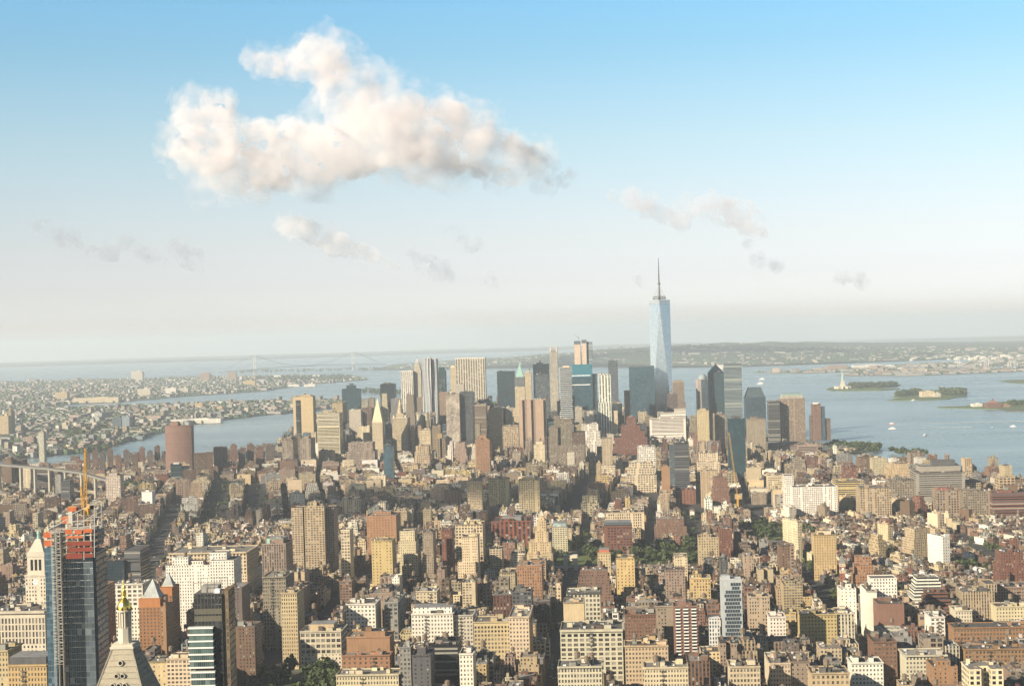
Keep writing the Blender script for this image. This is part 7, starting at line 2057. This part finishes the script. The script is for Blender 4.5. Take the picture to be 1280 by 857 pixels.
# ------------------------------------------------------------------ trees
def crown_mesh(seed, n=150, R0=5.0, H0=7.0, zc=6.5, size=1.5):
    rng = random.Random(seed); b = MB()
    lobes = [(rng.uniform(-.5, .5) * R0, rng.uniform(-.5, .5) * R0, zc + rng.uniform(-.35, .45) * H0, rng.uniform(.42, .72) * R0) for _ in range(7)] + [(0, 0, zc, R0 * .75)]
    for i in range(n):
        lx, ly, lz, lr = rng.choice(lobes)
        v = Vector((rng.gauss(0, 1), rng.gauss(0, 1), rng.gauss(0, 1))).normalized()
        p = Vector((lx, ly, lz)) + v * lr * (rng.random() ** 0.3)
        nrm = (v + Vector((rng.gauss(0, .6), rng.gauss(0, .6), rng.gauss(0, .6)))).normalized()
        t = nrm.orthogonal().normalized(); q = nrm.cross(t); s = size * rng.uniform(.6, 1.3); an = rng.uniform(0, 6.28)
        t, q = t * math.cos(an) + q * math.sin(an), q * math.cos(an) - t * math.sin(an)
        pts = [p + t * s * a + q * s * c for a, c in ((-.6, -.5), (.5, -.65), (.8, .3), (0, .75), (-.75, .35))]
        b.face([tuple(x) for x in pts], LEAF)
    return b
def trunk_mesh(seed):
    rng = random.Random(seed); b = MB(); b.cyl(0, 0, 0.32, -0.5, 4.2, (0, 0, 0), BARK, 7, r1=0.22, top=False)
    for k in range(4):
        a = k * 1.57 + rng.random(); b.bar((0, 0, 3.6 + k * .2), (2.3 * math.cos(a), 2.3 * math.sin(a), 6.5 + rng.random()), 0.12, (0, 0, 0), BARK)
    return b
CROWNS = [crown_mesh(i).mesh('crown') for i in range(5)]
TRUNKS = [trunk_mesh(i).mesh('trunk') for i in range(3)]
rngT = random.Random(21)
TREES = []
def tree(x, y, s, label, group, zf=elev):
    r = empty('tree', (x, y, zf(x, y) + 0.1), rngT.uniform(0, 6.28), label=label, cat='tree', group=group)
    r.scale = (s * rngT.uniform(.85, 1.15), s * rngT.uniform(.85, 1.15), s * rngT.uniform(.85, 1.2))
    link(bpy.data.objects.new('crown', rngT.choice(CROWNS)), r); link(bpy.data.objects.new('trunk', rngT.choice(TRUNKS)), r)
def fill_trees(rect, n, s, label, group, hole=None):
    x, y, w, d, a = rect; pts = []; tries = 0
    while len(pts) < n and tries < 4000:
        tries += 1
        lx, ly = rngT.uniform(-w / 2, w / 2), rngT.uniform(-d / 2, d / 2)
        if any((lx - p[0]) ** 2 + (ly - p[1]) ** 2 < (6.2 * s) ** 2 for p in pts): continue
        if hole and hole(lx, ly): continue
        pts.append((lx, ly))
        wx, wy = rot2(lx, ly, a); tree(x + wx, y + wy, s * rngT.uniform(.8, 1.2), label, group)
fill_trees(UNION, 62, 1.35, 'dense green park tree at the bottom edge beside the cream store block', 'trees of the park at the bottom edge')
fill_trees(SQUARE, 92, 1.35, 'dark green tree in the square around the marble arch', 'trees of the square', hole=lambda lx, ly: abs(lx + 38) < 22 and ly < -45 or math.hypot(lx + 38, ly) < 26)
fill_trees(GARDEN, 34, 1.25, 'green tree in the village garden right of the square', 'trees of the village garden')
fill_trees(LESPARK, 24, 1.25, 'tree in the strip park left of the long dark avenue', 'trees of the strip park')
fill_trees(SMALL, 8, 1.1, 'tree in the small garden beside the market clock tower', 'trees of the small garden')
fill_trees(PLAY, 12, 1.2, 'tree in the playground right of the white terraced house', 'trees of the playground')

def tree_stuff():
    rng = random.Random(77)
    small = [crown_mesh(50 + i, 46, 4.2, 5.5, 5.2, 2.0) for i in range(5)]
    arr = [(np.array(c.v), c.f) for c in small]
    V = []; Fc = []; off = 0; n = 0
    def put(x, y, z, s):
        nonlocal off, n
        v, f = rng.choice(arr); a = rng.uniform(0, 6.28)
        R_ = np.array([[math.cos(a), -math.sin(a), 0], [math.sin(a), math.cos(a), 0], [0, 0, 1]]) * s
        V.append(v @ R_.T + np.array([x, y, z])); Fc.append((f, off)); off += len(v); n += 1
    nI, nJ = OCC.shape
    free = ~OCC
    tries = 0
    W8 = dict(chelsea=.35, flatiron=.05, village_west=1.0, village_north=.5, east_village=.8, noho=.08, village_south=.35, lower_east=.5, soho=.03, hudson=.12, chinatown=.25, tribeca=.05, downtown=.05, projects=1.0)
    while n < 3000 and tries < 60000:
        tries += 1
        Y = rng.uniform(1200, 4300); X = rng.uniform(-0.335, 0.335) * Y
        i, j = int((X - OX) / CELL), int((Y - OY) / CELL)
        if not (0 <= i < nI and 0 <= j < nJ) or not free[i, j] or not inside(X, Y, MANHATTAN): continue
        if rng.random() > W8[district(X, Y)] * (0.4 + 0.6 * (math.sin(X * 0.011 + 1) * math.sin(Y * 0.009) > -0.2)): continue
        put(X, Y, elev(X, Y), rng.uniform(.7, 1.25))
    # wooded waterside parks and islands
    def strip(p0, p1, wdt, k, s0=1.2, zf=None):
        for _ in range(k):
            f = rng.random(); px = p0[0] + (p1[0] - p0[0]) * f; py = p0[1] + (p1[1] - p0[1]) * f + rng.uniform(-wdt, wdt)
            x, y = G(px, py, 3.0); put(x, y, 3 + curv(x, y), s0 * rng.uniform(.8, 1.3))
    strip((1038, 559), (1100, 561), 2.5, 90, 1.5); strip((1112, 566), (1160, 569), 2, 40, 1.3); strip((1060, 565), (1100, 563), 2, 30)
    strip((1066, 484), (1122, 481.5), 1.2, 150, 1.9); strip((1062, 483), (1090, 483), 1.0, 90, 2.2)
    strip((1120, 494), (1150, 491), 2.0, 130, 1.8); strip((1176, 491), (1207, 492), 2.2, 150, 2.0)
    strip((1258, 506), (1290, 504), 1.8, 60, 1.4); strip((30, 561), (135, 563), 3, 160, 1.5); strip((80, 545), (135, 535), 5, 220, 1.7)
    strip((440, 489), (500, 492), 2.0, 120, 1.8)
    strip((325, 474), (440, 472), 2.5, 260, 2.0); strip((300, 465), (470, 462), 1.2, 120, 2.2)
    v = np.concatenate(V); nf = sum(len(f) for f, _ in Fc)
    me = bpy.data.meshes.new('woodland'); me.vertices.add(len(v)); me.vertices.foreach_set('co', v.astype(np.float32).ravel())
    me.loops.add(nf * 5); me.polygons.add(nf)
    me.loops.foreach_set('vertex_index', np.arange(nf * 5, dtype=np.int32)); me.polygons.foreach_set('loop_start', (np.arange(nf) * 5).astype(np.int32))
    me.materials.append(LEAF); me.update(calc_edges=True)
    link(bpy.data.objects.new('woodland', me), kind='stuff', label='street and backyard trees scattered between the buildings')
tree_stuff()

# ------------------------------------------------------------------ cars
def car_mesh(col):
    m = simple("car_paint", col, 0.3, 0.1, spec=0.6); b = MB()
    prof = [(-2.25, .35), (-2.25, .8), (-1.3, .95), (-.75, 1.4), (.9, 1.42), (1.6, .98), (2.25, .85), (2.25, .35)]
    for s in (-0.9, 0.9):
        q = [(s, y, z) for y, z in prof]; b.face(q if s < 0 else q[::-1], m)
    for (y0, z0), (y1, z1) in zip(prof, prof[1:]):
        glass = abs(z1 - z0) > 0.3 and z0 > 0.5 or (z0 > .9 and z1 > 1.3 and y0 < -.7)
        b.face([(-.9, y0, z0), (-.9, y1, z1), (.9, y1, z1), (.9, y0, z0)][::-1], DARKGLASS if glass else m)
    for s in (-0.91, 0.91):
        b.face([(s, -1.1, .95), (s, -.7, 1.33), (s, .85, 1.35), (s, 1.4, .98)], DARKGLASS)
        for y in (-1.4, 1.4): b.face([(s * 1.01, y + .33 * math.cos(t * .7854), .33 + .33 * math.sin(t * .7854)) for t in range(8)], STEEL)
    return b.mesh('car')
CARS = [('white', car_mesh((0.75, 0.75, 0.74))), ('black', car_mesh((0.02, 0.02, 0.02))), ('yellow', car_mesh((0.75, 0.45, 0.03))), ('silver', car_mesh((0.4, 0.42, 0.44))), ('dark red', car_mesh((0.25, 0.02, 0.02)))]
rngC = random.Random(9)
for ai, (x, y, w, d, a) in enumerate(AVENUES):
    nm = ['on the long dark avenue at the left', 'in the avenue canyon that leads to the arch', 'on the avenue right of the canyon', 'on the second avenue right of the canyon', 'on the avenue left of the canyon', 'on a shaded avenue behind the gold-topped tower'][ai]
    for k in range(52 if ai < 2 else 22):
        lane = rngC.choice((-10.5, -7, -3.5, 0, 3.5, 7, 10.5)); u = rngC.uniform(-d / 2, d / 2)
        wx, wy = rot2(lane, u, a); cn, cm_ = rngC.choice(CARS)
        o = bpy.data.objects.new('taxi' if cn == 'yellow' else 'car', cm_); o.location = (x + wx, y + wy, elev(x + wx, y + wy) + 0.05); o.rotation_euler = (0, 0, -a + (math.pi if lane < 0 else 0))
        link(o, label=cn + (' taxi ' if cn == 'yellow' else ' car ') + nm, cat='car', group='cars ' + nm)

# ------------------------------------------------------------------ boats
HULLW = simple("boat_white", (0.6, 0.6, 0.58), 0.5); HULLR = simple("boat_red", (0.42, 0.10, 0.05), 0.6)
FOAM = simple("foam", (0.55, 0.62, 0.64), 0.6)
def boat(px, py, L, label, hull, ang, wake=0.0, name='ferry'):
    L *= 0.55
    X, Y = G(px, py, 0.0); g = curv(X, Y)
    r = empty(name, (X, Y, g), ang, label=label, cat='boat')
    Bm = L * 0.24; ring = [(-L / 2, -Bm / 2), (L * .25, -Bm / 2), (L / 2, 0), (L * .25, Bm / 2), (-L / 2, Bm / 2)]
    b = MB(); b.prism([(p[0] * .94, p[1] * .85) for p in ring], -0.5, L * .07, (1, 1, 1), hull, ring1=ring, topmat=HULLW); b.build('hull', r)
    b = MB(); b.prism(sq(L * .62, Bm * .8, 0, -L * .06, 0), L * .07 + .02, L * .15, (1, 1, 1), HULLW); b.box(0, 0, L * .4, Bm * .6, L * .15, L * .21, (1, 1, 1), HULLW); b.build('cabin', r)
    b = MB(); b.box(L * .2, 0, L * .08, Bm * .5, L * .21, L * .26, (1, 1, 1), DARKGLASS); b.build('wheelhouse', r)
    b = MB(); b.cyl(-L * .1, 0, L * .03, L * .21, L * .29, (1, 1, 1), hull, 8); b.build('funnel', r)
    if wake:
        n = 12; b = MB(); rg = random.Random(int(px))
        for k in range(n):
            f0, f1 = k / n, (k + 1) / n; w0, w1 = Bm * (1.2 + f0 * 4.5), Bm * (1.2 + f1 * 4.5) * (1 - f1 * .5)
            x0, x1 = -L / 2 - wake * f0, -L / 2 - wake * f1
            for sd in (-1, 1):
                P_ = [(x0, sd * w0 * .3), (x1, sd * w1 * .4), (x1, sd * w1), (x0, sd * w0)]
                q = [(X + c * math.cos(ang) - e * math.sin(ang), Y + c * math.sin(ang) + e * math.cos(ang)) for c, e in P_]
                q = q if sd < 0 else q[::-1]
                b.face([(u, v, curv(u, v) + 0.35) for u, v in q], FOAM)
        b.build('boat_wake', kind='structure')
boat(1114, 530, 42, 'reddish ferry with a long wake, upper of two boats side by side in the bay', HULLR, math.pi - 0.1, 520)
boat(1115, 536, 46, 'white ferry with a wake just below the reddish ferry', HULLW, math.pi - 0.05, 240)
boat(1157, 544, 34, 'white ferry closest to the shore in the middle of the bay', HULLW, 0.6)
boat(1142, 500.5, 44, 'white boat just in front of the wooded island', HULLW, 0.2)
boat(1241, 534, 20, 'tiny white boat left of the last boat on the right', HULLW, 0.4)
boat(1266, 533, 36, 'white boat with a wake near the right edge', HULLW, math.pi - 0.4, 220)
boat(951, 480, 90, 'long white ferry behind the chamfered blue-black tower, lower of two', HULLW, 0.05)
boat(953, 474.5, 90, 'long pale ship behind the chamfered blue-black tower, upper of two', HULLW, 0.05)
boat(1190, 467.5, 60, 'dark barge on the water above the wooded island', HULLR, 0.02, name='barge')
# ------------------------------------------------------------------ clouds: volumes standing beyond the city
def cloud_mat(dens, scale, seed, lo, hi, col=(0.965, 0.945, 0.96)):
    m = bpy.data.materials.new('cloud'); m.use_nodes = True
    nt = m.node_tree; nt.nodes.clear(); T = NT(nt)
    o = nt.nodes.new('ShaderNodeOutputMaterial'); v = nt.nodes.new('ShaderNodeVolumePrincipled')
    g = nt.nodes.new('ShaderNodeTexCoord')
    n1 = T.noise(g.outputs['Object'], scale, 7, 0.66)
    mr = nt.nodes.new('ShaderNodeMapRange'); mr.interpolation_type = 'SMOOTHSTEP'
    T.l(n1, mr.inputs[0]); mr.inputs[1].default_value = lo; mr.inputs[2].default_value = hi
    T.l(T.m('MULTIPLY', mr.outputs[0], dens), v.inputs['Density'])
    v.inputs['Color'].default_value = (*col, 1); v.inputs['Anisotropy'].default_value = 0.0
    nt.links.new(v.outputs[0], o.inputs['Volume'])
    return m
def cloud(label, blobs, Y, dens, scale, lo, hi, vox, disp, seed, thick=1.0, grow=1.0, parent=None, col=(0.935, 0.905, 0.925)):
    rng = random.Random(seed)
    cx, _, cz = at_depth(sum(b[0] for b in blobs) / len(blobs), sum(b[1] for b in blobs) / len(blobs), Y)
    bm = bmesh.new()
    for (px, py, r) in blobs:
        x, _, z = at_depth(px, py, Y); rr = r / F_PX * Y * grow
        for k in range(2):
            mtx = Matrix.Translation((x - cx + rng.uniform(-.3, .3) * rr, rng.uniform(-1, 1) * rr * thick, z - cz + rng.uniform(-.2, .2) * rr)) @ Matrix.Diagonal((1, 1.2, 0.85, 1))
            bmesh.ops.create_icosphere(bm, subdivisions=2, radius=rr * rng.uniform(.75, 1.0), matrix=mtx)
    me = bpy.data.meshes.new('cloud'); bm.to_mesh(me); bm.free()
    me.materials.append(cloud_mat(dens, scale, seed, lo, hi, col))
    ob = bpy.data.objects.new('cloud', me); ob.location = (cx, Y, cz)
    if parent: ob.name = 'veil'; ob.location = (cx - parent.location.x, Y - parent.location.y, cz - parent.location.z); link(ob, parent)
    else: link(ob, label=label, cat='cloud')
    md = ob.modifiers.new('join', 'REMESH'); md.mode = 'VOXEL'; md.voxel_size = vox
    for k, (sz, st) in enumerate(((disp * 3.2, disp * 1.1), (disp * 1.1, disp * 0.55), (disp * 0.45, disp * 0.28))):
        tx = bpy.data.textures.new('cloud_billow', 'CLOUDS'); tx.noise_scale = sz; tx.noise_depth = 2; tx.cloud_type = 'GRAYSCALE'
        dm = ob.modifiers.new('billow', 'DISPLACE'); dm.texture = tx; dm.texture_coords = 'LOCAL'; dm.strength = st * 2; dm.mid_level = 0.5
    return ob
YC = 14000.0
MAIN = [(228, 185, 22), (262, 195, 34), (300, 205, 30), (340, 200, 36), (385, 190, 40), (430, 185, 42), (262, 130, 20), (255, 155, 24), (275, 165, 26), (330, 170, 22), (360, 165, 20),
 (325, 78, 16), (345, 75, 20), (368, 80, 20), (395, 78, 24), (415, 72, 28), (425, 95, 32), (435, 125, 36), (450, 150, 40), (470, 120, 30), (490, 140, 34), (500, 170, 38), (470, 190, 38), (520, 195, 36),
 (545, 160, 26), (570, 150, 24), (590, 165, 26), (600, 190, 28), (560, 200, 30), (640, 175, 16), (655, 195, 22), (675, 205, 20), (630, 208, 22), (340, 225, 18), (290, 225, 16), (400, 222, 16), (680, 225, 12)]
big = cloud('big lit cumulus cloud high over the skyline with a grey underside', MAIN, YC, 0.0080, 0.0034, 0.41, 0.72, 26.0, 150.0, 1, 1.0, 1.18)
cloud('', MAIN, YC, 0.0030, 0.0044, 0.44, 0.74, 40.0, 200.0, 9, 1.0, 1.6, parent=big)
cloud('small cloud with one bright rounded end and a long grey tail', [(345, 282, 8), (358, 280, 13), (372, 282, 17), (388, 288, 17), (402, 296, 15), (418, 304, 15), (434, 311, 14), (450, 318, 12), (466, 325, 11), (482, 331, 9), (496, 336, 7)], YC, 0.009, 0.006, 0.42, 0.70, 15.0, 60.0, 2, 1.0, 1.25, col=(0.86, 0.865, 0.91))
cloud('thin pinkish cloud above the spired tower, brightest at its right end', [(770, 243, 8), (790, 250, 14), (812, 258, 15), (835, 265, 13), (862, 255, 12), (880, 258, 18), (900, 266, 19), (920, 272, 17), (938, 280, 14), (952, 290, 8), (850, 272, 12)], YC, 0.0055, 0.005, 0.43, 0.70, 15.0, 70.0, 3, 1.0, 1.45, col=(0.84, 0.83, 0.89))
cloud('wispy grey cloud string low at the left', [(50, 283, 6), (62, 285, 8), (78, 296, 9), (92, 305, 8), (110, 315, 6), (140, 316, 9), (158, 305, 9), (180, 318, 8), (200, 322, 6), (222, 306, 8), (235, 320, 10), (244, 332, 8)], YC, 0.0065, 0.007, 0.43, 0.70, 13.0, 60.0, 4, 1.0, 1.8, col=(0.56, 0.60, 0.70))
cloud('faint scrap of cloud right of the small tailed cloud', [(565, 287, 5), (578, 297, 7), (592, 307, 6), (520, 320, 6), (535, 332, 9), (550, 340, 9), (566, 344, 6), (612, 350, 6)], YC, 0.0065, 0.007, 0.43, 0.70, 13.0, 60.0, 5, 1.0, 1.8, col=(0.56, 0.60, 0.70))
cloud('grey scrap hanging beneath the right end of the pinkish cloud', [(935, 305, 5), (950, 325, 7), (968, 332, 7), (1058, 350, 7), (1074, 350, 7), (705, 226, 7), (716, 220, 6), (800, 350, 6)], YC, 0.0065, 0.007, 0.43, 0.70, 13.0, 60.0, 6, 1.0, 1.8, col=(0.56, 0.60, 0.70))
scene.cycles.volume_step_rate = 1.0
scene.cycles.volume_max_steps = 256

# a cloud over the east side, out of the picture, whose shadow lies on the low roofs before downtown
def shade_cloud(X, Y, W, D, label, alt=1300.0, seed=31):
    k = alt / math.tan(SUN_EL); cx, cy = X + math.sin(SUN_AZ) * k, Y + math.cos(SUN_AZ) * k
    rng = random.Random(seed); bm = bmesh.new()
    for i in range(26):
        x, y = rng.uniform(-W / 2, W / 2), rng.uniform(-D / 2, D / 2)
        mtx = Matrix.Translation((x, y, rng.uniform(-30, 60))) @ Matrix.Diagonal((1.2, 1, .5, 1))
        bmesh.ops.create_icosphere(bm, subdivisions=2, radius=rng.uniform(.3, .55) * D, matrix=mtx)
    me = bpy.data.meshes.new('cloud'); bm.to_mesh(me); bm.free(); me.materials.append(cloud_mat(0.012, 0.004, seed, 0.34, 0.58))
    ob = bpy.data.objects.new('cloud', me); ob.location = (cx, cy, alt)
    md = ob.modifiers.new('join', 'REMESH'); md.mode = 'VOXEL'; md.voxel_size = 45
    link(ob, label=label, cat='cloud')
shade_cloud(-150, 2960, 560, 260, 'cloud drifting high over the east side, left of the city')
# ------------------------------------------------------------------ haze
def build_haze():
    me = bpy.data.meshes.new('haze')
    bm = bmesh.new()
    bmesh.ops.create_cube(bm, size=1.0)
    for v in bm.verts:
        v.co.x *= 190000; v.co.y *= 190000
        v.co.z = 585.0 if v.co.z > 0 else -560.0
    bm.to_mesh(me); bm.free()
    m = bpy.data.materials.new('haze'); m.use_nodes = True
    nt = m.node_tree; nt.nodes.clear()
    o = nt.nodes.new('ShaderNodeOutputMaterial')
    v = nt.nodes.new('ShaderNodeVolumePrincipled')
    v.inputs['Color'].default_value = (0.78, 0.87, 0.95, 1)
    v.inputs['Density'].default_value = HAZE
    v.inputs['Anisotropy'].default_value = 0.1
    nt.links.new(v.outputs[0], o.inputs['Volume'])
    me.materials.append(m)
    link(bpy.data.objects.new('haze', me), kind='stuff', label='pale summer haze over the harbour and city')
HAZE = 4.4e-5
build_haze()
